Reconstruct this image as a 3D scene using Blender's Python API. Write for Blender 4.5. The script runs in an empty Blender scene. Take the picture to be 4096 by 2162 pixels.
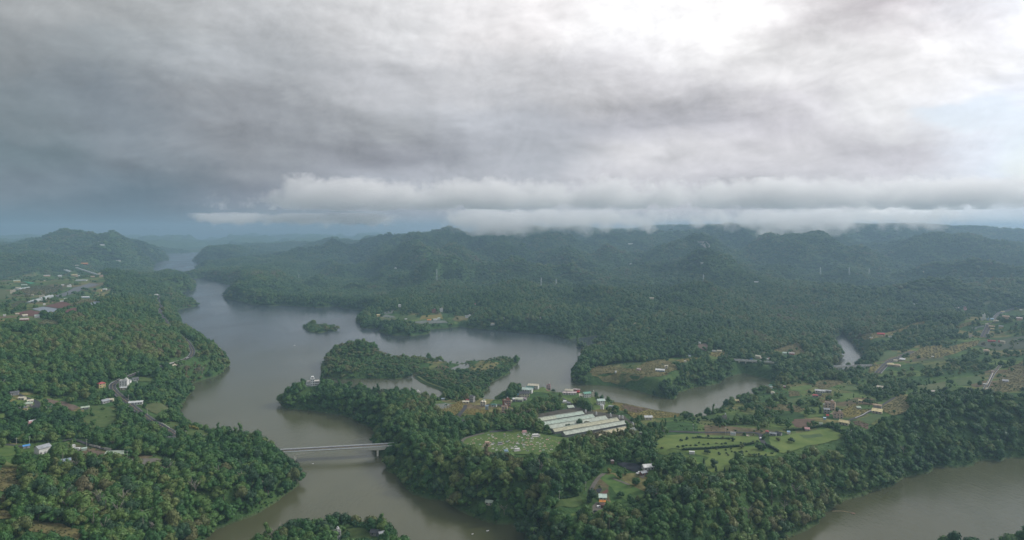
import bpy, math, random
import mathutils
import numpy as np

CAMH = 270.0
# ---------------------------------------------------------------- camera, sky, sun, exposure
SC = bpy.context.scene
COL = SC.collection
cam = bpy.data.cameras.new('camera'); cam_ob = bpy.data.objects.new('camera', cam); COL.objects.link(cam_ob)
cam_ob.location = (0, 0, CAMH); cam_ob.rotation_euler = (math.pi / 2, 0, 0)
cam.sensor_width = 36.0; cam.lens = 36.0 * 2703 / 4096; cam.shift_y = -161 / 4096
cam.clip_start = 1.0; cam.clip_end = 60000
SC.camera = cam_ob
SC.view_settings.view_transform = 'Standard'; SC.view_settings.look = 'None'
SC.view_settings.exposure = 0.26; SC.view_settings.gamma = 1.0; SC.view_settings.use_curve_mapping = False
SC.cycles.max_bounces = 5; SC.cycles.diffuse_bounces = 2; SC.cycles.glossy_bounces = 2
SC.cycles.volume_bounces = 3; SC.cycles.volume_step_rate = 0.12; SC.cycles.volume_max_steps = 512; SC.cycles.transparent_max_bounces = 4
SC.cycles.use_denoising = True
SUN_AZ, SUN_EL = math.radians(72), math.radians(36)      # from north (the view axis) towards the east (right)

class NT:
    """short-hand for building node trees"""
    def __init__(s, tree): s.t = tree; s.n = tree.nodes; s.l = tree.links
    def new(s, kind, **kw):
        n = s.n.new(kind)
        for k, v in kw.items(): setattr(n, k, v)
        return n
    def put(s, sock, v):
        if hasattr(v, 'is_output') or isinstance(v, bpy.types.NodeSocket): s.l.new(v, sock)
        else: sock.default_value = v
    def m(s, op, a, b=None, c=None, clamp=False):
        n = s.new('ShaderNodeMath', operation=op, use_clamp=clamp); s.put(n.inputs[0], a)
        if b is not None: s.put(n.inputs[1], b)
        if c is not None: s.put(n.inputs[2], c)
        return n.outputs[0]
    def noise(s, vec, scale, detail=4, rough=0.5, dist=0.0, dim='3D'):
        n = s.new('ShaderNodeTexNoise', noise_dimensions=dim)
        if vec is not None: s.l.new(vec, n.inputs['Vector'])
        n.inputs['Scale'].default_value = scale; n.inputs['Detail'].default_value = detail
        n.inputs['Roughness'].default_value = rough; n.inputs['Distortion'].default_value = dist
        return n.outputs['Fac']
    def mix(s, f, a, b, kind='RGBA', blend='MIX'):
        n = s.new('ShaderNodeMix', data_type=kind, blend_type=blend)
        i = {'RGBA': (0, 6, 7, 2), 'FLOAT': (0, 2, 3, 0)}[kind]
        for k, v in zip(i[:3], (f, a, b)):
            if isinstance(v, tuple) and len(v) == 3: v = v + (1,)
            s.put(n.inputs[k], v)
        return n.outputs[i[3]]
    def ramp(s, f, stops, interp='LINEAR'):
        n = s.new('ShaderNodeValToRGB'); r = n.color_ramp; r.interpolation = interp
        while len(r.elements) < len(stops): r.elements.new(0.5)
        for e, (p, c) in zip(r.elements, stops):
            e.position = p; e.color = tuple(c) + (1,) if len(c) == 3 else c
        s.put(n.inputs[0], f); return n.outputs[0]
    def rng(s, v, a, b, c=0.0, d=1.0, smooth=True):
        n = s.new('ShaderNodeMapRange', interpolation_type='SMOOTHSTEP' if smooth else 'LINEAR')
        s.put(n.inputs[0], v)
        for k, q in zip((1, 2, 3, 4), (a, b, c, d)): n.inputs[k].default_value = q
        return n.outputs[0]
    def comb(s, x, y, z=0.0):
        n = s.new('ShaderNodeCombineXYZ')
        for k, v in zip((0, 1, 2), (x, y, z)): s.put(n.inputs[k], v)
        return n.outputs[0]

# brightness and tint of the cloud deck as seen round the sky: rows of elevation, columns of azimuth (radians); outside the
# rows and columns the edge values simply run on
SKY_AZ = (-0.66, -0.517, -0.362, -0.187, 0.0, 0.187, 0.362, 0.517, 0.66)
SKY_ROWS = [
 (-0.010, ((92,112,122),(92,112,125),(100,118,132),(125,135,147),(168,168,176),(183,181,186),(190,188,190),(206,206,208),(206,213,221))),
 (0.014, ((95,112,122),(95,110,122),(132,140,147),(160,163,170),(172,171,177),(188,186,190),(197,195,197),(230,227,224),(218,223,228))),
 (0.050, ((112,122,130),(98,112,122),(135,138,147),(168,170,177),(186,186,191),(200,197,201),(197,194,199),(222,220,222),(222,228,238))),
 (0.100, ((108,121,127),(131,139,146),(145,148,153),(150,151,158),(165,167,173),(201,199,201),(216,213,216),(206,203,208),(225,232,242))),
 (0.156, ((118,127,132),(121,129,136),(148,151,156),(163,165,169),(170,172,178),(183,182,188),(200,197,202),(228,227,228),(232,236,247))),
 (0.215, ((134,139,142),(139,145,149),(164,167,171),(180,181,185),(196,196,199),(208,206,209),(231,229,230),(236,234,235),(250,250,253))),
 (0.285, ((150,153,155),(160,163,165),(185,187,190),(206,206,208),(226,223,224),(242,241,242),(246,244,244),(212,206,210),(240,243,250))),
 (0.36, ((160,163,164),(172,174,176),(198,199,201),(218,217,218),(236,233,234),(248,247,247),(246,244,245),(215,210,214),(238,240,247))),
]
# separate darker and brighter cloud masses: azimuth, elevation, half sizes, tilt, change of brightness
SKY_MASSES = [(-0.31, 0.122, 0.15, 0.020, -0.12, -0.24), (0.166, 0.186, 0.22, 0.028, -0.10, -0.20), (-0.11, 0.172, 0.13, 0.022, -0.1, 0.10), (0.462, 0.105, 0.11, 0.019, 0.05, -0.20), (0.336, 0.070, 0.07, 0.011, 0.0, -0.16),
 (0.104, 0.114, 0.07, 0.011, -0.05, -0.18), (0.236, 0.097, 0.025, 0.006, 0.0, -0.14), (-0.50, 0.080, 0.18, 0.013, -0.15, -0.20), (-0.61, 0.050, 0.09, 0.018, 0.2, 0.20), (0.447, 0.272, 0.14, 0.028, 0.35, -0.22),
 (0.548, 0.022, 0.06, 0.011, 0.0, 0.28), (-0.385, 0.014, 0.045, 0.011, 0.2, 0.30), (-0.30, 0.045, 0.045, 0.013, 0.2, 0.20), (-0.45, 0.190, 0.20, 0.022, -0.08, -0.12), (0.02, 0.075, 0.12, 0.016, 0.0, 0.07), (0.26, 0.135, 0.10, 0.014, 0.05, 0.10)]
def build_sky():
    w = bpy.data.worlds.new('World'); SC.world = w; w.use_nodes = True
    k = NT(w.node_tree); k.n.clear()
    out = k.new('ShaderNodeOutputWorld')
    sky = k.new('ShaderNodeTexSky', sky_type='NISHITA', sun_disc=False)
    sky.sun_elevation = SUN_EL; sky.sun_rotation = SUN_AZ; sky.altitude = 400; sky.air_density = 1.0; sky.dust_density = 2.0
    gen = k.new('ShaderNodeTexCoord').outputs['Generated']
    sp = k.new('ShaderNodeSeparateXYZ'); k.l.new(gen, sp.inputs[0]); X, Y, Z = sp.outputs
    az0 = k.m('ARCTAN2', X, Y); el0 = k.m('ARCSINE', Z)
    zc = k.m('ADD', k.m('MAXIMUM', Z, 0.0), 0.10)
    P = k.comb(k.m('DIVIDE', X, zc), k.m('DIVIDE', Y, zc), 0.0)                       # plan position on a cloud sheet seen in perspective
    D = k.comb(az0, k.m('MULTIPLY', el0, 2.0), 0.7); D2 = k.comb(az0, k.m('MULTIPLY', el0, 2.3), 5.3)
    # cloud thickness and its lit side: the difference of the same noise a little way towards the light
    def relief(sc, ex, seed, det, step, rough=0.56):
        a = k.noise(k.comb(az0, k.m('MULTIPLY', el0, ex), seed), sc, det, rough, 0.35)
        b = k.noise(k.comb(k.m('ADD', az0, step), k.m('MULTIPLY_ADD', el0, ex, step * 1.1), seed), sc, det, rough, 0.35)
        return a, k.m('SUBTRACT', a, b)
    n_mid, s_mid = relief(4.8, 1.7, 0.7, 8, 0.016, 0.60); n_fine, s_fine = relief(12.0, 1.5, 5.3, 8, 0.008, 0.64)
    n_fold = k.noise(P, 0.95, 8, 0.60, 0.9); n_big, s_big = relief(2.5, 1.9, 3.9, 5, 0.032, 0.52)
    w1 = k.m('SUBTRACT', k.noise(D, 4.0, 6, 0.58), 0.5); w2 = k.m('SUBTRACT', k.noise(D2, 5.0, 6, 0.58), 0.5)
    az = k.m('MULTIPLY_ADD', w1, 0.26, az0); el = k.m('MULTIPLY_ADD', w2, k.rng(el0, 0.0, 0.12, 0.05, 0.13), el0)
    t = k.m('MULTIPLY_ADD', az, 1 / 1.4, 0.5)
    lin = lambda v: ((v / 255 + 0.055) / 1.055) ** 2.4
    rows = [k.ramp(t, [((a + 0.7) / 1.4, tuple(lin(v) for v in c)) for a, c in zip(SKY_AZ, cs)], 'EASE') for _, cs in SKY_ROWS]
    col = rows[0]
    for (e0, _), (e1, _), r_ in zip(SKY_ROWS[:-1], SKY_ROWS[1:], rows[1:]): col = k.mix(k.rng(el, e0, e1), col, r_)
    # towards the zenith and behind, the deck evens out to a plain overcast
    g = 1.0
    c5 = lambda v, w: k.m('MULTIPLY', k.m('SUBTRACT', v, 0.5), w)
    var = k.m('ADD', c5(n_fold, 0.16), k.m('ADD', c5(n_mid, 0.36), k.m('ADD', c5(n_fine, 0.24), c5(n_big, 0.34))))
    var = k.m('MULTIPLY_ADD', s_big, 0.75, var); var = k.m('ADD', var, k.m('ADD', k.m('MULTIPLY', s_mid, 0.60), k.m('MULTIPLY', s_fine, 0.36)))
    gain = k.m('ADD', 0.99, var)
    ar = k.m('MULTIPLY_ADD', w1, 0.20, az0); er = k.m('MULTIPLY_ADD', w2, 0.055, el0)
    for a, e, ra, re, rot, amt in SKY_MASSES:
        dx = k.m('SUBTRACT', ar, a); dy = k.m('SUBTRACT', er, e); cs, sn = math.cos(rot), math.sin(rot)
        u = k.m('MULTIPLY_ADD', dx, cs / ra, k.m('MULTIPLY', dy, sn / ra)); v = k.m('MULTIPLY_ADD', dy, cs / re, k.m('MULTIPLY', dx, -sn / re))
        gain = k.m('MULTIPLY_ADD', k.m('EXPONENT', k.m('MULTIPLY', k.m('MULTIPLY_ADD', u, u, k.m('MULTIPLY', v, v)), -1.0)), amt, gain)
    hot = k.new('ShaderNodeVectorMath', operation='SCALE'); k.l.new(col, hot.inputs[0]); k.l.new(k.m('MAXIMUM', gain, 0.5), hot.inputs['Scale'])
    gap = 0.0
    for a, e, ra, re in ((0.595, 0.155, 0.060, 0.024), (0.665, 0.085, 0.050, 0.055)):
        dx = k.m('MULTIPLY', k.m('SUBTRACT', az, a), 1 / ra); dy = k.m('MULTIPLY', k.m('SUBTRACT', el, e), 1 / re)
        gap = k.m('ADD', k.m('EXPONENT', k.m('MULTIPLY', k.m('MULTIPLY_ADD', dx, dx, k.m('MULTIPLY', dy, dy)), -1.0)), gap)
    gap = k.rng(k.m('ADD', gap, k.m('MULTIPLY', k.m('SUBTRACT', n_fine, 0.5), 1.6)), 0.25, 1.0)
    b1 = k.new('ShaderNodeBackground'); k.l.new(sky.outputs[0], b1.inputs[0]); b1.inputs[1].default_value = 0.10
    b2 = k.new('ShaderNodeBackground'); k.l.new(hot.outputs[0], b2.inputs[0]); b2.inputs[1].default_value = 1.0
    thin = k.new('ShaderNodeMixShader'); k.l.new(k.m('MULTIPLY', gap, 0.45), thin.inputs[0]); k.l.new(b2.outputs[0], thin.inputs[1]); k.l.new(b1.outputs[0], thin.inputs[2])
    k.l.new(thin.outputs[0], out.inputs['Surface'])
build_sky()
sun = bpy.data.lights.new('sun', 'SUN'); sun.energy = 2.4; sun.angle = math.radians(10); sun.color = (1.0, 0.95, 0.88)
sun_ob = bpy.data.objects.new('sun', sun); COL.objects.link(sun_ob)
sd = mathutils.Vector((math.sin(SUN_AZ) * math.cos(SUN_EL), math.cos(SUN_AZ) * math.cos(SUN_EL), math.sin(SUN_EL)))
sun_ob.rotation_euler = (-sd).to_track_quat('-Z', 'Y').to_euler()
# ---------------------------------------------------------------- plan of the place, metres: east, north of the lookout (and height above the water)
LANDS = [
 [(-4006.9,7763.9),(-3168.5,6237.7),(-2881.3,5446.3),(-2443.5,4561.3),(-2179.0,4183.2),(-2022.0,4054.5),(-1730.8,3632.2),(-1473.5,3143.6),(-1406.2,2978.8),(-1449.4,2919.2),(-1472.8,2862.0),(-1425.2,2785.5),(-1276.9,2602.9),(-1135.9,2430.9),(-1119.1,2400.7),(-1125.3,2266.5),(-1110.4,2218.3),(-1029.2,2079.2),(-913.8,1871.3),(-843.0,1750.1),(-782.1,1656.7),(-732.8,1602.4),(-673.6,1504.8),(-612.9,1438.0),(-581.4,1379.8),(-554.8,1331.8),(-553.5,1307.9),(-546.6,1267.0),(-547.3,1237.0),(-562.0,1188.6),(-557.2,1162.1),(-528.8,1117.6),(-508.6,1047.1),(-502.7,1019.3),(-467.2,954.4),(-416.9,884.5),(-385.8,854.1),(-367.2,854.1),(-330.6,831.2),(-313.3,827.1),(-294.3,820.1),(-274.1,794.8),(-271.2,802.9),(-285.0,809.1),(-268.8,783.1),(-250.1,759.4),(-232.0,732.7),(-224.9,713.4),(-230.4,690.5),(-234.3,665.9),(-243.2,641.9),(-258.9,623.2),(-268.4,609.2),(-267.6,590.0),(-265.5,557.1),(-260.6,486.5),(-251.0,388.2),(-700.0,200.0),(-16000.0,200.0),(-16000.0,18000.0),(-3000.0,18000.0),(-3500.0,9000.0)],
 [(-3253.1,7085.5),(-2738.6,5792.1),(-2526.7,5446.3),(-2246.2,5068.1),(-2192.9,4678.3),(-1934.0,4243.1),(-1920.6,3944.9),(-1788.1,3723.5),(-1714.6,3761.9),(-1557.1,3542.8),(-1307.4,3200.9),(-1225.0,3015.7),(-1192.3,2785.5),(-1139.6,2683.1),(-1002.7,2516.6),(-915.5,2416.6),(-864.7,2385.0),(-829.7,2416.6),(-681.5,2331.7),(-630.9,2385.0),(-550.2,2295.0),(-482.9,2238.7),(-455.4,2178.5),(-458.7,2073.3),(-453.2,2005.0),(-417.0,1857.0),(-356.1,1847.6),(-344.1,1771.4),(-317.5,1733.5),(-257.3,1713.2),(-223.4,1750.1),(-215.2,1829.1),(-173.1,1857.0),(-144.7,1881.0),(-81.6,1838.3),(0.0,1788.8),(71.1,1746.0),(112.3,1725.3),(135.9,1662.4),(180.2,1697.2),(211.3,1725.3),(249.7,1767.1),(219.6,1681.6),(188.6,1583.1),(185.0,1552.8),(211.8,1526.8),(186.5,1504.8),(154.4,1433.8),(141.4,1374.4),(143.5,1351.5),(124.9,1298.6),(117.2,1262.6),(110.0,1198.4),(122.8,1177.1),(152.1,1167.7),(177.7,1160.3),(204.5,1135.0),(228.1,1100.8),(256.0,1078.0),(267.6,1092.5),(277.1,1122.8),(307.6,1154.8),(357.4,1180.9),(377.9,1220.4),(413.8,1254.0),(435.3,1269.2),(444.1,1251.8),(453.9,1230.7),(470.8,1206.3),(489.0,1188.6),(522.3,1194.5),(598.0,1234.9),(608.3,1241.0),(608.5,1242.3),(605.6,1250.6),(611.9,1298.3),(669.1,1398.6),(708.2,1445.9),(737.5,1530.0),(770.3,1625.4),(810.6,1689.4),(2600.0,4500.0),(8000.0,18000.0),(-3600.0,18000.0),(-3300.0,9000.0)],
 [(-369.1,1073.9),(-359.7,1054.6),(-341.3,1019.3),(-290.5,1005.2),(-260.9,988.9),(-231.8,973.1),(-216.8,945.3),(-189.4,919.2),(-178.2,892.2),(-173.1,853.6),(-155.2,810.0),(-143.0,776.4),(-137.6,753.2),(-123.5,741.7),(-110.6,709.9),(-99.9,690.5),(-79.4,675.1),(-65.9,672.0),(-49.4,648.7),(-27.6,627.0),(-16.0,619.5),(0.0,619.5),(9.3,611.7),(10.8,594.8),(15.2,570.2),(39.0,521.3),(100.7,493.1),(174.0,521.3),(239.4,590.0),(261.5,606.7),(282.7,623.2),(292.0,640.2),(309.1,651.6),(318.1,662.9),(334.7,675.1),(359.2,687.2),(370.0,700.4),(398.0,712.0),(405.1,720.4),(428.3,740.2),(463.1,753.2),(479.3,770.7),(502.8,766.6),(528.8,773.9),(539.7,788.1),(561.4,792.4),(571.1,786.4),(587.7,801.1),(607.0,801.1),(709.5,815.4),(870.1,824.6),(3000.0,800.0),(16000.0,1000.0),(16000.0,18000.0),(4000.0,18000.0),(1500.0,3500.0),(849.4,1717.2),(831.3,1643.7),(783.8,1539.7),(737.0,1408.9),(681.9,1333.8),(643.0,1302.0),(652.7,1324.5),(665.0,1319.7),(673.5,1307.9),(666.9,1280.4),(616.6,1232.8),(554.2,1196.4),(519.1,1177.1),(487.5,1164.0),(445.8,1145.4),(417.6,1125.5),(386.5,1083.9),(354.1,1034.7),(323.0,1018.8),(289.7,975.3),(276.5,947.4),(260.8,928.8),(247.4,916.0),(234.3,928.8),(211.9,940.7),(197.7,954.2),(175.7,975.3),(148.1,1003.4),(127.5,1041.2),(110.0,1054.5),(76.1,1054.5),(65.8,1098.2),(45.8,1126.2),(29.0,1089.2),(0.0,1092.6),(-10.3,1075.2),(-18.6,1049.4),(-28.3,1018.6),(-38.4,1049.4),(-54.6,1086.1),(-68.9,1109.1),(-102.4,1129.7),(-105.3,1102.8),(-114.0,1013.6),(-130.0,1024.4),(-152.9,1043.5),(-189.4,1046.7),(-212.6,1070.0),(-242.2,1073.4),(-299.7,1078.6),(-345.9,1064.9),(-360.3,1050.5)],
 [(-376.7,1329.3),(-352.9,1258.3),(-343.1,1234.9),(-307.9,1218.4),(-265.0,1222.5),(-213.7,1218.4),(-188.4,1239.1),(-193.7,1264.8),(-169.6,1280.4),(-137.1,1287.1),(-109.0,1351.5),(-82.7,1371.8),(-85.6,1377.8),(-115.4,1356.7),(-139.1,1372.5),(-198.4,1396.8),(-238.8,1391.3),(-257.6,1395.4),(-267.9,1425.4),(-320.4,1448.0),(-366.7,1419.9),(-383.7,1371.8)],
 [(-172.5,1237.0),(-150.8,1188.6),(-116.4,1143.9),(-102.9,1135.0),(-77.5,1057.7),(-57.5,1086.0),(-52.8,1114.2),(-45.8,1135.0),(-43.2,1179.0),(-14.4,1258.3),(2.0,1329.3),(11.2,1377.0),(0.0,1413.5),(-27.7,1413.5),(-58.8,1383.2),(-95.9,1394.1),(-102.6,1400.8),(-83.3,1356.5),(-82.2,1322.1),(-116.7,1271.4),(-135.5,1271.4),(-166.7,1258.3),(-175.2,1256.1)],
 [(-212.6,553.6),(-206.8,573.4),(-192.0,587.6),(-173.2,592.7),(-153.3,606.7),(-148.9,615.4),(-135.4,599.9),(-106.6,589.1),(-96.6,568.7),(-83.9,555.7),(-80.2,544.6),(-93.6,461.9),(-162.0,461.9),(-223.3,544.6)],
 [(348.4,555.0),(365.3,566.8),(386.3,566.8),(379.4,549.2),(404.9,565.0),(438.1,578.2),(534.4,589.1),(520.3,493.1),(316.5,461.9),(332.9,544.6)],
 [(-579.3,1861.8),(-534.7,1788.8),(-502.1,1767.1),(-496.6,1806.5),(-470.8,1797.6),(-484.4,1857.0),(-526.1,1876.1),(-580.7,1895.6)],
 [(153.6,1549.5),(160.3,1536.4),(171.6,1546.2),(172.5,1569.5),(158.3,1572.9)],
]
CTRL = [
 (-430.8,457.0,60),
 (-366.1,483.1,48),
 (-323.7,500.6,40),
 (-289.6,540.6,26),
 (-366.5,639.9,38),
 (-322.1,697.5,30),
 (-293.0,755.6,24),
 (-488.9,645.2,48),
 (-456.9,706.5,40),
 (-345.0,691.7,32),
 (-617.2,814.6,50),
 (-602.9,906.3,42),
 (-515.5,930.1,36),
 (-472.1,881.3,32),
 (-371.4,837.9,22),
 (-333.4,820.7,18),
 (-698.1,740.5,70),
 (-765.1,1009.8,72),
 (-679.4,1050.6,64),
 (-606.5,1132.2,48),
 (-563.8,1272.0,30),
 (-841.3,892.5,95),
 (-991.7,1308.8,86),
 (-899.7,1315.9,85),
 (-778.5,1316.8,80),
 (-795.8,1538.6,48),
 (-1242.5,1639.8,88),
 (-1136.2,1757.0,88),
 (-1774.9,2342.6,88),
 (-1578.6,2589.2,88),
 (-1017.3,1776.3,86),
 (-1003.9,1874.1,62),
 (-1607.7,1641.1,100),
 (-2172.5,3359.4,96),
 (-1769.8,3303.7,50),
 (-1702.7,3414.3,30),
 (-1191.1,2452.0,16),
 (-3208.9,5200,318.1),
 (-3222.6,5100,298.3),
 (-3555.2,5200,231.5),
 (-3747.5,5200,173.8),
 (-2978.0,5200,260.4),
 (-2910.7,5200,164.2),
 (-3020.6,5600,125.0),
 (-3021.2,5800,91.9),
 (-2910.1,4500,120.2),
 (-3788.4,5000,103.5),
 (-4528.3,5000,140.5),
 (-5127.6,7500,100),
 (-8150.9,9000,136.8),
 (-5792.1,9500,136.4),
 (-5780.2,10500,134.0),
 (-5236.4,10500,106.8),
 (-4459.5,10500,99.1),
 (-4158.4,8600,63.2),
 (-3857.9,11000,99.1),
 (-2637.1,11000,107.2),
 (-2437.7,5500,86.9),
 (-2326.3,6000,125.7),
 (-2159.5,6500,125.7),
 (-1743.4,6300,141.8),
 (-3050.7,7000,62.8),
 (-1698.3,3800,38.0),
 (-1188.8,2900,119.8),
 (-1218.4,3300,157.7),
 (-1084.1,3300,166.2),
 (-925.4,3300,145.5),
 (-743.2,3100,126.6),
 (-946.9,2700,70.2),
 (-747.2,2700,60.2),
 (-1412.9,4400,75),
 (-871.8,4300,147.5),
 (-633.1,4300,190.5),
 (-394.5,4300,211.1),
 (-76.4,4300,222.3),
 (247.4,4400,270.0),
 (959.8,4700,325.6),
 (1725.8,4900,346.1),
 (2362.3,5100,345.5),
 (3100.6,5400,339.9),
 (3736.9,5900,302.7),
 (4337.7,6400,303.1),
 (4598.2,6400,234.5),
 (5152.2,6800,214.7),
 (6350.0,7000,231.2),
 (-296.1,2650,68.0),
 (-430.9,2600,68.0),
 (101.6,2250,70.2),
 (214.4,2300,61.5),
 (690.7,2450,70.6),
 (434.0,1560,33.4),
 (410.5,1350,26.3),
 (241.5,1182.6,25),
 (213.0,1273.5,25),
 (157.0,1205.6,18),
 (276.5,1146.4,24),
 (358.0,1206.7,20),
 (792.5,2250,36.9),
 (1256.5,2750,86.9),
 (1400.5,2800,93.9),
 (1481.3,2800,83.5),
 (2994.7,4900,197.5),
 (1722.5,3000,59.1),
 (990.4,1980,28.3),
 (800.4,1800,16.9),
 (578.6,1419.1,18),
 (476.4,1285.2,18),
 (546.1,1281.4,14),
 (1154.9,2150,39.3),
 (820.9,1507.3,33),
 (808.3,1407.8,20),
 (1018.0,1665.6,42),
 (1143.0,1714.5,48),
 (1389.0,2027.2,60),
 (2197.3,2900,98.3),
 (768.8,1257.9,28),
 (687.3,1228.6,20),
 (598.2,1153.3,14),
 (887.4,1295.2,40),
 (1039.1,1476.8,46),
 (1294.1,1773.8,60),
 (1629.0,2150,79.1),
 (1121.0,1479.5,62),
 (842.4,1111.8,52),
 (1193.7,1315.9,85),
 (721.2,795.0,70),
 (659.8,962.9,42),
 (598.9,979.8,38),
 (511.4,914.2,40),
 (434.5,938.1,34),
 (404.6,992.4,24),
 (306.4,787.2,37),
 (220.0,790.6,36),
 (183.5,898.6,24),
 (352.8,1001.7,18),
 (305.8,970.0,17),
 (235.3,905.9,22),
 (382.2,825.1,38),
 (369.1,749.0,40),
 (442.3,770.4,42),
 (529.5,840.9,46),
 (519.8,779.7,45),
 (603.2,796.1,55),
 (562.0,741.7,45),
 (54.8,973.9,25),
 (4.4,985.8,22),
 (-52.4,957.6,22),
 (-105.6,957.6,22),
 (-194.1,957.6,22),
 (-260.4,1008.6,20),
 (-315.7,1056.1,18),
 (111.6,857.1,29),
 (74.4,797.6,31),
 (133.4,797.6,31),
 (14.4,748.0,32),
 (-69.8,760.6,28),
 (-128.1,773.2,24),
 (-24.8,684.4,32),
 (54.4,728.0,33),
 (173.9,720.8,38),
 (195.9,660.1,38),
 (237.8,712.6,38),
 (125.8,677.2,32),
 (106.2,635.1,28),
 (74.6,573.2,24),
 (32.6,578.9,28),
 (36.6,650.9,34),
 (135.0,559.7,36),
 (202.7,575.6,40),
 (260.2,668.5,40),
 (142.9,513.6,34),
 (-58.3,635.1,28),
 (-148.1,573.6,9),
 (-308.2,1370,34.3),
 (-326.3,1320.3,16),
 (-271.9,1341.1,12),
 (-168.9,1312.2,3),
 (-47.6,1312.2,3),
 (-86.7,1183.1,3),
 (-377.8,1863.6,8),
 (-349.7,1937.2,12),
 (-262.9,1741.9,9),
 (-233.2,1922.1,14),
 (-129.0,1958.7,20),
 (-346.6,2091.5,34),
 (-520.0,1806.5,4),
 (160.2,1535.5,3),
 (378.8,574.6,6),
 (-619.3,2665.6,52.3),
 (-649.8,3092.1,67.9),
 (-674.8,3050.0,134.6),
 (-864.5,3446.5,99.6),
 (-944.0,3937.5,185.5),
 (-942.2,4331.2,134.7),
 (-442.0,2725.5,55.9),
 (-442.5,3161.6,73.3),
 (-491.3,3252.0,102.0),
 (-663.9,3674.8,106.5),
 (-634.9,3744.5,208.0),
 (-607.0,4119.0,140.9),
 (-312.5,2497.5,44.1),
 (-298.2,2897.1,52.8),
 (-332.9,2919.4,121.2),
 (-473.8,3298.9,80.2),
 (-472.2,3562.8,234.5),
 (-432.4,3919.1,117.5),
 (-200.8,2524.7,45.3),
 (-168.0,2928.6,55.2),
 (-200.7,2932.4,143.6),
 (-324.9,3313.6,83.3),
 (-327.5,3766.4,222.4),
 (-268.3,4143.0,120.3),
 (-6.7,2199.8,89.7),
 (48.9,2551.7,67.4),
 (26.2,3256.7,150.6),
 (-79.3,3680.0,98.9),
 (-41.1,3936.2,190.8),
 (50.9,4329.8,134.2),
 (122.7,2153.8,87.2),
 (197.7,2498.4,62.4),
 (206.5,3034.0,152.7),
 (131.8,3428.4,92.5),
 (184.5,3722.7,195.5),
 (293.8,4095.0,128.5),
 (197.7,2189.9,89.2),
 (285.7,2540.3,66.3),
 (289.3,2853.7,136.1),
 (231.5,3224.7,97.6),
 (295.5,3565.4,225.6),
 (412.1,3921.9,132.9),
 (318.1,2164.2,87.8),
 (424.7,2510.5,63.5),
 (504.7,3193.0,102.6),
 (463.6,3608.0,94.0),
 (528.7,3788.1,232.0),
 (674.1,4166.9,129.8),
 (456.2,2033.5,82.0),
 (581.5,2358.8,49.4),
 (742.5,3153.8,115.0),
 (733.6,3563.8,75.7),
 (853.1,3932.4,204.2),
 (1034.4,4325.6,113.5),
 (590.1,2161.8,87.7),
 (740.2,2507.7,63.3),
 (806.8,2839.9,154.5),
 (816.7,3209.1,93.7),
 (983.0,3701.3,190.6),
 (1171.7,4071.4,129.5),
 (984.6,3082.0,158.3),
 (1009.6,3482.7,108.4),
 (1074.6,3570.4,211.6),
 (1269.3,3927.5,142.6),
 (1253.6,3239.4,138.0),
 (1308.3,3660.5,87.5),
 (1403.7,3809.2,232.3),
 (1637.0,4190.1,124.0),
 (1330.5,2895.5,127.5),
 (1406.6,3272.0,85.6),
 (1731.4,3926.1,219.7),
 (2000.4,4318.7,122.3),
 (1476.0,2960.5,114.8),
 (1568.9,3345.3,92.1),
 (1766.9,3680.5,195.5),
 (2033.5,4048.6,128.1),
 (1765.9,3262.4,117.1),
 (1886.4,3686.5,87.0),
 (1870.6,3578.0,198.9),
 (2145.0,3935.7,123.5),
 (1850.8,3002.2,154.1),
 (1991.0,3392.5,101.7),
 (2290.0,3829.5,222.9),
 (2612.5,4212.5,136.6),
 (1949.7,2868.5,164.8),
 (2107.2,3241.4,101.1),
 (2590.1,3917.4,230.4),
 (2944.8,4309.1,136.1),
]
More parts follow.
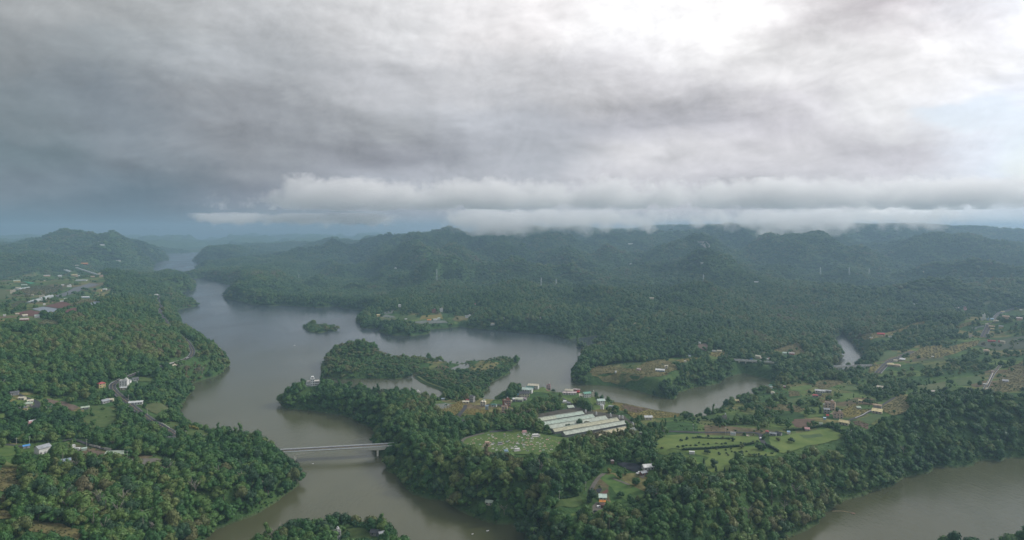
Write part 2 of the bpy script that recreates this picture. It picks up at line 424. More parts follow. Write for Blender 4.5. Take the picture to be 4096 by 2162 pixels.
PADS = [
 (5.5,7.0,[(-1294.7,2454.2,35.8),(-1276.0,2438.5,32.2),(-1266.0,2424.5,31.3),(-1253.6,2402.7,30.6),(-1238.7,2373.1,30.5),(-1221.3,2335.8,30.9),(-1196.5,2286.8,32.3),(-1164.1,2226.1,34.5),(-1124.4,2153.7,37.5),(-1077.2,2069.7,41.0),(-1035.6,1993.9,44.7),(-999.8,1926.3,48.1),(-969.6,1867.0,51.0),(-945.1,1815.9,53.3),(-922.8,1771.5,54.7),(-902.7,1734.0,55.2),(-884.8,1703.2,54.8),(-869.0,1679.2,53.8),(-854.1,1656.5,52.4),(-840.2,1635.2,50.8),(-827.1,1615.2,49.3),(-815.0,1596.5,47.9),(-801.4,1575.8,46.9),(-786.4,1553.1,46.1),(-770.1,1528.3,45.7),(-752.3,1501.6,45.5),(-735.2,1476.5,45.4),(-718.8,1453.0,45.2),(-703.0,1431.2,44.8),(-687.9,1411.0,44.4),(-673.9,1391.6,43.8),(-661.1,1373.0,43.1),(-649.3,1355.1,42.4),(-638.7,1338.0,41.7),(-629.5,1323.1,40.9),(-621.7,1310.4,40.2),(-615.4,1299.8,39.6),(-610.6,1291.4,39.0),(-606.0,1282.7,38.5),(-601.7,1273.6,38.2),(-597.7,1264.2,38.1),(-593.9,1254.5,38.0),(-591.0,1245.9,37.9),(-588.8,1238.5,37.7),(-586.8,1227.0,37.2),(-586.9,1215.7,36.5),(-588.8,1203.2,35.9),(-591.1,1189.0,35.9),(-592.3,1181.1,36.2),(-593.4,1172.8,36.8),(-593.4,1162.3,37.7),(-592.2,1149.6,38.8),(-589.7,1134.7,40.1),(-586.0,1117.7,41.4),(-583.5,1103.3,42.6),(-582.2,1091.6,43.5),(-582.1,1082.4,44.2),(-583.2,1075.9,44.6),(-584.1,1068.6,44.8),(-584.8,1060.4,44.9),(-585.2,1051.4,44.9),(-585.5,1041.6,44.8),(-585.7,1032.7,44.7),(-585.7,1024.7,44.7),(-585.6,1017.5,44.6),(-585.4,1011.2,44.6),(-584.6,1000.6,44.4),(-583.2,992.4,44.2),(-581.4,985.5,43.9),(-579.0,979.4,43.5),(-575.3,972.8,42.9),(-570.3,965.5,42.2),(-564.1,957.8,41.4),(-557.0,950.1,40.5),(-548.2,941.0,39.5),(-543.1,935.8,38.9),(-537.6,930.1,38.3),(-532.2,924.8,37.7),(-526.9,919.9,36.9),(-521.8,915.3,36.2),(-516.9,911.0,35.4),(-511.8,906.2,34.8),(-506.5,901.0,34.2),(-501.0,895.3,33.8),(-495.4,889.1,33.5),(-490.0,883.3,33.2),(-484.9,878.0,33.0),(-480.0,873.1,32.8),(-475.4,868.6,32.7),(-470.6,863.9,32.5),(-465.5,858.9,32.2),(-460.2,853.6,31.9),(-454.6,848.1,31.5),(-449.0,842.8,31.1),(-443.3,837.7,30.6),(-437.5,832.8,30.1),(-431.6,828.2,29.6),(-426.1,823.7,29.2),(-421.0,819.4,28.9),(-416.2,815.2,28.7),(-411.8,811.1,28.5),(-403.8,803.8,28.3),(-397.1,797.5,28.1),(-390.7,791.4,27.9),(-384.5,785.2,27.7),(-377.3,781.1,27.1),(-368.5,779.7,26.1),(-358.8,780.4,24.8),(-348.3,783.0,23.6),(-336.3,784.9,22.6),(-329.6,785.3,22.1),(-322.4,785.3,21.8),(-315.3,784.3,21.5),(-308.3,782.3,21.3),(-301.4,779.3,21.2),(-294.6,775.3,21.1),(-286.2,770.4,21.0),(-284.5,769.4,21.0)]),
 (3.5,7.0,[(-111.3,791.5,26.4),(-104.2,799.1,26.6),(-99.5,804.2,26.7),(-94.5,808.7,26.8),(-89.0,812.5,27.0),(-83.2,815.7,27.2),(-77.0,818.3,27.4),(-71.7,821.3,27.6),(-63.8,828.4,27.7),(-59.7,837.7,27.5),(-59.6,843.9,27.2),(-60.8,851.2,26.9),(-63.2,859.5,26.5),(-65.3,866.3,26.1),(-68.4,875.6,25.6),(-70.1,885.0,25.2),(-69.3,894.4,25.0),(-67.8,905.0,24.7),(-66.1,916.3,24.2),(-65.1,928.3,23.7),(-65.0,934.4,23.4),(-65.2,940.6,23.2),(-65.4,948.4,22.8),(-65.4,949.9,22.6)]),
 (4.0,7.0,[(-3.4,889.9,27.3),(-0.7,897.6,27.2),(-0.1,904.7,26.9),(-1.5,911.7,26.4),(-4.9,918.7,25.8),(-9.5,927.3,25.0),(-12.7,936.6,24.4),(-14.3,942.4,24.1),(-20.0,949.4,23.5),(-28.7,950.4,23.1),(-35.8,949.9,22.8)]),
 (3.5,7.0,[(-14.9,983.8,21.2),(-8.7,976.5,22.0),(-4.6,971.7,22.3),(1.5,971.1,22.6),(4.9,982.5,22.2),(6.4,990.2,21.9),(8.1,998.2,21.5),(9.9,1006.7,21.0),(11.9,1015.5,20.5),(13.9,1024.3,20.0),(15.9,1033.0,19.3),(17.9,1041.6,18.5),(19.8,1050.1,17.2),(22.3,1062.7,15.5),(25.3,1079.4,13.1),(28.9,1100.2,10.2),(32.9,1125.1,7.2),(36.0,1143.7,4.5),(38.0,1156.1,2.1),(39.1,1162.3,2.0)]),
 (3.5,7.0,[(71.7,979.1,25.5),(74.5,969.7,25.7),(76.4,963.4,25.8),(78.2,957.5,25.9),(81.4,947.1,26.0),(83.9,937.7,26.3),(85.6,927.3,26.7),(86.3,917.6,27.2),(86.7,913.4,27.6)]),
 (7.0,7.0,[(1029.1,1475.6,34.7),(1038.9,1487.8,35.6),(1048.6,1499.9,36.2),(1061.7,1516.1,37.2),(1073.3,1530.2,38.5),(1083.5,1542.3,40.2),(1092.2,1552.3,42.2),(1099.5,1560.3,44.4),(1107.9,1569.6,46.6),(1117.4,1580.2,48.4),(1127.9,1592.2,49.4),(1139.5,1605.5,49.0),(1168.4,1642.3,46.6),(1214.8,1702.8,42.0),(1278.5,1786.9,35.8),(1359.6,1894.5,29.0),(1423.0,1976.5,23.1),(1468.8,2032.8,19.2),(1496.8,2063.5,17.7),(1516.5,2072.4,19.9),(1531.9,2076.9,24.1),(1545.7,2078.3,28.4),(1547.2,2078.5,29.4)]),
 (6.5,7.0,[(645.0,1192.2,16.0),(652.5,1202.0,16.5),(660.0,1211.8,16.9),(670.0,1224.9,17.2),(679.5,1237.2,17.6),(688.6,1248.8,17.9),(697.3,1259.7,18.2),(705.5,1269.8,18.5),(713.3,1278.7,18.8),(720.7,1286.5,19.1),(727.6,1293.2,19.4),(734.2,1298.7,19.7),(740.7,1304.3,20.0),(747.3,1310.2,20.2),(753.9,1316.2,20.4),(760.6,1322.3,20.4),(767.1,1328.6,20.4),(773.6,1335.1,20.4),(780.0,1341.7,20.4),(786.2,1348.4,20.5),(792.2,1354.5,20.5),(803.1,1364.9,20.8),(811.8,1372.5,21.2),(815.5,1375.8,21.5)]),
 (3.5,7.0,[(631.1,899.1,48.5),(637.2,908.4,47.7),(643.3,917.8,47.2),(651.3,930.2,46.6),(659.0,941.3,46.1),(666.2,951.3,45.6),(673.0,959.9,45.3),(679.4,967.4,45.0),(688.3,978.0,44.7),(699.7,992.0,44.4),(713.6,1009.2,44.2),(730.1,1029.7,44.0),(743.6,1046.3,43.9),(754.2,1059.0,43.9),(761.8,1067.9,44.1),(766.6,1072.9,44.3),(771.8,1078.4,44.7),(777.6,1084.4,45.0),(783.9,1090.8,45.3),(790.6,1097.8,45.6),(795.7,1103.0,45.9),(800.8,1108.2,46.3)]),
 (2.7,7.0,[(393.7,806.5,39.6),(401.3,810.9,39.6),(407.9,815.7,39.6),(416.0,822.0,39.6),(423.6,827.7,39.7),(430.7,832.9,40.0),(437.1,838.2,40.4),(443.2,843.7,40.8),(450.3,849.7,41.1),(458.1,856.3,41.3),(466.2,863.6,41.3),(476.4,873.8,41.0),(484.6,882.4,40.8),(494.8,893.4,40.5),(506.9,906.7,40.1),(516.1,916.7,39.8),(522.2,923.4,39.6),(525.2,926.7,39.3)]),
 (3.5,7.0,[(271.2,722.5,39.4),(271.7,728.8,39.6),(272.8,737.0,39.5),(274.3,743.3,39.3),(277.2,751.9,39.1),(280.0,761.2,38.9),(277.4,768.2,38.4),(268.3,771.3,37.8),(260.9,772.9,37.4),(251.7,774.7,37.0),(242.9,776.1,36.6),(234.6,777.2,36.3),(226.6,778.0,36.0),(219.1,778.5,35.8),(212.1,779.3,35.7),(205.6,780.5,35.5),(199.5,782.0,35.3),(187.9,785.5,34.8),(181.7,786.8,34.6),(175.0,787.8,34.4),(168.1,788.5,34.2),(159.3,789.4,34.0),(157.6,789.6,33.9)]),
 (3.0,7.0,[(73.0,626.1,28.3),(76.0,634.7,28.6),(78.6,642.0,28.8),(81.7,649.9,29.0),(84.9,657.0,29.0),(88.4,662.7,29.0),(91.1,666.7,29.0)]),
 (2.5,7.0,[(97.7,654.7,28.4),(103.5,649.4,27.9),(108.7,643.7,27.6),(111.3,640.7,27.5)]),
 (3.0,7.0,[(-652.9,892.1,52.7),(-645.1,888.5,51.0),(-635.2,884.1,49.4),(-627.0,881.5,47.8),(-620.4,879.8,46.4),(-615.1,876.6,45.4),(-610.3,871.2,44.8),(-603.3,861.2,44.5),(-599.0,854.5,44.4),(-593.7,846.1,44.4),(-592.6,844.4,44.3)]),
 (3.0,7.0,[(-534.3,697.6,48.2),(-527.4,698.4,47.3),(-518.6,699.3,46.5),(-511.8,699.3,45.8),(-505.4,698.5,45.0)]),
 (3.0,7.0,[(-485.3,731.3,40.5),(-486.3,739.4,39.5),(-480.9,743.1,38.6),(-474.5,740.0,38.4),(-465.8,734.1,38.2),(-456.0,727.4,38.2),(-450.8,724.0,38.1),(-445.3,720.6,38.1),(-435.5,715.6,37.9),(-427.2,712.9,37.6),(-419.8,711.1,37.2),(-413.1,709.9,36.9),(-408.3,709.1,36.6)]),
 (3.0,7.0,[(-53.8,747.8,28.4),(-56.3,757.2,27.9),(-57.3,765.6,27.7),(-56.8,775.1,27.7),(-54.1,783.0,27.8),(-48.7,788.4,28.0),(-42.9,792.9,28.2),(-37.3,797.1,28.4),(-33.2,800.2,28.7)]),
 (3.0,7.0,[(-171.7,1231.8,2.0),(-167.6,1223.0,2.0),(-163.6,1214.2,2.0),(-158.3,1202.6,2.0),(-153.1,1192.3,2.0),(-148.3,1183.6,2.0),(-143.6,1176.3,2.0),(-139.2,1170.4,2.0),(-134.9,1164.7,2.0),(-130.6,1159.1,2.0),(-126.3,1153.6,2.0),(-117.7,1140.7,2.3),(-113.2,1131.1,3.4),(-108.6,1119.4,5.0),(-103.7,1105.7,6.7),(-100.1,1095.3,8.3),(-97.7,1088.4,9.7),(-96.5,1085.0,10.9)]),
 (6.0,10.0,[(-311.8,785.2,10.7),(-278.2,790.4,11.0)]),
 (6.0,10.0,[(-142.4,811.8,12.2),(-113.0,816.4,12.4)]),
 (5.038492611950965,5.0,[(-654.3,888.4,52.8)]),
 (4.375330743981153,5.0,[(-635.1,876.4,49.6)]),
 (5.105160154433482,5.0,[(-614.5,857.8,46.0)]),
 (3.569018516130044,5.0,[(-622.8,873.4,46.8)]),
 (5.444689177534233,5.0,[(-605.0,835.1,46.2)]),
 (3.8021587306653193,5.0,[(-560.1,788.7,44.1)]),
 (2.4394990625160355,5.0,[(-557.7,781.3,44.1)]),
 (2.927791210112762,5.0,[(-616.3,937.8,45.3)]),
 (4.831050544493562,5.0,[(-588.4,968.4,44.2)]),
 (4.924136684863228,5.0,[(-548.2,868.0,39.4)]),
 (5.121355782797181,5.0,[(-544.5,903.6,38.2)]),
 (4.760288492822859,5.0,[(-543.0,912.3,38.3)]),
 (6.072560085882292,5.0,[(-564.6,983.6,41.5)]),
 (5.386821631418429,5.0,[(-571.0,1002.6,42.9)]),
 (5.0743617114541095,5.0,[(-555.7,968.2,40.7)]),
 (4.665362257800786,5.0,[(-569.9,1021.9,42.3)]),
 (8.962950049982002,5.0,[(-508.5,913.7,33.8)]),
 (5.289290411651062,5.0,[(-376.5,896.0,0.0)]),
 (7.57958021093871,5.0,[(-385.7,764.3,30.3)]),
 (1.7752461836295954,5.0,[(-410.1,776.8,31.7)]),
 (3.1578258385046754,5.0,[(-500.1,695.7,45.0)]),
 (6.19846736688719,5.0,[(-476.0,685.1,43.5)]),
 (4.922754573544267,5.0,[(-442.4,657.2,43.0)]),
 (4.413957749949238,5.0,[(-435.2,659.2,42.3)]),
 (1.7004643558336026,5.0,[(-463.1,713.4,39.9)]),
 (2.3144567069084836,5.0,[(-452.1,703.1,40.3)]),
 (2.6400644710046626,5.0,[(-446.2,704.8,39.8)]),
 (10.00494129392202,5.0,[(-406.3,692.0,37.9)]),
 (2.56879835523877,5.0,[(-348.3,684.1,33.8)]),
 (3.413824521745844,5.0,[(-283.8,1151.2,0.0)]),
 (6.0571433905892205,5.0,[(-154.6,1095.5,0.0)]),
 (4.02859793383078,5.0,[(-116.5,1070.5,0.0)]),
 (2.505467104069757,5.0,[(-102.1,998.6,18.1)]),
 (4.97211971104009,5.0,[(-66.3,971.1,20.6)]),
 (2.6719533538368587,5.0,[(-64.6,982.9,19.8)]),
 (3.681789600436574,5.0,[(-57.6,979.4,20.1)]),
 (4.150017868546503,5.0,[(-40.4,945.9,23.6)]),
 (1.7407249407426246,5.0,[(-40.4,979.4,20.4)]),
 (4.223235591756265,5.0,[(-25.1,940.7,23.6)]),
 (2.3996413429956647,5.0,[(-34.2,918.4,24.9)]),
 (4.211131325691496,5.0,[(-9.9,896.0,26.7)]),
 (5.476816681311036,5.0,[(-7.6,937.0,24.7)]),
 (2.916135904517002,5.0,[(-2.7,961.9,23.4)]),
 (5.676111970532137,5.0,[(10.6,972.0,23.2)]),
 (4.584997016706588,5.0,[(17.1,980.6,22.6)]),
 (7.934750050874632,5.0,[(18.0,1001.3,22.1)]),
 (8.178099017526892,5.0,[(23.8,1032.0,20.4)]),
 (6.666475436148464,5.0,[(28.0,1064.0,17.6)]),
 (8.942497812202484,5.0,[(34.2,1071.5,17.4)]),
 (3.6558695817308897,5.0,[(62.3,1150.4,0.0)]),
 (7.038995506501761,5.0,[(95.2,1123.5,0.0)]),
 (4.663713808802806,5.0,[(80.5,1014.7,22.6)]),
 (6.686658550663981,5.0,[(89.9,1012.8,22.8)]),
 (5.763223534406722,5.0,[(108.3,1129.3,0.0)]),
 (2.5716587458700713,5.0,[(100.2,1025.1,21.9)]),
 (6.022630394709631,5.0,[(110.1,994.8,23.2)]),
 (5.814953484547229,5.0,[(104.5,993.7,23.4)]),
 (1.7561180420198224,5.0,[(120.1,999.7,22.6)]),
 (3.018669128356721,5.0,[(73.3,950.4,26.4)]),
 (2.75194317788814,5.0,[(79.2,940.3,26.5)]),
 (4.776606534354385,5.0,[(79.5,914.4,27.5)]),
 (5.785025101155684,5.0,[(124.6,949.6,24.2)]),
 (2.266602912920237,5.0,[(120.5,903.5,26.2)]),
 (4.591588198404416,5.0,[(137.6,931.0,24.5)]),
 (5.238159944558518,5.0,[(172.6,855.9,27.5)]),
 (2.996211010378124,5.0,[(267.9,851.8,28.8)]),
 (3.028745555224304,5.0,[(249.3,762.5,37.4)]),
 (3.8566403686151243,5.0,[(291.9,755.4,39.7)]),
 (3.348485193620815,5.0,[(298.9,757.1,39.7)]),
 (1.9095425391315337,5.0,[(288.6,764.7,39.1)]),
 (1.821644258397894,5.0,[(312.9,764.3,38.8)]),
 (2.938584520004073,5.0,[(186.4,699.9,37.5)]),
 (4.600478235450666,5.0,[(328.7,988.8,17.9)]),
 (2.650958402017598,5.0,[(343.4,1061.1,0.0)]),
 (2.031625142479394,5.0,[(148.1,778.3,33.9)]),
 (5.537557765393174,5.0,[(134.7,670.6,32.2)]),
 (3.509710769252181,5.0,[(128.1,658.9,30.9)]),
 (3.7133233547210565,5.0,[(82.0,610.2,26.4)]),
 (2.9601885282477753,5.0,[(80.5,601.1,25.9)]),
 (2.394329587665281,5.0,[(80.1,594.4,25.5)]),
 (1.7368989304042353,5.0,[(102.8,692.4,30.6)]),
 (3.779191873667946,5.0,[(-21.4,638.4,10.5)]),
 (3.8232151344615817,5.0,[(-148.3,570.4,9.2)]),
 (4.35377357776758,5.0,[(-114.2,566.7,14.2)]),
 (2.890266601367059,5.0,[(-108.7,563.3,14.7)]),
 (7.2892640051718685,5.0,[(461.2,1011.5,26.1)]),
 (5.54059886571597,5.0,[(472.1,1010.8,26.4)]),
 (4.017961331045379,5.0,[(433.0,965.2,30.9)]),
 (4.33546827912715,5.0,[(440.2,970.3,30.9)]),
 (6.676738663820435,5.0,[(413.2,877.8,36.1)]),
 (3.6607411835167203,5.0,[(399.8,858.8,36.5)]),
 (2.698266663116895,5.0,[(411.0,885.8,35.4)]),
 (5.912537338928975,5.0,[(401.6,832.4,37.8)]),
 (2.0315307458847456,5.0,[(365.9,800.1,38.1)]),
 (1.6500000000000001,5.0,[(391.2,837.6,37.3)]),
 (1.6500000000000001,5.0,[(380.2,821.6,38.8)]),
 (5.664280539702572,5.0,[(392.9,798.6,39.7)]),
 (5.117674832226008,5.0,[(462.5,855.0,41.8)]),
 (5.969968131551453,5.0,[(454.3,840.7,41.7)]),
 (3.495065778854255,5.0,[(468.3,906.0,38.4)]),
 (5.687699040439327,5.0,[(556.7,1019.2,29.8)]),
 (2.6354328742227793,5.0,[(443.8,864.8,40.0)]),
 (2.855555467957524,5.0,[(341.2,781.0,37.5)]),
 (2.960661548622643,5.0,[(413.3,1079.3,19.1)]),
 (2.1615128427695245,5.0,[(407.9,1063.7,20.0)]),
 (2.9113431036945214,5.0,[(394.9,1024.0,21.1)]),
 (2.158902631609982,5.0,[(428.7,1062.4,21.1)]),
 (3.3535267151171055,5.0,[(222.0,1181.7,23.8)]),
 (8.079445745716981,5.0,[(255.8,1167.3,24.8)]),
 (3.0927094890294935,5.0,[(270.5,1184.4,25.9)]),
 (1.7459422660961548,5.0,[(181.5,1182.2,19.6)]),
 (4.624139631914529,5.0,[(406.1,1356.6,24.9)]),
 (4.77539165918709,5.0,[(416.4,1356.4,24.6)]),
 (2.943714269146981,5.0,[(398.9,1439.3,27.4)]),
 (2.423880991475788,5.0,[(321.4,1255.0,23.4)]),
 (1.6500000000000001,5.0,[(316.1,1391.4,24.2)]),
 (2.6612018280727474,5.0,[(341.7,1301.4,25.0)]),
 (4.9304156836771424,5.0,[(479.2,1315.4,18.6)]),
 (3.8961806100760032,5.0,[(486.8,1310.0,17.9)]),
 (3.3982329900859205,5.0,[(502.2,1313.9,17.1)]),
 (3.0473431937235933,5.0,[(493.8,1308.7,17.5)]),
 (6.196310824775293,5.0,[(555.2,1369.8,17.1)]),
 (6.90446063332104,5.0,[(565.2,1369.0,16.9)]),
 (2.100202318436628,5.0,[(540.2,1352.4,16.9)]),
 (6.107557767228461,5.0,[(697.6,1244.6,18.8)]),
 (5.7304452971779325,5.0,[(702.2,1232.0,19.8)]),
 (4.815602458408093,5.0,[(741.9,1284.1,21.4)]),
 (3.317094625940213,5.0,[(727.6,1282.2,19.8)]),
 (8.005505198898284,5.0,[(845.2,1547.5,28.6)]),
 (3.321103290750371,5.0,[(802.0,1509.4,26.9)]),
 (3.337193900569928,5.0,[(848.7,1516.7,28.3)]),
 (3.51319695480098,5.0,[(1140.2,1632.4,53.1)]),
 (2.913548107401229,5.0,[(1129.8,1624.2,51.8)]),
 (3.1059076235106473,5.0,[(1142.9,1623.1,53.2)]),
 (3.70389638474874,5.0,[(1158.2,1630.3,55.1)]),
 (4.926592133202821,5.0,[(1135.3,1584.9,54.7)]),
 (6.9294330160275885,5.0,[(1177.4,1610.4,57.8)]),
 (4.688003380611591,5.0,[(1498.0,2063.1,12.3)]),
 (5.92229901033267,5.0,[(1163.1,1548.5,61.5)]),
 (5.947398056319972,5.0,[(1103.8,1554.7,44.5)]),
 (3.8654335037613787,5.0,[(1094.2,1539.2,41.8)]),
 (4.565706089090567,5.0,[(1105.7,1527.8,46.6)]),
 (3.017131127943798,5.0,[(1108.0,1576.5,47.3)]),
 (6.951026142232647,5.0,[(982.2,1384.2,39.6)]),
 (2.6193693003253014,5.0,[(988.1,1369.0,41.5)]),
 (4.021681498639112,5.0,[(977.2,1345.8,42.1)]),
 (5.009482987023865,5.0,[(891.9,1270.2,40.1)]),
 (2.129090629949397,5.0,[(791.6,1271.6,29.0)]),
 (1.8144758079708456,5.0,[(745.6,1167.1,32.3)]),
 (2.572482944945534,5.0,[(684.6,977.9,44.1)]),
 (2.909037135060322,5.0,[(660.3,936.3,46.7)]),
 (3.861056399144925,5.0,[(714.9,979.0,48.6)]),
 (1.6500000000000001,5.0,[(760.6,1069.9,43.4)]),
 (7.33482888186013,5.0,[(1391.3,2114.9,22.6)]),
 (4.57747450482401,5.0,[(1425.9,2126.3,23.4)]),
 (5.0371549230315695,5.0,[(1413.5,2106.4,19.3)]),
 (7.950390760151459,5.0,[(1285.1,2144.7,39.7)]),
 (8.306285801783847,5.0,[(1255.0,2104.4,37.0)]),
 (3.6898920679811074,5.0,[(1548.9,2056.6,24.3)]),
 (1.9466034498967115,5.0,[(1109.7,1807.9,37.4)]),
 (5.149801595854047,5.0,[(-390.9,1978.9,14.6)]),
 (4.969429394755728,5.0,[(-345.1,2075.8,32.8)]),
 (6.2662329489423145,5.0,[(-231.6,2007.2,23.4)]),
 (5.243991339056895,5.0,[(-210.9,2015.1,24.8)]),
 (6.143554524927894,5.0,[(-233.4,1904.0,12.6)]),
 (5.966966114910892,5.0,[(-217.1,1910.3,13.5)]),
 (4.189512812940587,5.0,[(-207.3,1916.0,13.9)]),
 (9.67488840375188,5.0,[(-125.5,1937.5,17.1)]),
 (3.5996996219929525,5.0,[(-112.3,1920.3,18.0)]),
 (6.307089975693653,5.0,[(-52.8,1835.9,13.1)]),
 (3.076513974449951,5.0,[(-20.9,1845.8,27.0)]),
 (4.512700829258923,5.0,[(-110.2,2063.9,39.9)]),
 (3.41618779634586,5.0,[(-303.0,1929.1,12.9)]),
 (7.688111768774275,5.0,[(-1538.9,2083.7,73.5)]),
 (8.886796894658689,5.0,[(-1651.3,2256.4,73.9)]),
 (10.73031480695374,5.0,[(-1809.0,2469.3,77.9)]),
 (9.270689034724866,5.0,[(-1698.6,2353.2,75.5)]),
 (13.704440971598505,5.0,[(-2129.0,3093.5,56.9)]),
 (8.466509218900203,5.0,[(-2092.3,3127.0,51.5)]),
 (12.010397007424393,5.0,[(-2061.4,3183.9,49.2)]),
 (4.220656545536277,5.0,[(-2059.1,3213.8,49.1)]),
 (5.632721324003719,5.0,[(-1677.5,2745.8,87.0)]),
 (6.731853119582073,5.0,[(-1609.1,2647.1,84.2)]),
 (9.120575194272488,5.0,[(-1639.4,2646.3,83.4)]),
 (4.937595523165939,5.0,[(-1807.9,2615.5,71.1)]),
 (4.482645000434543,5.0,[(-1578.9,2374.6,73.5)]),
 (7.312739104476676,5.0,[(-1537.1,2345.9,70.9)]),
 (7.6645381516878155,5.0,[(-1392.3,2279.2,59.6)]),
 (6.739488078869019,5.0,[(-1413.2,2346.1,60.3)]),
 (12.629066888214304,5.0,[(-1298.1,2053.7,61.9)]),
 (4.121403357127088,5.0,[(-1275.3,1931.8,70.4)]),
 (7.224275741558313,5.0,[(-1361.5,1957.5,72.8)]),
 (6.242174761414802,5.0,[(-1423.5,2001.5,73.4)]),
 (7.999892219478218,5.0,[(-992.0,1374.6,84.6)]),
 (4.758459478669002,5.0,[(-994.6,1415.3,85.0)]),
 (5.403659758196519,5.0,[(-1033.3,1432.4,85.4)]),
 (3.371676265360683,5.0,[(-1074.0,1467.3,85.1)]),
 (4.074684968953867,5.0,[(-981.4,1307.7,83.1)]),
 (4.196140747441068,5.0,[(-1174.2,1763.6,80.8)]),
 (4.1635992992194595,5.0,[(-1091.8,1691.1,82.8)]),
 (3.061759902190203,5.0,[(-955.8,1622.2,75.4)]),
 (2.895214610593968,5.0,[(-1162.7,1680.0,82.3)]),
 (2.5906120070127705,5.0,[(-1077.6,1434.7,86.4)]),
 (18.035129053148392,5.0,[(-2598.9,4024.9,52.1)]),
 (19.273464844355534,5.0,[(-2617.6,4137.6,54.2)]),
 (15.988739549015044,5.0,[(-2596.0,4458.9,60.6)]),
 (13.77227112711408,5.0,[(-2739.2,4518.6,168.2)]),
 (9.845604883160885,5.0,[(-3043.5,4989.7,177.3)]),
 (6.549842157310928,5.0,[(-1282.0,2434.7,33.2)]),
 (1.6500000000000001,5.0,[(-597.8,1288.7,35.8)]),
 (6.908620656045143,5.0,[(419.0,2027.6,62.2)]),
 (6.373892584874489,5.0,[(309.5,1692.8,32.1)]),
 (8.061802152633739,5.0,[(902.9,2497.3,75.1)]),
 (16.669347683374273,5.0,[(815.6,4648.1,171.3)]),
 (8.073313064702981,5.0,[(610.4,3462.5,92.4)]),
 (7.364325833216085,5.0,[(770.8,2737.7,133.4)]),
 (3.591917771936583,5.0,[(78.8,1821.0,30.7)]),
 (7.0301768918733645,5.0,[(1838.7,3015.2,81.6)]),
 (5.595974353534909,5.0,[(-597.5,3466.6,69.0)]),
 (52.0,18.0,[(55.0,840.0,30.0),(117.0,850.0,30.0)]),
 (11.0,12.0,[(-322.0,1070.0,23.5),(-308.0,1070.0,23.5)]),
]
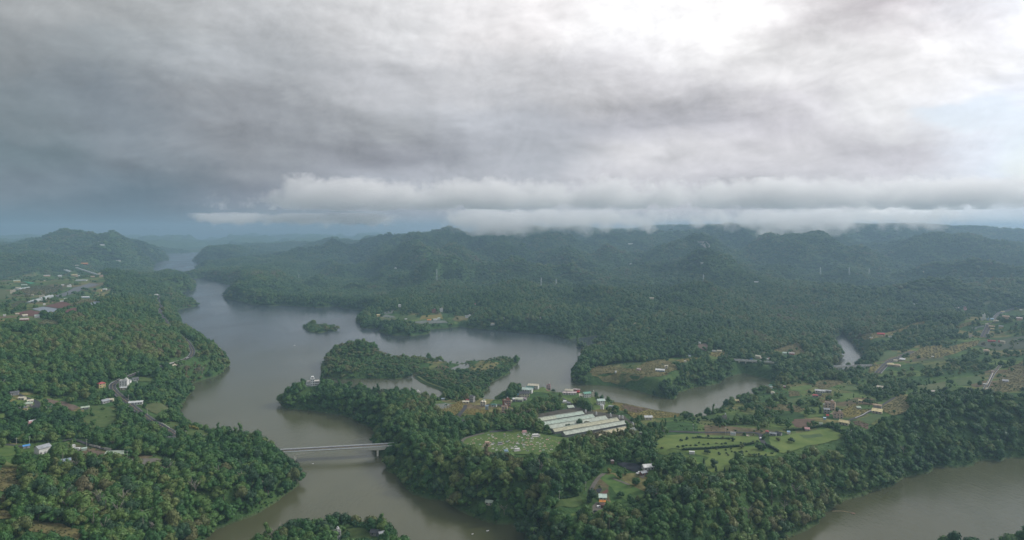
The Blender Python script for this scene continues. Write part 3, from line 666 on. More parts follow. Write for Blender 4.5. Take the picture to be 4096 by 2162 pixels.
ROADS = [
 ('road',9.0,'asphalt',1,[(-1294.7,2454.2,35.8),(-1276.0,2438.5,32.2),(-1266.0,2424.5,31.3),(-1253.6,2402.7,30.6),(-1238.7,2373.1,30.5),(-1221.3,2335.8,30.9),(-1196.5,2286.8,32.3),(-1164.1,2226.1,34.5),(-1124.4,2153.7,37.5),(-1077.2,2069.7,41.0),(-1035.6,1993.9,44.7),(-999.8,1926.3,48.1),(-969.6,1867.0,51.0),(-945.1,1815.9,53.3),(-922.8,1771.5,54.7),(-902.7,1734.0,55.2),(-884.8,1703.2,54.8),(-869.0,1679.2,53.8),(-854.1,1656.5,52.4),(-840.2,1635.2,50.8),(-827.1,1615.2,49.3),(-815.0,1596.5,47.9),(-801.4,1575.8,46.9),(-786.4,1553.1,46.1),(-770.1,1528.3,45.7),(-752.3,1501.6,45.5),(-735.2,1476.5,45.4),(-718.8,1453.0,45.2),(-703.0,1431.2,44.8),(-687.9,1411.0,44.4),(-673.9,1391.6,43.8),(-661.1,1373.0,43.1),(-649.3,1355.1,42.4),(-638.7,1338.0,41.7),(-629.5,1323.1,40.9),(-621.7,1310.4,40.2),(-615.4,1299.8,39.6),(-610.6,1291.4,39.0),(-606.0,1282.7,38.5),(-601.7,1273.6,38.2),(-597.7,1264.2,38.1),(-593.9,1254.5,38.0),(-591.0,1245.9,37.9),(-588.8,1238.5,37.7),(-586.8,1227.0,37.2),(-586.9,1215.7,36.5),(-588.8,1203.2,35.9),(-591.1,1189.0,35.9),(-592.3,1181.1,36.2),(-593.4,1172.8,36.8),(-593.4,1162.3,37.7),(-592.2,1149.6,38.8),(-589.7,1134.7,40.1),(-586.0,1117.7,41.4),(-583.5,1103.3,42.6),(-582.2,1091.6,43.5),(-582.1,1082.4,44.2),(-583.2,1075.9,44.6),(-584.1,1068.6,44.8),(-584.8,1060.4,44.9),(-585.2,1051.4,44.9),(-585.5,1041.6,44.8),(-585.7,1032.7,44.7),(-585.7,1024.7,44.7),(-585.6,1017.5,44.6),(-585.4,1011.2,44.6),(-584.6,1000.6,44.4),(-583.2,992.4,44.2),(-581.4,985.5,43.9),(-579.0,979.4,43.5),(-575.3,972.8,42.9),(-570.3,965.5,42.2),(-564.1,957.8,41.4),(-557.0,950.1,40.5),(-548.2,941.0,39.5),(-543.1,935.8,38.9),(-537.6,930.1,38.3),(-532.2,924.8,37.7),(-526.9,919.9,36.9),(-521.8,915.3,36.2),(-516.9,911.0,35.4),(-511.8,906.2,34.8),(-506.5,901.0,34.2),(-501.0,895.3,33.8),(-495.4,889.1,33.5),(-490.0,883.3,33.2),(-484.9,878.0,33.0),(-480.0,873.1,32.8),(-475.4,868.6,32.7),(-470.6,863.9,32.5),(-465.5,858.9,32.2),(-460.2,853.6,31.9),(-454.6,848.1,31.5),(-449.0,842.8,31.1),(-443.3,837.7,30.6),(-437.5,832.8,30.1),(-431.6,828.2,29.6),(-426.1,823.7,29.2),(-421.0,819.4,28.9),(-416.2,815.2,28.7),(-411.8,811.1,28.5),(-403.8,803.8,28.3),(-397.1,797.5,28.1),(-390.7,791.4,27.9),(-384.5,785.2,27.7),(-377.3,781.1,27.1),(-368.5,779.7,26.1),(-358.8,780.4,24.8),(-348.3,783.0,23.6),(-336.3,784.9,22.6),(-329.6,785.3,22.1),(-322.4,785.3,21.8),(-315.3,784.3,21.5),(-308.3,782.3,21.3),(-301.4,779.3,21.2),(-294.6,775.3,21.1),(-286.2,770.4,21.0),(-284.5,769.4,21.0)]),
 ('lane',5.0,'asphalt',0,[(-111.3,791.5,26.4),(-104.2,799.1,26.6),(-99.5,804.2,26.7),(-94.5,808.7,26.8),(-89.0,812.5,27.0),(-83.2,815.7,27.2),(-77.0,818.3,27.4),(-71.7,821.3,27.6),(-63.8,828.4,27.7),(-59.7,837.7,27.5),(-59.6,843.9,27.2),(-60.8,851.2,26.9),(-63.2,859.5,26.5),(-65.3,866.3,26.1),(-68.4,875.6,25.6),(-70.1,885.0,25.2),(-69.3,894.4,25.0),(-67.8,905.0,24.7),(-66.1,916.3,24.2),(-65.1,928.3,23.7),(-65.0,934.4,23.4),(-65.2,940.6,23.2),(-65.4,948.4,22.8),(-65.4,949.9,22.6)]),
 ('lane',6.0,'asphalt',0,[(-3.4,889.9,27.3),(-0.7,897.6,27.2),(-0.1,904.7,26.9),(-1.5,911.7,26.4),(-4.9,918.7,25.8),(-9.5,927.3,25.0),(-12.7,936.6,24.4),(-14.3,942.4,24.1),(-20.0,949.4,23.5),(-28.7,950.4,23.1),(-35.8,949.9,22.8)]),
 ('lane',5.0,'asphalt',0,[(-14.9,983.8,21.2),(-8.7,976.5,22.0),(-4.6,971.7,22.3),(1.5,971.1,22.6),(4.9,982.5,22.2),(6.4,990.2,21.9),(8.1,998.2,21.5),(9.9,1006.7,21.0),(11.9,1015.5,20.5),(13.9,1024.3,20.0),(15.9,1033.0,19.3),(17.9,1041.6,18.5),(19.8,1050.1,17.2),(22.3,1062.7,15.5),(25.3,1079.4,13.1),(28.9,1100.2,10.2),(32.9,1125.1,7.2),(36.0,1143.7,4.5),(38.0,1156.1,2.1),(39.1,1162.3,2.0)]),
 ('lane',5.0,'asphalt',0,[(71.7,979.1,25.5),(74.5,969.7,25.7),(76.4,963.4,25.8),(78.2,957.5,25.9),(81.4,947.1,26.0),(83.9,937.7,26.3),(85.6,927.3,26.7),(86.3,917.6,27.2),(86.7,913.4,27.6)]),
 ('road',12.0,'asphalt',1,[(1029.1,1475.6,34.7),(1038.9,1487.8,35.6),(1048.6,1499.9,36.2),(1061.7,1516.1,37.2),(1073.3,1530.2,38.5),(1083.5,1542.3,40.2),(1092.2,1552.3,42.2),(1099.5,1560.3,44.4),(1107.9,1569.6,46.6),(1117.4,1580.2,48.4),(1127.9,1592.2,49.4),(1139.5,1605.5,49.0),(1168.4,1642.3,46.6),(1214.8,1702.8,42.0),(1278.5,1786.9,35.8),(1359.6,1894.5,29.0),(1423.0,1976.5,23.1),(1468.8,2032.8,19.2),(1496.8,2063.5,17.7),(1516.5,2072.4,19.9),(1531.9,2076.9,24.1),(1545.7,2078.3,28.4),(1547.2,2078.5,29.4)]),
 ('road',11.0,'asphalt',1,[(645.0,1192.2,16.0),(652.5,1202.0,16.5),(660.0,1211.8,16.9),(670.0,1224.9,17.2),(679.5,1237.2,17.6),(688.6,1248.8,17.9),(697.3,1259.7,18.2),(705.5,1269.8,18.5),(713.3,1278.7,18.8),(720.7,1286.5,19.1),(727.6,1293.2,19.4),(734.2,1298.7,19.7),(740.7,1304.3,20.0),(747.3,1310.2,20.2),(753.9,1316.2,20.4),(760.6,1322.3,20.4),(767.1,1328.6,20.4),(773.6,1335.1,20.4),(780.0,1341.7,20.4),(786.2,1348.4,20.5),(792.2,1354.5,20.5),(803.1,1364.9,20.8),(811.8,1372.5,21.2),(815.5,1375.8,21.5)]),
 ('lane',5.0,'asphalt',1,[(631.1,899.1,48.5),(637.2,908.4,47.7),(643.3,917.8,47.2),(651.3,930.2,46.6),(659.0,941.3,46.1),(666.2,951.3,45.6),(673.0,959.9,45.3),(679.4,967.4,45.0),(688.3,978.0,44.7),(699.7,992.0,44.4),(713.6,1009.2,44.2),(730.1,1029.7,44.0),(743.6,1046.3,43.9),(754.2,1059.0,43.9),(761.8,1067.9,44.1),(766.6,1072.9,44.3),(771.8,1078.4,44.7),(777.6,1084.4,45.0),(783.9,1090.8,45.3),(790.6,1097.8,45.6),(795.7,1103.0,45.9),(800.8,1108.2,46.3)]),
 ('lane',3.4,'asphalt',0,[(393.7,806.5,39.6),(401.3,810.9,39.6),(407.9,815.7,39.6),(416.0,822.0,39.6),(423.6,827.7,39.7),(430.7,832.9,40.0),(437.1,838.2,40.4),(443.2,843.7,40.8),(450.3,849.7,41.1),(458.1,856.3,41.3),(466.2,863.6,41.3),(476.4,873.8,41.0),(484.6,882.4,40.8),(494.8,893.4,40.5),(506.9,906.7,40.1),(516.1,916.7,39.8),(522.2,923.4,39.6),(525.2,926.7,39.3)]),
 ('lane',5.0,'asphalt',0,[(271.2,722.5,39.4),(271.7,728.8,39.6),(272.8,737.0,39.5),(274.3,743.3,39.3),(277.2,751.9,39.1),(280.0,761.2,38.9),(277.4,768.2,38.4),(268.3,771.3,37.8),(260.9,772.9,37.4),(251.7,774.7,37.0),(242.9,776.1,36.6),(234.6,777.2,36.3),(226.6,778.0,36.0),(219.1,778.5,35.8),(212.1,779.3,35.7),(205.6,780.5,35.5),(199.5,782.0,35.3),(187.9,785.5,34.8),(181.7,786.8,34.6),(175.0,787.8,34.4),(168.1,788.5,34.2),(159.3,789.4,34.0),(157.6,789.6,33.9)]),
 ('track',4.0,'gravel',0,[(73.0,626.1,28.3),(76.0,634.7,28.6),(78.6,642.0,28.8),(81.7,649.9,29.0),(84.9,657.0,29.0),(88.4,662.7,29.0),(91.1,666.7,29.0)]),
 ('track',3.0,'gravel',0,[(97.7,654.7,28.4),(103.5,649.4,27.9),(108.7,643.7,27.6),(111.3,640.7,27.5)]),
 ('lane',4.0,'asphalt',0,[(-652.9,892.1,52.7),(-645.1,888.5,51.0),(-635.2,884.1,49.4),(-627.0,881.5,47.8),(-620.4,879.8,46.4),(-615.1,876.6,45.4),(-610.3,871.2,44.8),(-603.3,861.2,44.5),(-599.0,854.5,44.4),(-593.7,846.1,44.4),(-592.6,844.4,44.3)]),
 ('lane',4.0,'asphalt',0,[(-534.3,697.6,48.2),(-527.4,698.4,47.3),(-518.6,699.3,46.5),(-511.8,699.3,45.8),(-505.4,698.5,45.0)]),
 ('lane',4.0,'asphalt',0,[(-485.3,731.3,40.5),(-486.3,739.4,39.5),(-480.9,743.1,38.6),(-474.5,740.0,38.4),(-465.8,734.1,38.2),(-456.0,727.4,38.2),(-450.8,724.0,38.1),(-445.3,720.6,38.1),(-435.5,715.6,37.9),(-427.2,712.9,37.6),(-419.8,711.1,37.2),(-413.1,709.9,36.9),(-408.3,709.1,36.6)]),
 ('track',4.0,'gravel',0,[(-53.8,747.8,28.4),(-56.3,757.2,27.9),(-57.3,765.6,27.7),(-56.8,775.1,27.7),(-54.1,783.0,27.8),(-48.7,788.4,28.0),(-42.9,792.9,28.2),(-37.3,797.1,28.4),(-33.2,800.2,28.7)]),
 ('track',4.0,'grass_path',0,[(-171.7,1231.8,2.0),(-167.6,1223.0,2.0),(-163.6,1214.2,2.0),(-158.3,1202.6,2.0),(-153.1,1192.3,2.0),(-148.3,1183.6,2.0),(-143.6,1176.3,2.0),(-139.2,1170.4,2.0),(-134.9,1164.7,2.0),(-130.6,1159.1,2.0),(-126.3,1153.6,2.0),(-117.7,1140.7,2.3),(-113.2,1131.1,3.4),(-108.6,1119.4,5.0),(-103.7,1105.7,6.7),(-100.1,1095.3,8.3),(-97.7,1088.4,9.7),(-96.5,1085.0,10.9)]),
]
BR_L = (-281.0, 790.0, 11.0)
BR_R = (-141.0, 812.0, 12.2)
HOUSES = [
 (-654.3,888.4,9.2,5.5,'gable',1,'slate','grey_wall',10,'long grey roofed house at the top of the far left lane'),
 (-635.1,876.4,8.0,4.8,'gable',1,'cream_tin','cream_wall',-35,'cream roofed house between the grey roof and the asphalt yard'),
 (-614.5,857.8,9.3,6.5,'hip',1,'sage_tin','cream_wall',0,'sage green hipped house at the edge of the asphalt yard'),
 (-622.8,873.4,6.5,3.9,'gable',1,'cream_tin','cream_wall',8,'cream tin annexe behind the sage green hipped house'),
 (-605.0,835.1,9.9,5.9,'hip',1,'slate','yellow_wall',25,'yellow walled house with a dark grey hipped roof below the asphalt yard'),
 (-560.1,788.7,6.9,4.8,'gable',1,'white_tin','grey_wall',25,'white roofed cottage in the trees below the yellow house'),
 (-557.7,781.3,4.4,3.0,'shed',1,'pink_tin','grey_wall',0,'small pink lean to on the left of the white roofed cottage'),
 (-616.3,937.8,5.3,3.7,'gable',1,'sage_tin','grey_wall',0,'pale green hut alone in the dense left hillside wood'),
 (-588.4,968.4,8.8,6.6,'hip',2,'red_tin','yellow_wall',20,'two storey yellow house with a red hipped roof left of the road bend'),
 (-548.2,868.0,9.0,4.5,'gable',1,'sage_tin','grey_wall',0,'low pale green farm shed right of the bare earth slope'),
 (-544.5,903.6,9.3,6.5,'gable',1,'grey_tin','grey_wall',30,'grey roofed shed left of the road below the bend'),
 (-543.0,912.3,8.7,5.2,'gable',1,'cream_tin','cream_wall',-20,'cream roofed wing behind the grey shed by the road'),
 (-564.6,983.6,11.0,7.7,'flat',3,'concrete','white_wall',-22,'white three storey modern house inside the road bend'),
 (-571.0,1002.6,9.8,5.9,'gable',1,'grey_tin','white_wall',-20,'grey metal workshop behind the white modern house'),
 (-555.7,968.2,9.2,4.6,'gable',1,'white_tin','cream_wall',-20,'light grey tin shed in front of the white modern house'),
 (-569.9,1021.9,8.5,6.8,'gable',1,'slate','grey_wall',15,'dark grey cabin by the small meadow above the wood'),
 (-508.5,913.7,16.3,4.6,'gable',1,'white_tin','white_wall',-8,'long low white shed beside the straight of the left road'),
 (-376.5,896.0,9.6,7.2,'gable',1,'white_bright','white_wall',-10,'bright white shed on the lawn by the lake'),
 (-385.7,764.3,13.8,8.3,'hip',1,'slate','cream_wall',-15,'big slate roofed house with yellowish walls among trees'),
 (-410.1,776.8,3.2,3.0,'gable',1,'grey_tin','white_wall',0,'tiny white hut left of the big slate roofed house'),
 (-500.1,695.7,5.7,3.4,'gable',1,'blue_tin','grey_wall',10,'bright blue roofed hut beside the lowest left lane'),
 (-476.0,685.1,11.3,9.0,'gable',2,'grey_tin','white_wall',28,'large grey gabled barn with a white front wall'),
 (-442.4,657.2,9.0,3.1,'flat',1,'white_tin','white_wall',5,'white box building at the left end of the low workshop'),
 (-435.2,659.2,8.0,3.0,'shed',1,'blue_grey_tin','white_wall',5,'low blue grey workshop with a row of dark windows'),
 (-463.1,713.4,3.1,3.0,'flat',1,'white_tin','white_wall',20,'small white cabin above the bare earth yard'),
 (-452.1,703.1,4.2,3.0,'flat',1,'white_tin','white_wall',-25,'white shipping container lying on the bare earth yard'),
 (-446.2,704.8,4.8,3.0,'arch',1,'mint_tin','mint_wall',0,'pale mint tent at the head of the bare earth yard'),
 (-406.3,692.0,18.2,4.5,'shed',1,'sage_tin','rust_wall',-24,'unfinished rusty hall with a green roof edge'),
 (-348.3,684.1,4.7,3.3,'gable',1,'white_tin','white_wall',0,'tiny white hut at the right end of the gravel yard'),
 (-283.8,1151.2,6.2,4.3,'gable',1,'white_tin','white_wall',0,'small white house behind the trees of the long spit'),
 (-154.6,1095.5,11.0,6.6,'flat',2,'concrete','white_wall',10,'white two storey house between the spit trees and the inlet'),
 (-116.5,1070.5,7.3,3.7,'gable',1,'white_bright','white_wall',5,'white twin bay hut left of the yellow field'),
 (-102.1,998.6,4.6,3.2,'gable',1,'blue_grey_tin','grey_wall',5,'blue grey shed right beside the white twin bay hut'),
 (-66.3,971.1,9.0,4.1,'gable',1,'cream_tin','cream_wall',-5,'long cream barn at the top of the yellow field'),
 (-64.6,982.9,4.9,3.0,'gable',1,'red_tin','grey_wall',-8,'small dull red roof behind the long cream barn'),
 (-57.6,979.4,6.7,5.4,'gable',3,'slate','grey_wall',-35,'tall grey gabled house with a dark roof near the right inlet'),
 (-40.4,945.9,7.5,4.5,'gable2',2,'cream_tin','cream_wall',-15,'tall cream house with twin gables in the village'),
 (-40.4,979.4,3.2,3.0,'gable',1,'sage_tin','white_wall',0,'small pale green roof behind the twin gabled house'),
 (-25.1,940.7,7.7,5.4,'hip',1,'dark_green_tin','white_wall',-12,'white cottage with a dark green hipped roof in the village'),
 (-34.2,918.4,4.4,3.5,'gable',2,'blue_grey_tin','blue_grey_wall',0,'blue grey two storey house below the dark green roof'),
 (-9.9,896.0,7.7,4.6,'flat',3,'concrete','peach_wall',-5,'peach three storey shop house at the village road bend'),
 (-7.6,937.0,10.0,6.0,'flat',3,'cream_tin','brick_wall',20,'red brown three storey terrace in the village centre'),
 (-2.7,961.9,5.3,3.2,'gable',1,'cream_tin','cream_wall',10,'cream roof right behind the red brown terrace'),
 (10.6,972.0,10.3,8.3,'arch',1,'mint_cream_tin','grey_wall',-15,'cream and mint barrel roofed hall at the lower end of the village row'),
 (17.1,980.6,8.3,6.7,'gable',1,'pink_grey_tin','grey_wall',-20,'greyish pink roof right of the barrel roofed hall'),
 (18.0,1001.3,14.4,8.7,'gable',2,'charcoal_tin','cream_wall',8,'wide charcoal roofed house in the middle of the village row'),
 (23.8,1032.0,14.9,8.9,'gable',2,'mint_tin','white_wall',-14,'big pale mint gabled hall in the village row'),
 (28.0,1064.0,12.1,6.1,'shed',1,'dark_green_tin','grey_wall',-8,'dark green roof behind the pale mint hall'),
 (34.2,1071.5,16.3,8.1,'gable',2,'cream_tin','white_wall',-14,'large cream roofed house at the top of the village row'),
 (62.3,1150.4,6.6,4.0,'flat',2,'concrete','pink_wall',-5,'pink two storey house behind the ball court'),
 (95.2,1123.5,12.8,6.4,'gable',1,'cream_tin','cream_wall',-8,'cream gabled school hall at the back of the compound'),
 (80.5,1014.7,8.5,5.1,'hip',1,'pinkish_tin','white_wall',0,'pinkish white roofed house at the left of the compound'),
 (89.9,1012.8,12.2,4.9,'gable',1,'pinkish_tin','white_wall',6,'long pinkish white roof at the front of the compound'),
 (108.3,1129.3,10.5,3.1,'gable',1,'pinkish_tin','red_wall',-14,'narrow white roof with a red edge behind the compound'),
 (100.2,1025.1,4.7,3.7,'hip',1,'scarlet_tin','red_wall',0,'scarlet canopy right of the compound'),
 (110.1,994.8,11.0,6.6,'gable',2,'jade_tin','white_wall',28,'white two storey house with a jade green roof'),
 (104.5,993.7,10.6,4.2,'shed',1,'cream_tin','cream_wall',5,'low cream shed left of the jade green roof'),
 (120.1,999.7,3.2,3.0,'flat',2,'concrete','cream_wall',10,'narrow cream block right of the jade green roof'),
 (73.3,950.4,5.5,4.4,'arch',1,'white_bright','white_wall',10,'round white roofed hut beside the lane to the long sheds'),
 (79.2,940.3,5.0,3.5,'gable',1,'grey_tin','grey_wall',-15,'small grey roof right of the round white hut'),
 (79.5,914.4,8.7,4.3,'shed',1,'sage_tin','grey_wall',25,'sage green carport roof above the top long shed'),
 (124.6,949.6,10.5,7.4,'gable',2,'mint_tin','white_wall',20,'pale mint roofed villa behind the long sheds'),
 (120.5,903.5,4.1,3.3,'gable',2,'white_bright','white_wall',-20,'narrow white shrine house in front of the mint villa'),
 (137.6,931.0,8.3,4.2,'arch',1,'grey_tin','grey_wall',-12,'grey polytunnel beside the yellow crop field'),
 (172.6,855.9,9.5,5.7,'gable',1,'white_tin','cream_wall',12,'off white hut at the near edge of the yellow crop field'),
 (267.9,851.8,5.4,3.8,'flat',2,'concrete','grey_wall',8,'grey concrete hut on the green slope above the lane'),
 (249.3,762.5,5.5,3.0,'flat',1,'blue_grey_tin','white_wall',0,'low white hut carrying four round tanks beside the lane'),
 (291.9,755.4,7.0,3.5,'gable',1,'grey_tin','grey_wall',-10,'pale grey roofed farmhouse by the lane end'),
 (298.9,757.1,6.1,4.3,'gable',1,'charcoal_tin','grey_wall',-20,'charcoal roofed farmhouse right of the pale grey one'),
 (288.6,764.7,3.5,3.0,'hip',1,'red_tin','grey_wall',0,'small red roof left of the pale grey farmhouse'),
 (312.9,764.3,3.3,3.0,'gable',1,'light_blue_tin','white_wall',0,'light blue hut at the corner of the right lawn'),
 (186.4,699.9,5.3,3.0,'flat',1,'white_tin','white_wall',2,'white kiosk between the hedge and the lower lawn'),
 (328.7,988.8,8.4,4.2,'gable',1,'yellow_tin','yellow_wall',-5,'yellow roofed house among trees on the channel shore'),
 (343.4,1061.1,4.8,3.0,'gable',1,'cream_tin','cream_wall',10,'small cream roof left of the yellow roofed house'),
 (148.1,778.3,3.7,3.0,'flat',1,'sage_tin','grey_wall',0,'grey green water tank house below the conifer row'),
 (134.7,670.6,10.1,7.0,'gable',1,'white_bright','white_wall',22,'white gabled packing shed beside the black shade beds'),
 (128.1,658.9,6.4,4.5,'gable',1,'grey_tin','brick_wall',35,'grey roofed hut in front of the white packing shed'),
 (82.0,610.2,6.8,4.1,'shed',1,'mint_tin','mint_wall',3,'pale mint shed by the big round tree'),
 (80.5,601.1,5.4,3.2,'gable',1,'orange_tin','cream_wall',2,'bright orange roofed house on the grassy knoll'),
 (80.1,594.4,4.4,3.5,'hip',1,'rust_tin','rust_wall',10,'rusty brown roof in front of the orange house'),
 (102.8,692.4,3.2,3.0,'hip',1,'pinkish_tin','rust_wall',10,'pinkish open pavilion at the corner of the black shade beds'),
 (-21.4,638.4,6.9,4.8,'gable',1,'sage_tin','cream_wall',-15,'pale sage pavilion alone in the bank wood above the water'),
 (-148.3,570.4,7.0,5.6,'flat',2,'charcoal_tin','white_wall',10,'white house with a dark flat roof on the near spit'),
 (-114.2,566.7,7.9,6.3,'gable',1,'charcoal_tin','grey_wall',-20,'charcoal roofed house on the right of the near spit lawn'),
 (-108.7,563.3,5.3,4.2,'gable',1,'grey_tin','grey_wall',20,'light grey roof beside the charcoal one on the near spit'),
 (461.2,1011.5,13.3,5.3,'gable',1,'white_tin','white_wall',0,'long white shed with blue doors in the right farmland'),
 (472.1,1010.8,10.1,5.0,'flat',1,'grey_tin','grey_wall',0,'grey framed lean to right of the shed with blue doors'),
 (433.0,965.2,7.3,4.4,'hip',1,'red_tin','grey_wall',10,'red roofed hut below the shed with blue doors'),
 (440.2,970.3,7.9,3.9,'gable',1,'charcoal_tin','grey_wall',0,'charcoal roof just behind the red roofed hut'),
 (413.2,877.8,12.1,6.1,'flat',3,'concrete','peach_wall',-6,'peach three storey farmhouse on the right slope'),
 (399.8,858.8,6.7,4.7,'gable',2,'grey_tin','grey_wall',10,'grey block in front of the peach farmhouse'),
 (411.0,885.8,4.9,3.9,'gable',2,'sage_tin','cream_wall',-20,'sage roofed wing left of the peach farmhouse'),
 (401.6,832.4,10.8,4.8,'flat',2,'charcoal_tin','peach_wall',8,'cream house with a dark flat roof below the oval pool'),
 (365.9,800.1,3.7,3.0,'gable',1,'sage_tin','white_wall',0,'pale green hut right of the ploughed brown plot'),
 (391.2,837.6,3.0,3.0,'gable',1,'scarlet_tin','grey_wall',0,'tiny scarlet roof left of the cream house'),
 (380.2,821.6,3.0,3.0,'flat',1,'light_blue_tin','light_blue_wall',0,'light blue tarpaulin hut above the hedge corner'),
 (392.9,798.6,10.3,7.2,'gable',1,'yellow_tin','cream_wall',-18,'pale yellow gabled barn at the hedge corner'),
 (462.5,855.0,9.3,5.6,'arch',2,'tan_tin','grey_wall',-8,'tan vaulted barn at the end of the white walled lane'),
 (454.3,840.7,10.9,5.4,'shed',1,'yellow_tin','cream_wall',-10,'pale yellow porch roof in front of the tan vaulted barn'),
 (468.3,906.0,6.4,4.4,'gable',1,'yellow_tin','cream_wall',-5,'yellow roofed cottage in the right orchard'),
 (556.7,1019.2,10.3,6.2,'gable',1,'cream_tin','white_wall',-18,'cream roofed house near the foot of the far right slope'),
 (443.8,864.8,4.8,3.0,'shed',1,'sage_tin','grey_wall',15,'sage tin roof lying in the yellow crop rows'),
 (341.2,781.0,5.2,3.0,'shed',1,'pink_tin','grey_wall',5,'thin pink roofed shelter on the garden beds'),
 (413.3,1079.3,5.4,3.2,'gable',1,'jade_tin','white_wall',0,'jade roof among the trees on the channel bank'),
 (407.9,1063.7,3.9,3.0,'gable',1,'mint_tin','white_wall',0,'mint roof just below the jade roof on the channel bank'),
 (394.9,1024.0,5.3,4.2,'hip',1,'cream_tin','white_wall',0,'cream pavilion among trees left of the green field'),
 (428.7,1062.4,3.9,3.0,'gable',1,'pinkish_tin','red_wall',0,'pink roofed hut at the left end of the green field'),
 (222.0,1181.7,6.1,4.9,'gable',1,'pinkish_tin','pink_wall',-25,'pinkish barn in the middle of the terrace field'),
 (255.8,1167.3,14.7,5.9,'gable',1,'white_bright','light_blue_wall',-5,'long white and blue shed on the terrace field'),
 (270.5,1184.4,5.6,4.5,'gable',2,'cream_tin','cream_wall',0,'cream two storey house behind the white and blue shed'),
 (181.5,1182.2,3.2,3.0,'flat',1,'white_bright','white_wall',0,'tiny white hut on the left of the terrace field'),
 (406.1,1356.6,8.4,3.0,'flat',1,'white_bright','white_wall',0,'white box hall on the wooded knoll'),
 (416.4,1356.4,8.7,4.3,'gable',1,'cream_tin','cream_wall',-5,'cream hall right beside the white box hall on the knoll'),
 (398.9,1439.3,5.4,3.2,'gable',1,'white_tin','white_wall',-10,'white hut at the top of the bare slope'),
 (321.4,1255.0,4.4,3.1,'gable',1,'cream_tin','cream_wall',15,'cream hut on the ridge path above the terrace field'),
 (316.1,1391.4,3.0,3.0,'flat',2,'concrete','white_wall',0,'pale square tower hut in the wood behind the terrace field'),
 (341.7,1301.4,4.8,3.4,'gable',1,'blue_grey_tin','white_wall',0,'blue grey roofed hut below the bare slope'),
 (479.2,1315.4,9.0,6.3,'gable',2,'cream_tin','cream_wall',-20,'cream house beside the middle viaduct'),
 (486.8,1310.0,7.1,5.0,'gable',1,'pinkish_tin','cream_wall',0,'low cream house right of the viaduct house'),
 (502.2,1313.9,6.2,4.9,'gable',1,'pink_tin','pink_wall',0,'pink house at the right end of the viaduct hamlet'),
 (493.8,1308.7,5.5,3.9,'gable',1,'white_tin','white_wall',0,'white hut between the cream and pink viaduct houses'),
 (555.2,1369.8,11.3,6.8,'gable',1,'mint_tin','mint_wall',-5,'mint green shed on the brown terraced hill'),
 (565.2,1369.0,12.6,5.0,'gable',1,'pinkish_tin','red_wall',-5,'red edged white roof beside the mint green shed'),
 (540.2,1352.4,3.8,3.0,'flat',1,'white_bright','white_wall',0,'tiny white hut below the mint green shed'),
 (697.6,1244.6,11.1,8.9,'hip',1,'yellow_tin','cream_wall',0,'yellowish domed roof by the right bridge road'),
 (702.2,1232.0,10.4,7.3,'hip',1,'tan_tin','cream_wall',-10,'tan hipped roof right of the yellowish domed roof'),
 (741.9,1284.1,8.8,5.3,'shed',1,'white_tin','grey_wall',-10,'white tin roof across the road from the domed roof'),
 (727.6,1282.2,6.0,4.2,'gable',1,'cream_tin','white_wall',10,'small cream house above the bridge road junction'),
 (845.2,1547.5,14.6,5.8,'gable',1,'scarlet_tin','red_wall',-5,'scarlet roofed barn on the long yellow terrace'),
 (802.0,1509.4,6.0,3.0,'flat',1,'white_tin','white_wall',-15,'pair of white sheets of roof left of the scarlet barn'),
 (848.7,1516.7,6.1,3.0,'flat',1,'white_tin','white_wall',5,'white hut right of the scarlet barn'),
 (1140.2,1632.4,6.4,5.1,'flat',4,'concrete','white_wall',0,'white four storey block beside the far right road'),
 (1129.8,1624.2,5.3,4.2,'flat',2,'concrete','white_wall',0,'lower white block at the left of the four storey one'),
 (1142.9,1623.1,5.6,4.0,'flat',2,'blue_grey_tin','light_blue_wall',0,'pale blue house between the white block and the road'),
 (1158.2,1630.3,6.7,4.7,'gable',2,'light_blue_tin','light_blue_wall',0,'sky blue house touching the far right road'),
 (1135.3,1584.9,9.0,5.4,'gable',1,'cream_tin','cream_wall',-5,'cream house on the right kerb of the far right road'),
 (1177.4,1610.4,12.6,6.3,'gable',2,'peach_tin','peach_wall',-10,'peach villa right of the far right road'),
 (1498.0,2063.1,8.5,5.1,'gable',1,'yellow_tin','cream_wall',0,'yellow house where the far right road bends away'),
 (1163.1,1548.5,10.8,6.5,'gable',2,'pinkish_tin','peach_wall',0,'pinkish farm group at the right edge of the valley'),
 (1103.8,1554.7,10.8,5.4,'gable',1,'tan_tin','yellow_wall',-5,'tan and yellow house beside the middle of the far right road'),
 (1094.2,1539.2,7.0,4.2,'gable',1,'yellow_tin','cream_wall',-5,'yellow hut below the tan and yellow house'),
 (1105.7,1527.8,8.3,5.8,'gable',2,'grey_tin','yellow_wall',0,'grey roofed yellow house on the slope right of the road'),
 (1108.0,1576.5,5.5,3.3,'gable',1,'cream_tin','white_wall',0,'cream hut left of the far right road'),
 (982.2,1384.2,12.6,4.4,'gable',1,'red_tin','red_wall',3,'long red roof on the crop hill below the road'),
 (988.1,1369.0,4.8,3.8,'gable',1,'red_tin','red_wall',0,'short red roof between the long red roof and the cream house'),
 (977.2,1345.8,7.3,5.1,'gable',2,'cream_tin','cream_wall',-15,'cream house right of the red roofs'),
 (891.9,1270.2,9.1,5.5,'hip',1,'peach_tin','cream_wall',10,'peach roofed farm in a clump of trees on the crop hill'),
 (791.6,1271.6,3.9,3.0,'flat',1,'white_bright','white_wall',0,'tiny white shed on the lower edge of the crop hill'),
 (745.6,1167.1,3.3,3.0,'flat',1,'white_bright','white_wall',0,'tiny white cube hut in the bushy slope'),
 (684.6,977.9,4.7,3.0,'flat',1,'white_tin','white_wall',-10,'white flat hut left of the narrow right lane'),
 (660.3,936.3,5.3,4.2,'gable',1,'cream_tin','cream_wall',-20,'cream cottage right of the narrow right lane'),
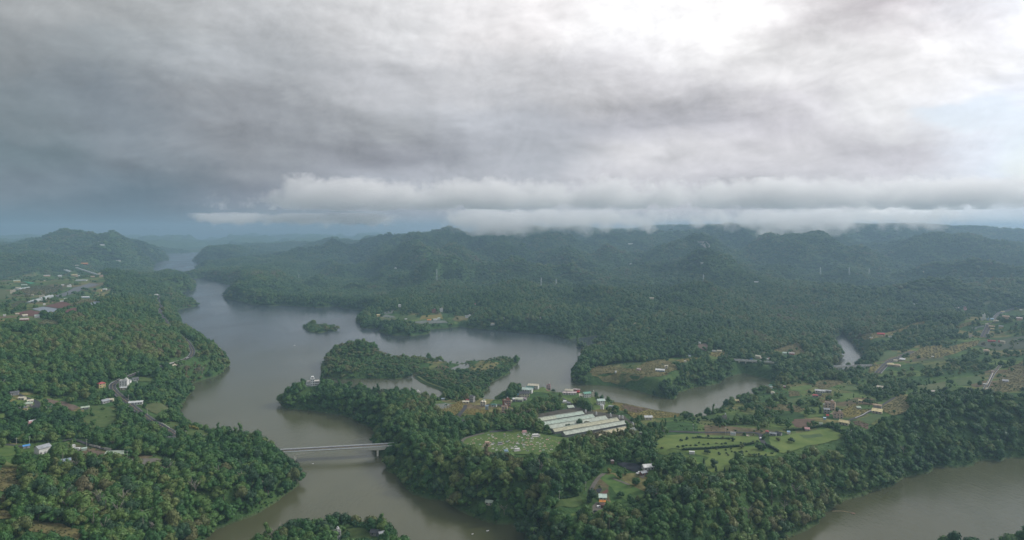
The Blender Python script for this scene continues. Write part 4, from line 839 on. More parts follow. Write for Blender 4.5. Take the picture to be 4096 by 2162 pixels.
 (714.9,979.0,7.0,4.2,'shed',1,'grey_tin','grey_wall',-3,'square grey roof in the tan crop right of the lane'),
 (760.6,1069.9,3.0,3.0,'flat',1,'pinkish_tin','pink_wall',0,'pinkish hut at the upper end of the narrow lane'),
 (1391.3,2114.9,13.3,5.3,'gable',1,'pinkish_tin','white_wall',0,'long white hut on the hazy middle slope'),
 (1425.9,2126.3,8.3,5.0,'gable',1,'pink_tin','pink_wall',0,'upper pink house on the hazy middle slope'),
 (1413.5,2106.4,9.2,6.4,'gable',1,'pink_tin','pink_wall',0,'lower pink house on the hazy middle slope'),
 (1285.1,2144.7,14.5,5.8,'gable',1,'white_tin','white_wall',0,'long white farm in the hazy valley'),
 (1255.0,2104.4,15.1,4.5,'gable',1,'grey_tin','white_wall',0,'grey white sheds below the long white farm'),
 (1548.9,2056.6,6.7,4.7,'gable',1,'cream_tin','white_wall',0,'cream house at the far right edge above the road'),
 (1109.7,1807.9,3.5,3.0,'flat',1,'cream_tin','cream_wall',0,'cream hut at the upper end of the long yellow terrace'),
 (-390.9,1978.9,9.4,6.6,'gable',2,'yellow_tin','yellow_wall',0,'yellow house beside the netted plot across the lake'),
 (-345.1,2075.8,9.0,7.2,'hip',2,'white_tin','white_wall',0,'white villa high on the wooded slope across the lake'),
 (-231.6,2007.2,11.4,8.0,'flat',3,'concrete','brick_wall',0,'red and white block in the lakeshore hamlet'),
 (-210.9,2015.1,9.5,6.7,'flat',3,'concrete','white_wall',0,'white block right of the red and white one'),
 (-233.4,1904.0,11.2,6.7,'gable',1,'orange_tin','cream_wall',-5,'orange red roofed house above the lakeshore nets'),
 (-217.1,1910.3,10.8,5.4,'gable',1,'white_tin','white_wall',5,'white hut row right of the orange red roof'),
 (-207.3,1916.0,7.6,5.3,'gable',2,'mint_tin','white_wall',0,'mint roofed house at the end of the white hut row'),
 (-125.5,1937.5,17.6,8.8,'flat',2,'blue_grey_tin','white_wall',0,'wide white two storey guesthouse across the lake'),
 (-112.3,1920.3,6.5,4.6,'gable',1,'pinkish_tin','white_wall',0,'small pinkish roof right of the guesthouse'),
 (-52.8,1835.9,11.5,5.7,'gable',1,'cream_tin','white_wall',-5,'cream and white house near the far shoreline'),
 (-20.9,1845.8,5.6,3.4,'gable',1,'white_tin','white_wall',0,'small white house in the wood above the shoreline'),
 (-110.2,2063.9,8.2,5.7,'gable',1,'red_tin','white_wall',0,'red roofed hut high in the wood across the lake'),
 (-303.0,1929.1,6.2,3.7,'gable',1,'white_tin','white_wall',0,'white hut above the lakeshore mansion'),
 (-1538.9,2083.7,14.0,9.8,'flat',3,'concrete','cream_wall',0,'cream block with rows of windows on the left plateau'),
 (-1651.3,2256.4,16.2,6.5,'arch',1,'cream_tin','cream_wall',-12,'cream vaulted shed behind the cream block'),
 (-1809.0,2469.3,19.5,11.7,'gable',2,'sage_tin','yellow_wall',-4,'yellow house with a green roof on the left plateau'),
 (-1698.6,2353.2,16.9,5.1,'gable',1,'mint_tin','mint_wall',-20,'pale mint shed right of the yellow house'),
 (-2129.0,3093.5,24.9,10.0,'gable',1,'pinkish_tin','peach_wall',-5,'long peach house group at the back of the plateau'),
 (-2092.3,3127.0,15.4,9.2,'gable',2,'white_tin','white_wall',-5,'white house right of the long peach group'),
 (-2061.4,3183.9,21.8,13.1,'gable',2,'yellow_tin','peach_wall',-15,'yellow cream villa beside the greenhouses'),
 (-2059.1,3213.8,7.7,6.1,'gable',1,'white_bright','white_wall',0,'small white gable right of the yellow cream villa'),
 (-1677.5,2745.8,10.2,7.2,'flat',2,'cream_tin','cream_wall',0,'upper cream cube at the far end of the plateau'),
 (-1609.1,2647.1,12.2,8.6,'flat',2,'concrete','peach_wall',-4,'peach cube below the cream cube'),
 (-1639.4,2646.3,16.6,6.6,'gable',1,'peach_tin','peach_wall',-15,'low peach house left of the peach cube'),
 (-1807.9,2615.5,9.0,5.4,'gable',1,'cream_tin','cream_wall',-20,'cream hut in the middle of the plateau trees'),
 (-1578.9,2374.6,8.2,4.9,'gable',1,'white_tin','white_wall',0,'white hut above the dark hedge line'),
 (-1537.1,2345.9,13.3,8.0,'flat',2,'concrete','white_wall',5,'white two storey house by the long grey field'),
 (-1392.3,2279.2,13.9,8.4,'flat',2,'concrete','yellow_wall',-15,'pale yellow two storey house on the plateau edge'),
 (-1413.2,2346.1,12.3,4.9,'shed',1,'white_tin','white_wall',-10,'white sheds right of the pale yellow house'),
 (-1298.1,2053.7,23.0,9.2,'gable',1,'white_tin','light_blue_wall',-10,'white and blue house group among plateau trees'),
 (-1275.3,1931.8,7.5,5.2,'gable',1,'white_bright','white_wall',-25,'bright white roof above the red field'),
 (-1361.5,1957.5,13.1,7.9,'flat',2,'concrete','cream_wall',-5,'cream house at the upper end of the long tunnel'),
 (-1423.5,2001.5,11.3,4.5,'gable',1,'cream_tin','grey_wall',-15,'cream shed left of the long tunnel'),
 (-992.0,1374.6,14.5,7.3,'gable',1,'pinkish_tin','brick_wall',-15,'long pale roofed brick house below the red field'),
 (-994.6,1415.3,8.7,6.1,'gable',2,'mint_tin','white_wall',0,'white house with a mint roof at the field corner'),
 (-1033.3,1432.4,9.8,5.9,'gable',1,'cream_tin','grey_wall',25,'grey gabled barn at the lower red field'),
 (-1074.0,1467.3,6.1,3.7,'gable',1,'cream_tin','cream_wall',-10,'small cream barn at the left tip of the red field'),
 (-981.4,1307.7,7.4,5.9,'hip',2,'white_tin','white_wall',15,'white pagoda roofed house near the left edge'),
 (-1174.2,1763.6,7.6,5.3,'gable',1,'white_tin','white_wall',0,'white huts at the top corner of the red field'),
 (-1091.8,1691.1,7.6,3.8,'flat',1,'white_tin','grey_wall',5,'white and grey sheds between the two brown fields'),
 (-955.8,1622.2,5.6,3.9,'gable',1,'pinkish_tin','peach_wall',-10,'peach hut in the clearing right of the fields'),
 (-1162.7,1680.0,5.3,4.2,'hip',1,'white_bright','white_wall',0,'small white roof at the grey net field'),
 (-1077.6,1434.7,4.7,3.0,'gable',1,'white_tin','white_wall',0,'white roofed hut at the far left margin'),
 (-2598.9,4024.9,32.8,16.4,'gable',1,'pinkish_tin','peach_wall',0,'peach house under the left hill'),
 (-2617.6,4137.6,35.0,21.0,'gable',2,'orange_tin','brick_wall',-10,'big brick red temple roof under the left hill'),
 (-2596.0,4458.9,29.1,14.5,'flat',2,'concrete','white_wall',0,'white hall on the wooded saddle'),
 (-2739.2,4518.6,25.0,15.0,'gable',1,'white_tin','white_wall',0,'white house high on the left hill'),
 (-3043.5,4989.7,17.9,10.7,'gable',1,'white_tin','white_wall',0,'small white house near the top of the left hill'),
 (-1282.0,2434.7,11.9,6.0,'gable',1,'white_bright','white_wall',-10,'white roof by the road at the wooded cove'),
 (-597.8,1288.7,3.0,3.0,'flat',1,'white_bright','white_wall',0,'tiny white hut on the wooded headland by the road curve'),
 (419.0,2027.6,12.6,5.0,'gable',1,'cream_tin','cream_wall',0,'cream hut on the small green clearing of the mountain'),
 (309.5,1692.8,11.6,4.6,'gable',1,'yellow_tin','cream_wall',-5,'pale yellow shed in the valley wood'),
 (902.9,2497.3,14.7,5.9,'gable',1,'white_tin','white_wall',0,'white hut high on the right hand mountain'),
 (815.6,4648.1,30.3,12.1,'gable',1,'white_tin','white_wall',0,'long white farm under the cloud'),
 (610.4,3462.5,14.7,7.3,'gable',1,'white_tin','white_wall',0,'two white sheds in the middle of the hazy mountain'),
 (770.8,2737.7,13.4,6.7,'gable',1,'white_tin','white_wall',0,'white hut below the pale rock scar'),
 (78.8,1821.0,6.5,4.6,'gable',1,'pinkish_tin','peach_wall',0,'peach hut on the wooded spur below the twin pylons'),
 (1838.7,3015.2,12.8,7.7,'gable',1,'yellow_tin','yellow_wall',0,'yellow house on the sunlit right hand slope'),
 (-597.5,3466.6,10.2,7.1,'gable',1,'white_tin','white_wall',0,'lone white house high on the dark mountain'),
]
TUNNELS = [
 ((-1615.2,2491.5),(-1581.8,2502.1),26,'wide pale greenhouse roof in the middle of the plateau'),
 ((-2378.7,3588.7),(-2072.3,3217.0),18,'pale greenhouse at the back of the plateau'),
 ((-2095.9,3244.3),(-1677.7,2732.8),8,'very long thin greenhouse at the plateau end'),
 ((-1259.8,1757.1),(-1323.9,1933.1),14,'long pale plastic tunnel beside the cream house'),
 ((-1618.5,2201.3),(-1631.4,2274.3),10,'grey plastic tunnel behind the cream block'),
]
SHEDS = [
 ((29.8,839.8),(91.1,874.0),'shed_cream','cream and mint roofed long shed,farthest of the row'),
 ((34.6,823.4),(102.7,859.4),'shed_mint','mint roofed long shed,second from the back'),
 ((43.6,810.4),(117.9,851.7),'shed_pale','pale sage roofed long shed,third from the back'),
 ((47.5,796.3),(131.1,843.3),'shed_yellow','yellowish roofed long shed,half hidden by two round trees'),
 ((59.1,784.1),(138.8,830.7),'shed_pale','pale sage roofed long shed,longest at the front'),
 ((95.2,780.5),(143.3,809.9),'shed_cream2','butter yellow roofed short shed,nearest to the cemetery'),
 ((126.6,780.1),(143.8,793.2),'shed_pale','half hidden pale green shed at the lower right of the row'),
]
SILOS = [
 (96.0,880.7),
 (108.4,869.9),
 (125.6,862.7),
 (135.4,853.3),
 (139.5,852.6),
 (146.9,822.7),
]
FIELDS = [
 ('field','red_soil',0,None,[(-1179.3,1773.1),(-1067.2,1649.1),(-1069.1,1591.4),(-1134.3,1639.2)]),
 ('field','grey_net',0,None,[(-1119.5,1577.0),(-1128.5,1627.4),(-1047.3,1570.4),(-1032.1,1505.3)]),
 ('field','red_soil',0,None,[(-1100.4,1489.1),(-1114.7,1563.7),(-1053.5,1512.6),(-1015.9,1438.7),(-1051.4,1449.1)]),
 ('field','red_soil',0,None,[(-1033.9,1570.4),(-1045.5,1615.6),(-1024.2,1604.9),(-1002.6,1563.7),(-1003.8,1526.4),(-1021.0,1529.2)]),
 ('field','tan_crop',0,'low',[(-1113.5,1724.5),(-1263.7,2017.9),(-1095.2,1782.8),(-1057.2,1674.2)]),
 ('field','grey_net',0,None,[(-1056.7,1681.3),(-1083.3,1759.3),(-1055.3,1743.4),(-1030.3,1649.1)]),
 ('field','dull_net',0,None,[(-1376.6,2028.9),(-1505.7,2318.7),(-1539.7,2458.6),(-1498.4,2457.1),(-1486.8,2408.6),(-1467.5,2313.1),(-1339.9,2005.7)]),
 ('field','green_net',0,None,[(-1805.9,2491.5),(-1777.6,2478.0),(-1714.3,2427.6),(-1705.9,2395.6)]),
 ('field','pale_pasture',0,None,[(-1668.1,2138.4),(-1649.4,2198.6),(-1502.5,2024.0),(-1435.1,1957.8),(-1383.3,1790.4)]),
 ('field','pasture',0,None,[(-1651.8,2376.8),(-1768.9,2641.9),(-1659.0,2514.2),(-1638.1,2411.5),(-1605.2,2275.6)]),
 ('field','lawn',0,None,[(-1628.6,2418.8),(-1622.4,2484.0),(-1606.0,2464.6),(-1607.8,2401.4)]),
 ('field','dull_crop',0,'low',[(-1610.7,2197.3),(-1658.5,2351.1),(-1520.1,2308.9),(-1431.7,2073.5),(-1461.2,2041.2)]),
 ('field','dull_crop',0,'low',[(-1255.0,1676.3),(-1324.1,1823.1),(-1283.1,1785.0),(-1186.3,1606.8)]),
 ('field','light_crop',0,'low',[(-930.3,1324.4),(-963.2,1395.0),(-929.2,1372.4),(-893.0,1339.7),(-890.3,1318.0)]),
 ('field','pasture',0.03,None,[(-1003.2,1369.9),(-1010.8,1412.0),(-974.1,1407.7),(-938.4,1338.9),(-970.7,1336.4)]),
 ('field','lawn',0.05,None,[(-919.4,1221.4),(-902.6,1231.0),(-855.2,1192.9),(-865.4,1175.1)]),
 ('field','bare_earth',0,None,[(-620.6,897.5),(-617.3,900.8),(-593.5,898.6),(-559.8,873.4),(-557.0,856.7),(-568.2,862.9),(-593.8,885.1),(-604.2,880.3)]),
 ('field','pasture',0.04,None,[(-552.9,885.7),(-538.5,890.5),(-506.8,870.8),(-479.2,811.9),(-492.1,793.4),(-525.9,827.2)]),
 ('field','lawn',0.02,None,[(-542.7,697.2),(-513.8,700.2),(-500.5,691.8),(-493.6,682.2),(-494.4,670.8),(-506.6,650.8)]),
 ('field','lawn',0.05,None,[(-624.7,813.3),(-606.6,812.8),(-595.9,796.3),(-603.1,785.3)]),
 ('field','tan_crop',0,'low',[(-481.2,626.1),(-465.0,639.5),(-427.0,588.7),(-423.0,569.1),(-432.9,563.3)]),
 ('field','tan_crop',0,'low',[(-373.5,519.5),(-346.8,522.3),(-326.1,514.8),(-321.7,500.7),(-357.5,501.6)]),
 ('field','tan_crop',0,'low',[(-408.7,531.9),(-402.0,533.2),(-382.1,521.7),(-394.4,513.3)]),
 ('field','pale_pasture',0.02,None,[(-501.4,910.6),(-486.1,928.4),(-486.5,972.6),(-471.4,939.1),(-458.4,872.4)]),
 ('field','pasture',0.06,None,[(-435.1,828.2),(-428.5,853.6),(-374.2,828.7),(-360.7,891.0),(-356.9,816.3),(-382.0,801.1),(-403.1,803.1)]),
 ('field','pasture',0.02,None,[(-574.2,1039.4),(-559.5,1054.0),(-546.0,1025.1),(-559.0,1015.2)]),
 ('yard','asphalt',0,None,[(-608.1,852.6),(-613.7,869.2),(-620.7,876.6),(-615.5,877.7),(-609.0,870.3),(-591.9,843.4),(-603.5,851.0)]),
 ('yard','bare_earth',0,None,[(-447.8,707.0),(-417.8,699.3),(-391.1,683.4),(-411.5,684.7),(-434.8,696.4)]),
 ('yard','gravel',0,None,[(-392.7,686.3),(-364.8,694.3),(-350.0,682.6),(-364.0,672.0),(-382.7,675.2)]),
 ('field','tan_crop',0.1,None,[(-259.3,1130.5),(-245.7,1133.2),(-222.3,1118.3),(-215.1,1044.5)]),
 ('field','yellow_crop',0,'orange',[(-96.4,915.6),(-92.1,943.1),(-71.0,987.4),(-65.8,954.6),(-74.9,888.9)]),
 ('field','yellow_crop',0,'orange',[(-67.5,902.4),(-60.6,928.9),(-31.0,914.5),(-34.7,899.7),(-48.8,889.9)]),
 ('field','net_rows',0.05,None,[(-110.5,955.1),(-94.3,965.6),(-82.5,956.9),(-87.6,934.0),(-97.5,926.1)]),
 ('cemetery_grass','lawn',0,None,[(-56.5,756.5),(-54.1,782.5),(-33.1,798.7),(-25.8,810.9),(5.1,809.9),(24.3,801.1),(48.4,783.9),(69.5,775.9),(60.6,754.6),(44.4,718.6),(31.9,707.4),(-12.7,717.7),(-40.2,733.9)]),
 ('yard','asphalt',0,None,[(-26.9,799.7),(-26.5,806.5),(-14.4,811.9),(1.1,809.9),(0.3,806.5),(-12.7,806.0)]),
 ('yard','gravel',0,None,[(42.6,717.3),(46.6,739.3),(60.5,763.3),(62.2,759.2),(53.0,735.3)]),
 ('field','lawn',0,None,[(45.5,1037.5),(51.8,1061.6),(73.5,1147.7),(86.8,1138.0),(84.6,1120.3),(67.7,1031.9),(53.2,1026.3)]),
 ('ball_court','court_red',0,None,[(53.2,1057.2),(70.7,1144.9),(74.7,1139.4),(57.2,1040.7)]),
 ('field','yellow_crop',0,'orange',[(141.4,957.4),(181.7,1051.4),(221.8,1026.3),(225.4,900.8),(214.6,883.0),(197.2,876.1),(154.5,858.3),(148.4,895.9)]),
 ('field','brown_soil',0,None,[(153.1,944.8),(187.0,1038.8),(189.1,929.5),(151.8,883.0)]),
 ('yard','shaded_yard',0,None,[(28.0,872.9),(94.1,921.7),(98.3,895.3),(143.3,870.8),(151.2,833.7),(150.1,820.7),(100.2,792.0),(60.7,795.8)]),
 ('lawn','lawn_lit',0,None,[(154.4,728.2),(161.4,746.9),(176.1,767.0),(196.5,772.6),(219.2,768.0),(240.7,763.3),(263.0,756.9),(274.9,751.0),(269.7,732.6),(250.1,728.6),(224.9,722.5),(179.6,711.7),(168.9,716.4),(159.2,706.1),(150.3,712.5)]),
 ('lawn','lawn_lit',0,None,[(178.6,707.8),(207.0,712.5),(234.6,718.2),(247.1,719.9),(259.0,719.9),(257.9,706.5),(264.3,698.5),(274.1,697.6),(266.5,685.5),(228.2,689.7),(224.7,683.4),(211.4,651.2),(192.1,644.9),(186.7,659.1),(190.3,671.6),(200.9,688.8),(190.4,697.6)]),
 ('lawn','lawn_lit',0,None,[(276.5,722.5),(285.5,751.4),(305.6,754.6),(324.2,770.8),(367.8,787.7),(373.0,758.3),(356.2,742.4),(334.5,730.8),(313.3,722.5),(280.0,696.4),(276.0,697.6)]),
 ('paddock','net_green',0,None,[(324.1,763.8),(349.6,767.0),(347.3,755.1),(322.6,748.7)]),
 ('field','brown_soil',0,None,[(340.3,821.7),(348.4,833.7),(360.5,829.7),(369.4,822.2),(360.6,810.9),(352.4,799.2),(338.0,793.0),(333.5,796.3)]),
 ('field','lawn',0,None,[(437.0,1062.3),(483.5,1089.6),(465.1,1050.2),(435.6,1022.0),(431.5,1048.9)]),
 ('field','tan_crop',0.02,'low',[(481.3,1082.4),(511.2,1128.4),(557.1,1147.7),(552.4,1121.0),(508.9,1068.7),(475.3,1034.4)]),
 ('field','tan_crop',0.02,'low',[(425.4,1038.8),(433.9,1022.6),(422.5,989.2),(405.5,988.0)]),
 ('field','yellow_crop',0.02,'low',[(450.4,992.2),(475.7,1003.0),(433.3,917.2),(420.2,925.6)]),
 ('field','lawn',0.04,None,[(449.1,950.5),(478.9,1001.8),(510.0,994.0),(492.5,956.3),(450.5,919.5),(440.6,928.9)]),
 ('field','pasture',0.05,None,[(527.5,1076.5),(555.7,1075.2),(521.9,1017.1),(499.9,1020.1)]),
 ('field','lawn',0.03,None,[(367.9,865.0),(393.4,899.7),(415.2,901.9),(387.6,841.8),(365.0,831.2)]),
 ('field','pasture',0.1,None,[(383.0,967.9),(419.6,976.1),(406.9,938.5),(383.3,931.8),(371.8,939.7)]),
 ('field','yellow_crop',0.01,'low',[(412.8,853.6),(452.8,898.6),(458.9,894.3),(441.2,862.9),(455.7,857.2),(421.9,829.7),(409.5,835.7)]),
 ('field','tan_crop',0.01,'low',[(477.7,871.3),(529.5,931.2),(547.8,930.1),(507.6,861.9),(484.0,832.2),(465.1,823.2),(464.0,843.4)]),
 ('field','net_green',0,None,[(421.7,821.7),(449.5,836.8),(454.8,826.7),(420.1,795.8)]),
 ('field','brown_soil',0.02,'low',[(408.6,810.9),(417.1,812.8),(420.1,795.8),(408.7,776.8),(404.2,796.3)]),
 ('field','tan_crop',0.06,'low',[(354.2,945.9),(383.1,931.2),(387.8,886.7),(370.5,869.2),(345.4,909.0)]),
 ('field','tan_crop',0.0,'orange',[(137.5,1223.6),(161.0,1249.0),(183.9,1212.6),(217.0,1187.9),(246.2,1242.2),(278.6,1272.6),(293.1,1255.8),(296.4,1206.0),(291.1,1184.3),(249.0,1137.3),(227.0,1139.4),(203.0,1163.8),(183.8,1179.3),(143.5,1189.3)]),
 ('field','yellow_crop',0.0,'low',[(306.8,1269.5),(321.9,1282.6),(358.0,1298.2),(353.2,1285.7),(310.1,1246.0)]),
 ('field','yellow_crop',0.02,'low',[(391.9,1350.2),(427.0,1355.1),(417.9,1330.8),(394.8,1304.5),(386.2,1316.4)]),
 ('bare_slope','bare_earth',0.05,None,[(387.7,1427.4),(411.9,1434.3),(408.0,1390.8),(389.6,1356.8),(382.9,1378.2)]),
 ('field','tan_crop',0.02,'low',[(547.7,1412.0),(644.1,1513.6),(653.0,1521.8),(613.0,1432.6),(600.6,1380.8),(562.8,1360.1),(559.1,1390.8),(544.7,1395.8)]),
 ('field','yellow_crop',0,'low',[(817.1,1583.7),(826.6,1572.3),(882.4,1594.3),(1013.7,1715.2),(1054.8,1718.3),(1041.3,1700.7),(955.6,1644.2),(841.7,1516.3),(794.0,1496.3)]),
 ('field','net_green',0,None,[(694.6,1289.6),(772.3,1394.2),(796.2,1395.8),(766.8,1347.0),(713.7,1296.7)]),
 ('field','yellow_crop',0.02,'low',[(639.5,1211.1),(677.7,1274.9),(693.2,1264.9),(655.0,1208.2)]),
 ('field','yellow_crop',0.01,'low',[(755.6,1283.4),(801.7,1359.2),(853.3,1402.6),(900.8,1422.2),(899.4,1410.3),(873.9,1377.4),(909.4,1395.0),(994.9,1435.2),(938.3,1364.2),(837.4,1280.3),(787.3,1260.4),(777.5,1282.6)]),
 ('field','tan_crop',0.02,'low',[(1051.1,1599.1),(1083.0,1631.3),(1116.3,1620.5),(1096.0,1608.8),(1075.7,1609.8)]),
 ('field','net_rows',0,None,[(1081.4,1592.3),(1101.8,1577.0),(1094.5,1566.6),(1074.2,1574.2)]),
 ('yard','gravel',0,None,[(991.1,1471.2),(1027.7,1518.1),(1047.0,1532.0),(1011.8,1490.0)]),
 ('field','tan_crop',0.03,'low',[(665.1,940.2),(727.9,1010.3),(796.3,1082.4),(847.8,1118.9),(691.8,902.9),(660.8,914.5)]),
 ('field','net_green',0,None,[(687.4,1052.7),(727.1,1048.9),(692.6,1000.6),(656.1,991.6)]),
 ('field','pale_pasture',0.05,None,[(615.4,1028.2),(670.2,1043.8),(621.6,969.7),(592.0,967.9)]),
 ('field','dull_crop',0.05,None,[(939.4,1365.8),(978.0,1408.6),(1066.6,1407.7),(945.2,1247.5),(911.3,1280.3)]),
 ('yard','pale_pad',0,None,[(581.7,951.1),(589.1,959.8),(602.4,964.4),(601.5,954.6),(595.4,946.5)]),
 ('field','pale_pasture',0.03,None,[(1477.9,2148.7),(1522.7,2159.1),(1534.0,2148.7),(1493.1,2137.1)]),
 ('field','pale_pasture',0.03,None,[(1272.4,1939.0),(1395.3,2094.9),(1299.9,1929.6),(1256.5,1892.7)]),
 ('rock_scar','pale_pad',0,None,[(998.5,3641.2),(1020.1,3612.7),(1040.9,3562.8),(1041.1,3543.5),(1023.3,3552.1),(1005.9,3603.9)]),
 ('field','grass_deep',0,None,[(84.0,656.3),(91.9,666.3),(99.3,665.5),(103.7,655.5),(110.1,645.7),(119.2,627.3),(123.0,617.9),(120.4,607.5),(112.9,604.2),(102.8,603.1),(95.7,620.8),(93.9,636.0),(88.0,645.7)]),
 ('field','pasture',0.01,None,[(37.7,600.9),(43.7,602.7),(59.4,612.3),(62.5,612.6),(62.9,597.7),(52.3,588.0),(38.1,591.2)]),
 ('field','lawn',0.0,None,[(43.7,570.5),(55.4,580.9),(63.2,591.6),(64.0,589.8),(56.1,578.5),(45.9,568.1)]),
 ('field','grass_deep',0.05,None,[(129.1,656.7),(140.2,671.2),(146.1,668.3),(141.1,652.4),(131.9,649.2)]),
 ('field','lawn',0.0,None,[(69.9,583.4),(76.4,589.1),(81.5,591.6),(80.7,589.1),(74.6,582.3)]),
 ('field','grass_deep',0.0,None,[(84.7,600.6),(92.9,609.0),(100.0,606.8),(94.4,596.6),(85.8,594.1)]),
 ('yard','gravel',0,None,[(121.9,658.3),(122.1,665.1),(129.1,667.9),(136.8,665.5),(128.7,654.4),(126.2,650.0)]),
 ('yard','gravel',0,None,[(65.8,580.6),(74.7,602.7),(83.5,606.0),(82.9,594.4),(74.1,585.9),(69.7,580.9)]),
 ('shade_bed','black_net',0,None,[(104.8,690.9),(115.2,692.2),(126.0,686.3),(131.7,675.6),(124.8,667.9),(121.3,666.7),(116.4,673.2),(110.8,682.6)]),
 ('shade_bed','black_net',0,None,[(77.8,627.3),(83.6,632.6),(84.0,629.5),(80.3,620.8),(78.1,622.0)]),
 ('field','red_soil',0,None,[(82.2,622.3),(89.2,631.8),(89.3,625.7),(85.2,618.2)]),
 ('lawn','pasture',0,None,[(-148.2,582.0),(-141.7,585.5),(-128.4,582.7),(-118.0,567.7),(-117.1,558.9),(-143.7,568.4)]),
 ('field','net_rows',0,None,[(-383.3,1973.3),(-373.9,2003.3),(-344.6,1976.8),(-335.5,1956.6)]),
 ('field','net_rows',0.03,None,[(-388.9,2011.8),(-367.5,2052.3),(-356.5,2044.9),(-357.5,2006.9)]),
 ('field','pale_pasture',0.03,None,[(-397.0,1967.3),(-334.7,1951.9),(-319.5,1927.3),(-386.2,1932.0)]),
 ('field','yellow_crop',0.02,None,[(-262.8,1913.4),(-263.1,1969.7),(-206.7,1984.0),(-197.3,1928.5),(-250.3,1928.5)]),
 ('field','net_rows',0.01,None,[(-283.9,1884.7),(-244.1,1908.8),(-189.0,1900.7),(-177.3,1872.2),(-233.5,1853.1)]),
 ('field','tan_crop',0.02,None,[(-169.6,1926.1),(-161.8,1963.7),(-138.9,1956.6),(-122.7,1906.5),(-159.8,1896.1)]),
 ('field','pasture',0.05,None,[(-328.8,1972.1),(-277.2,1976.8),(-267.6,1921.5),(-317.0,1934.3)]),
]
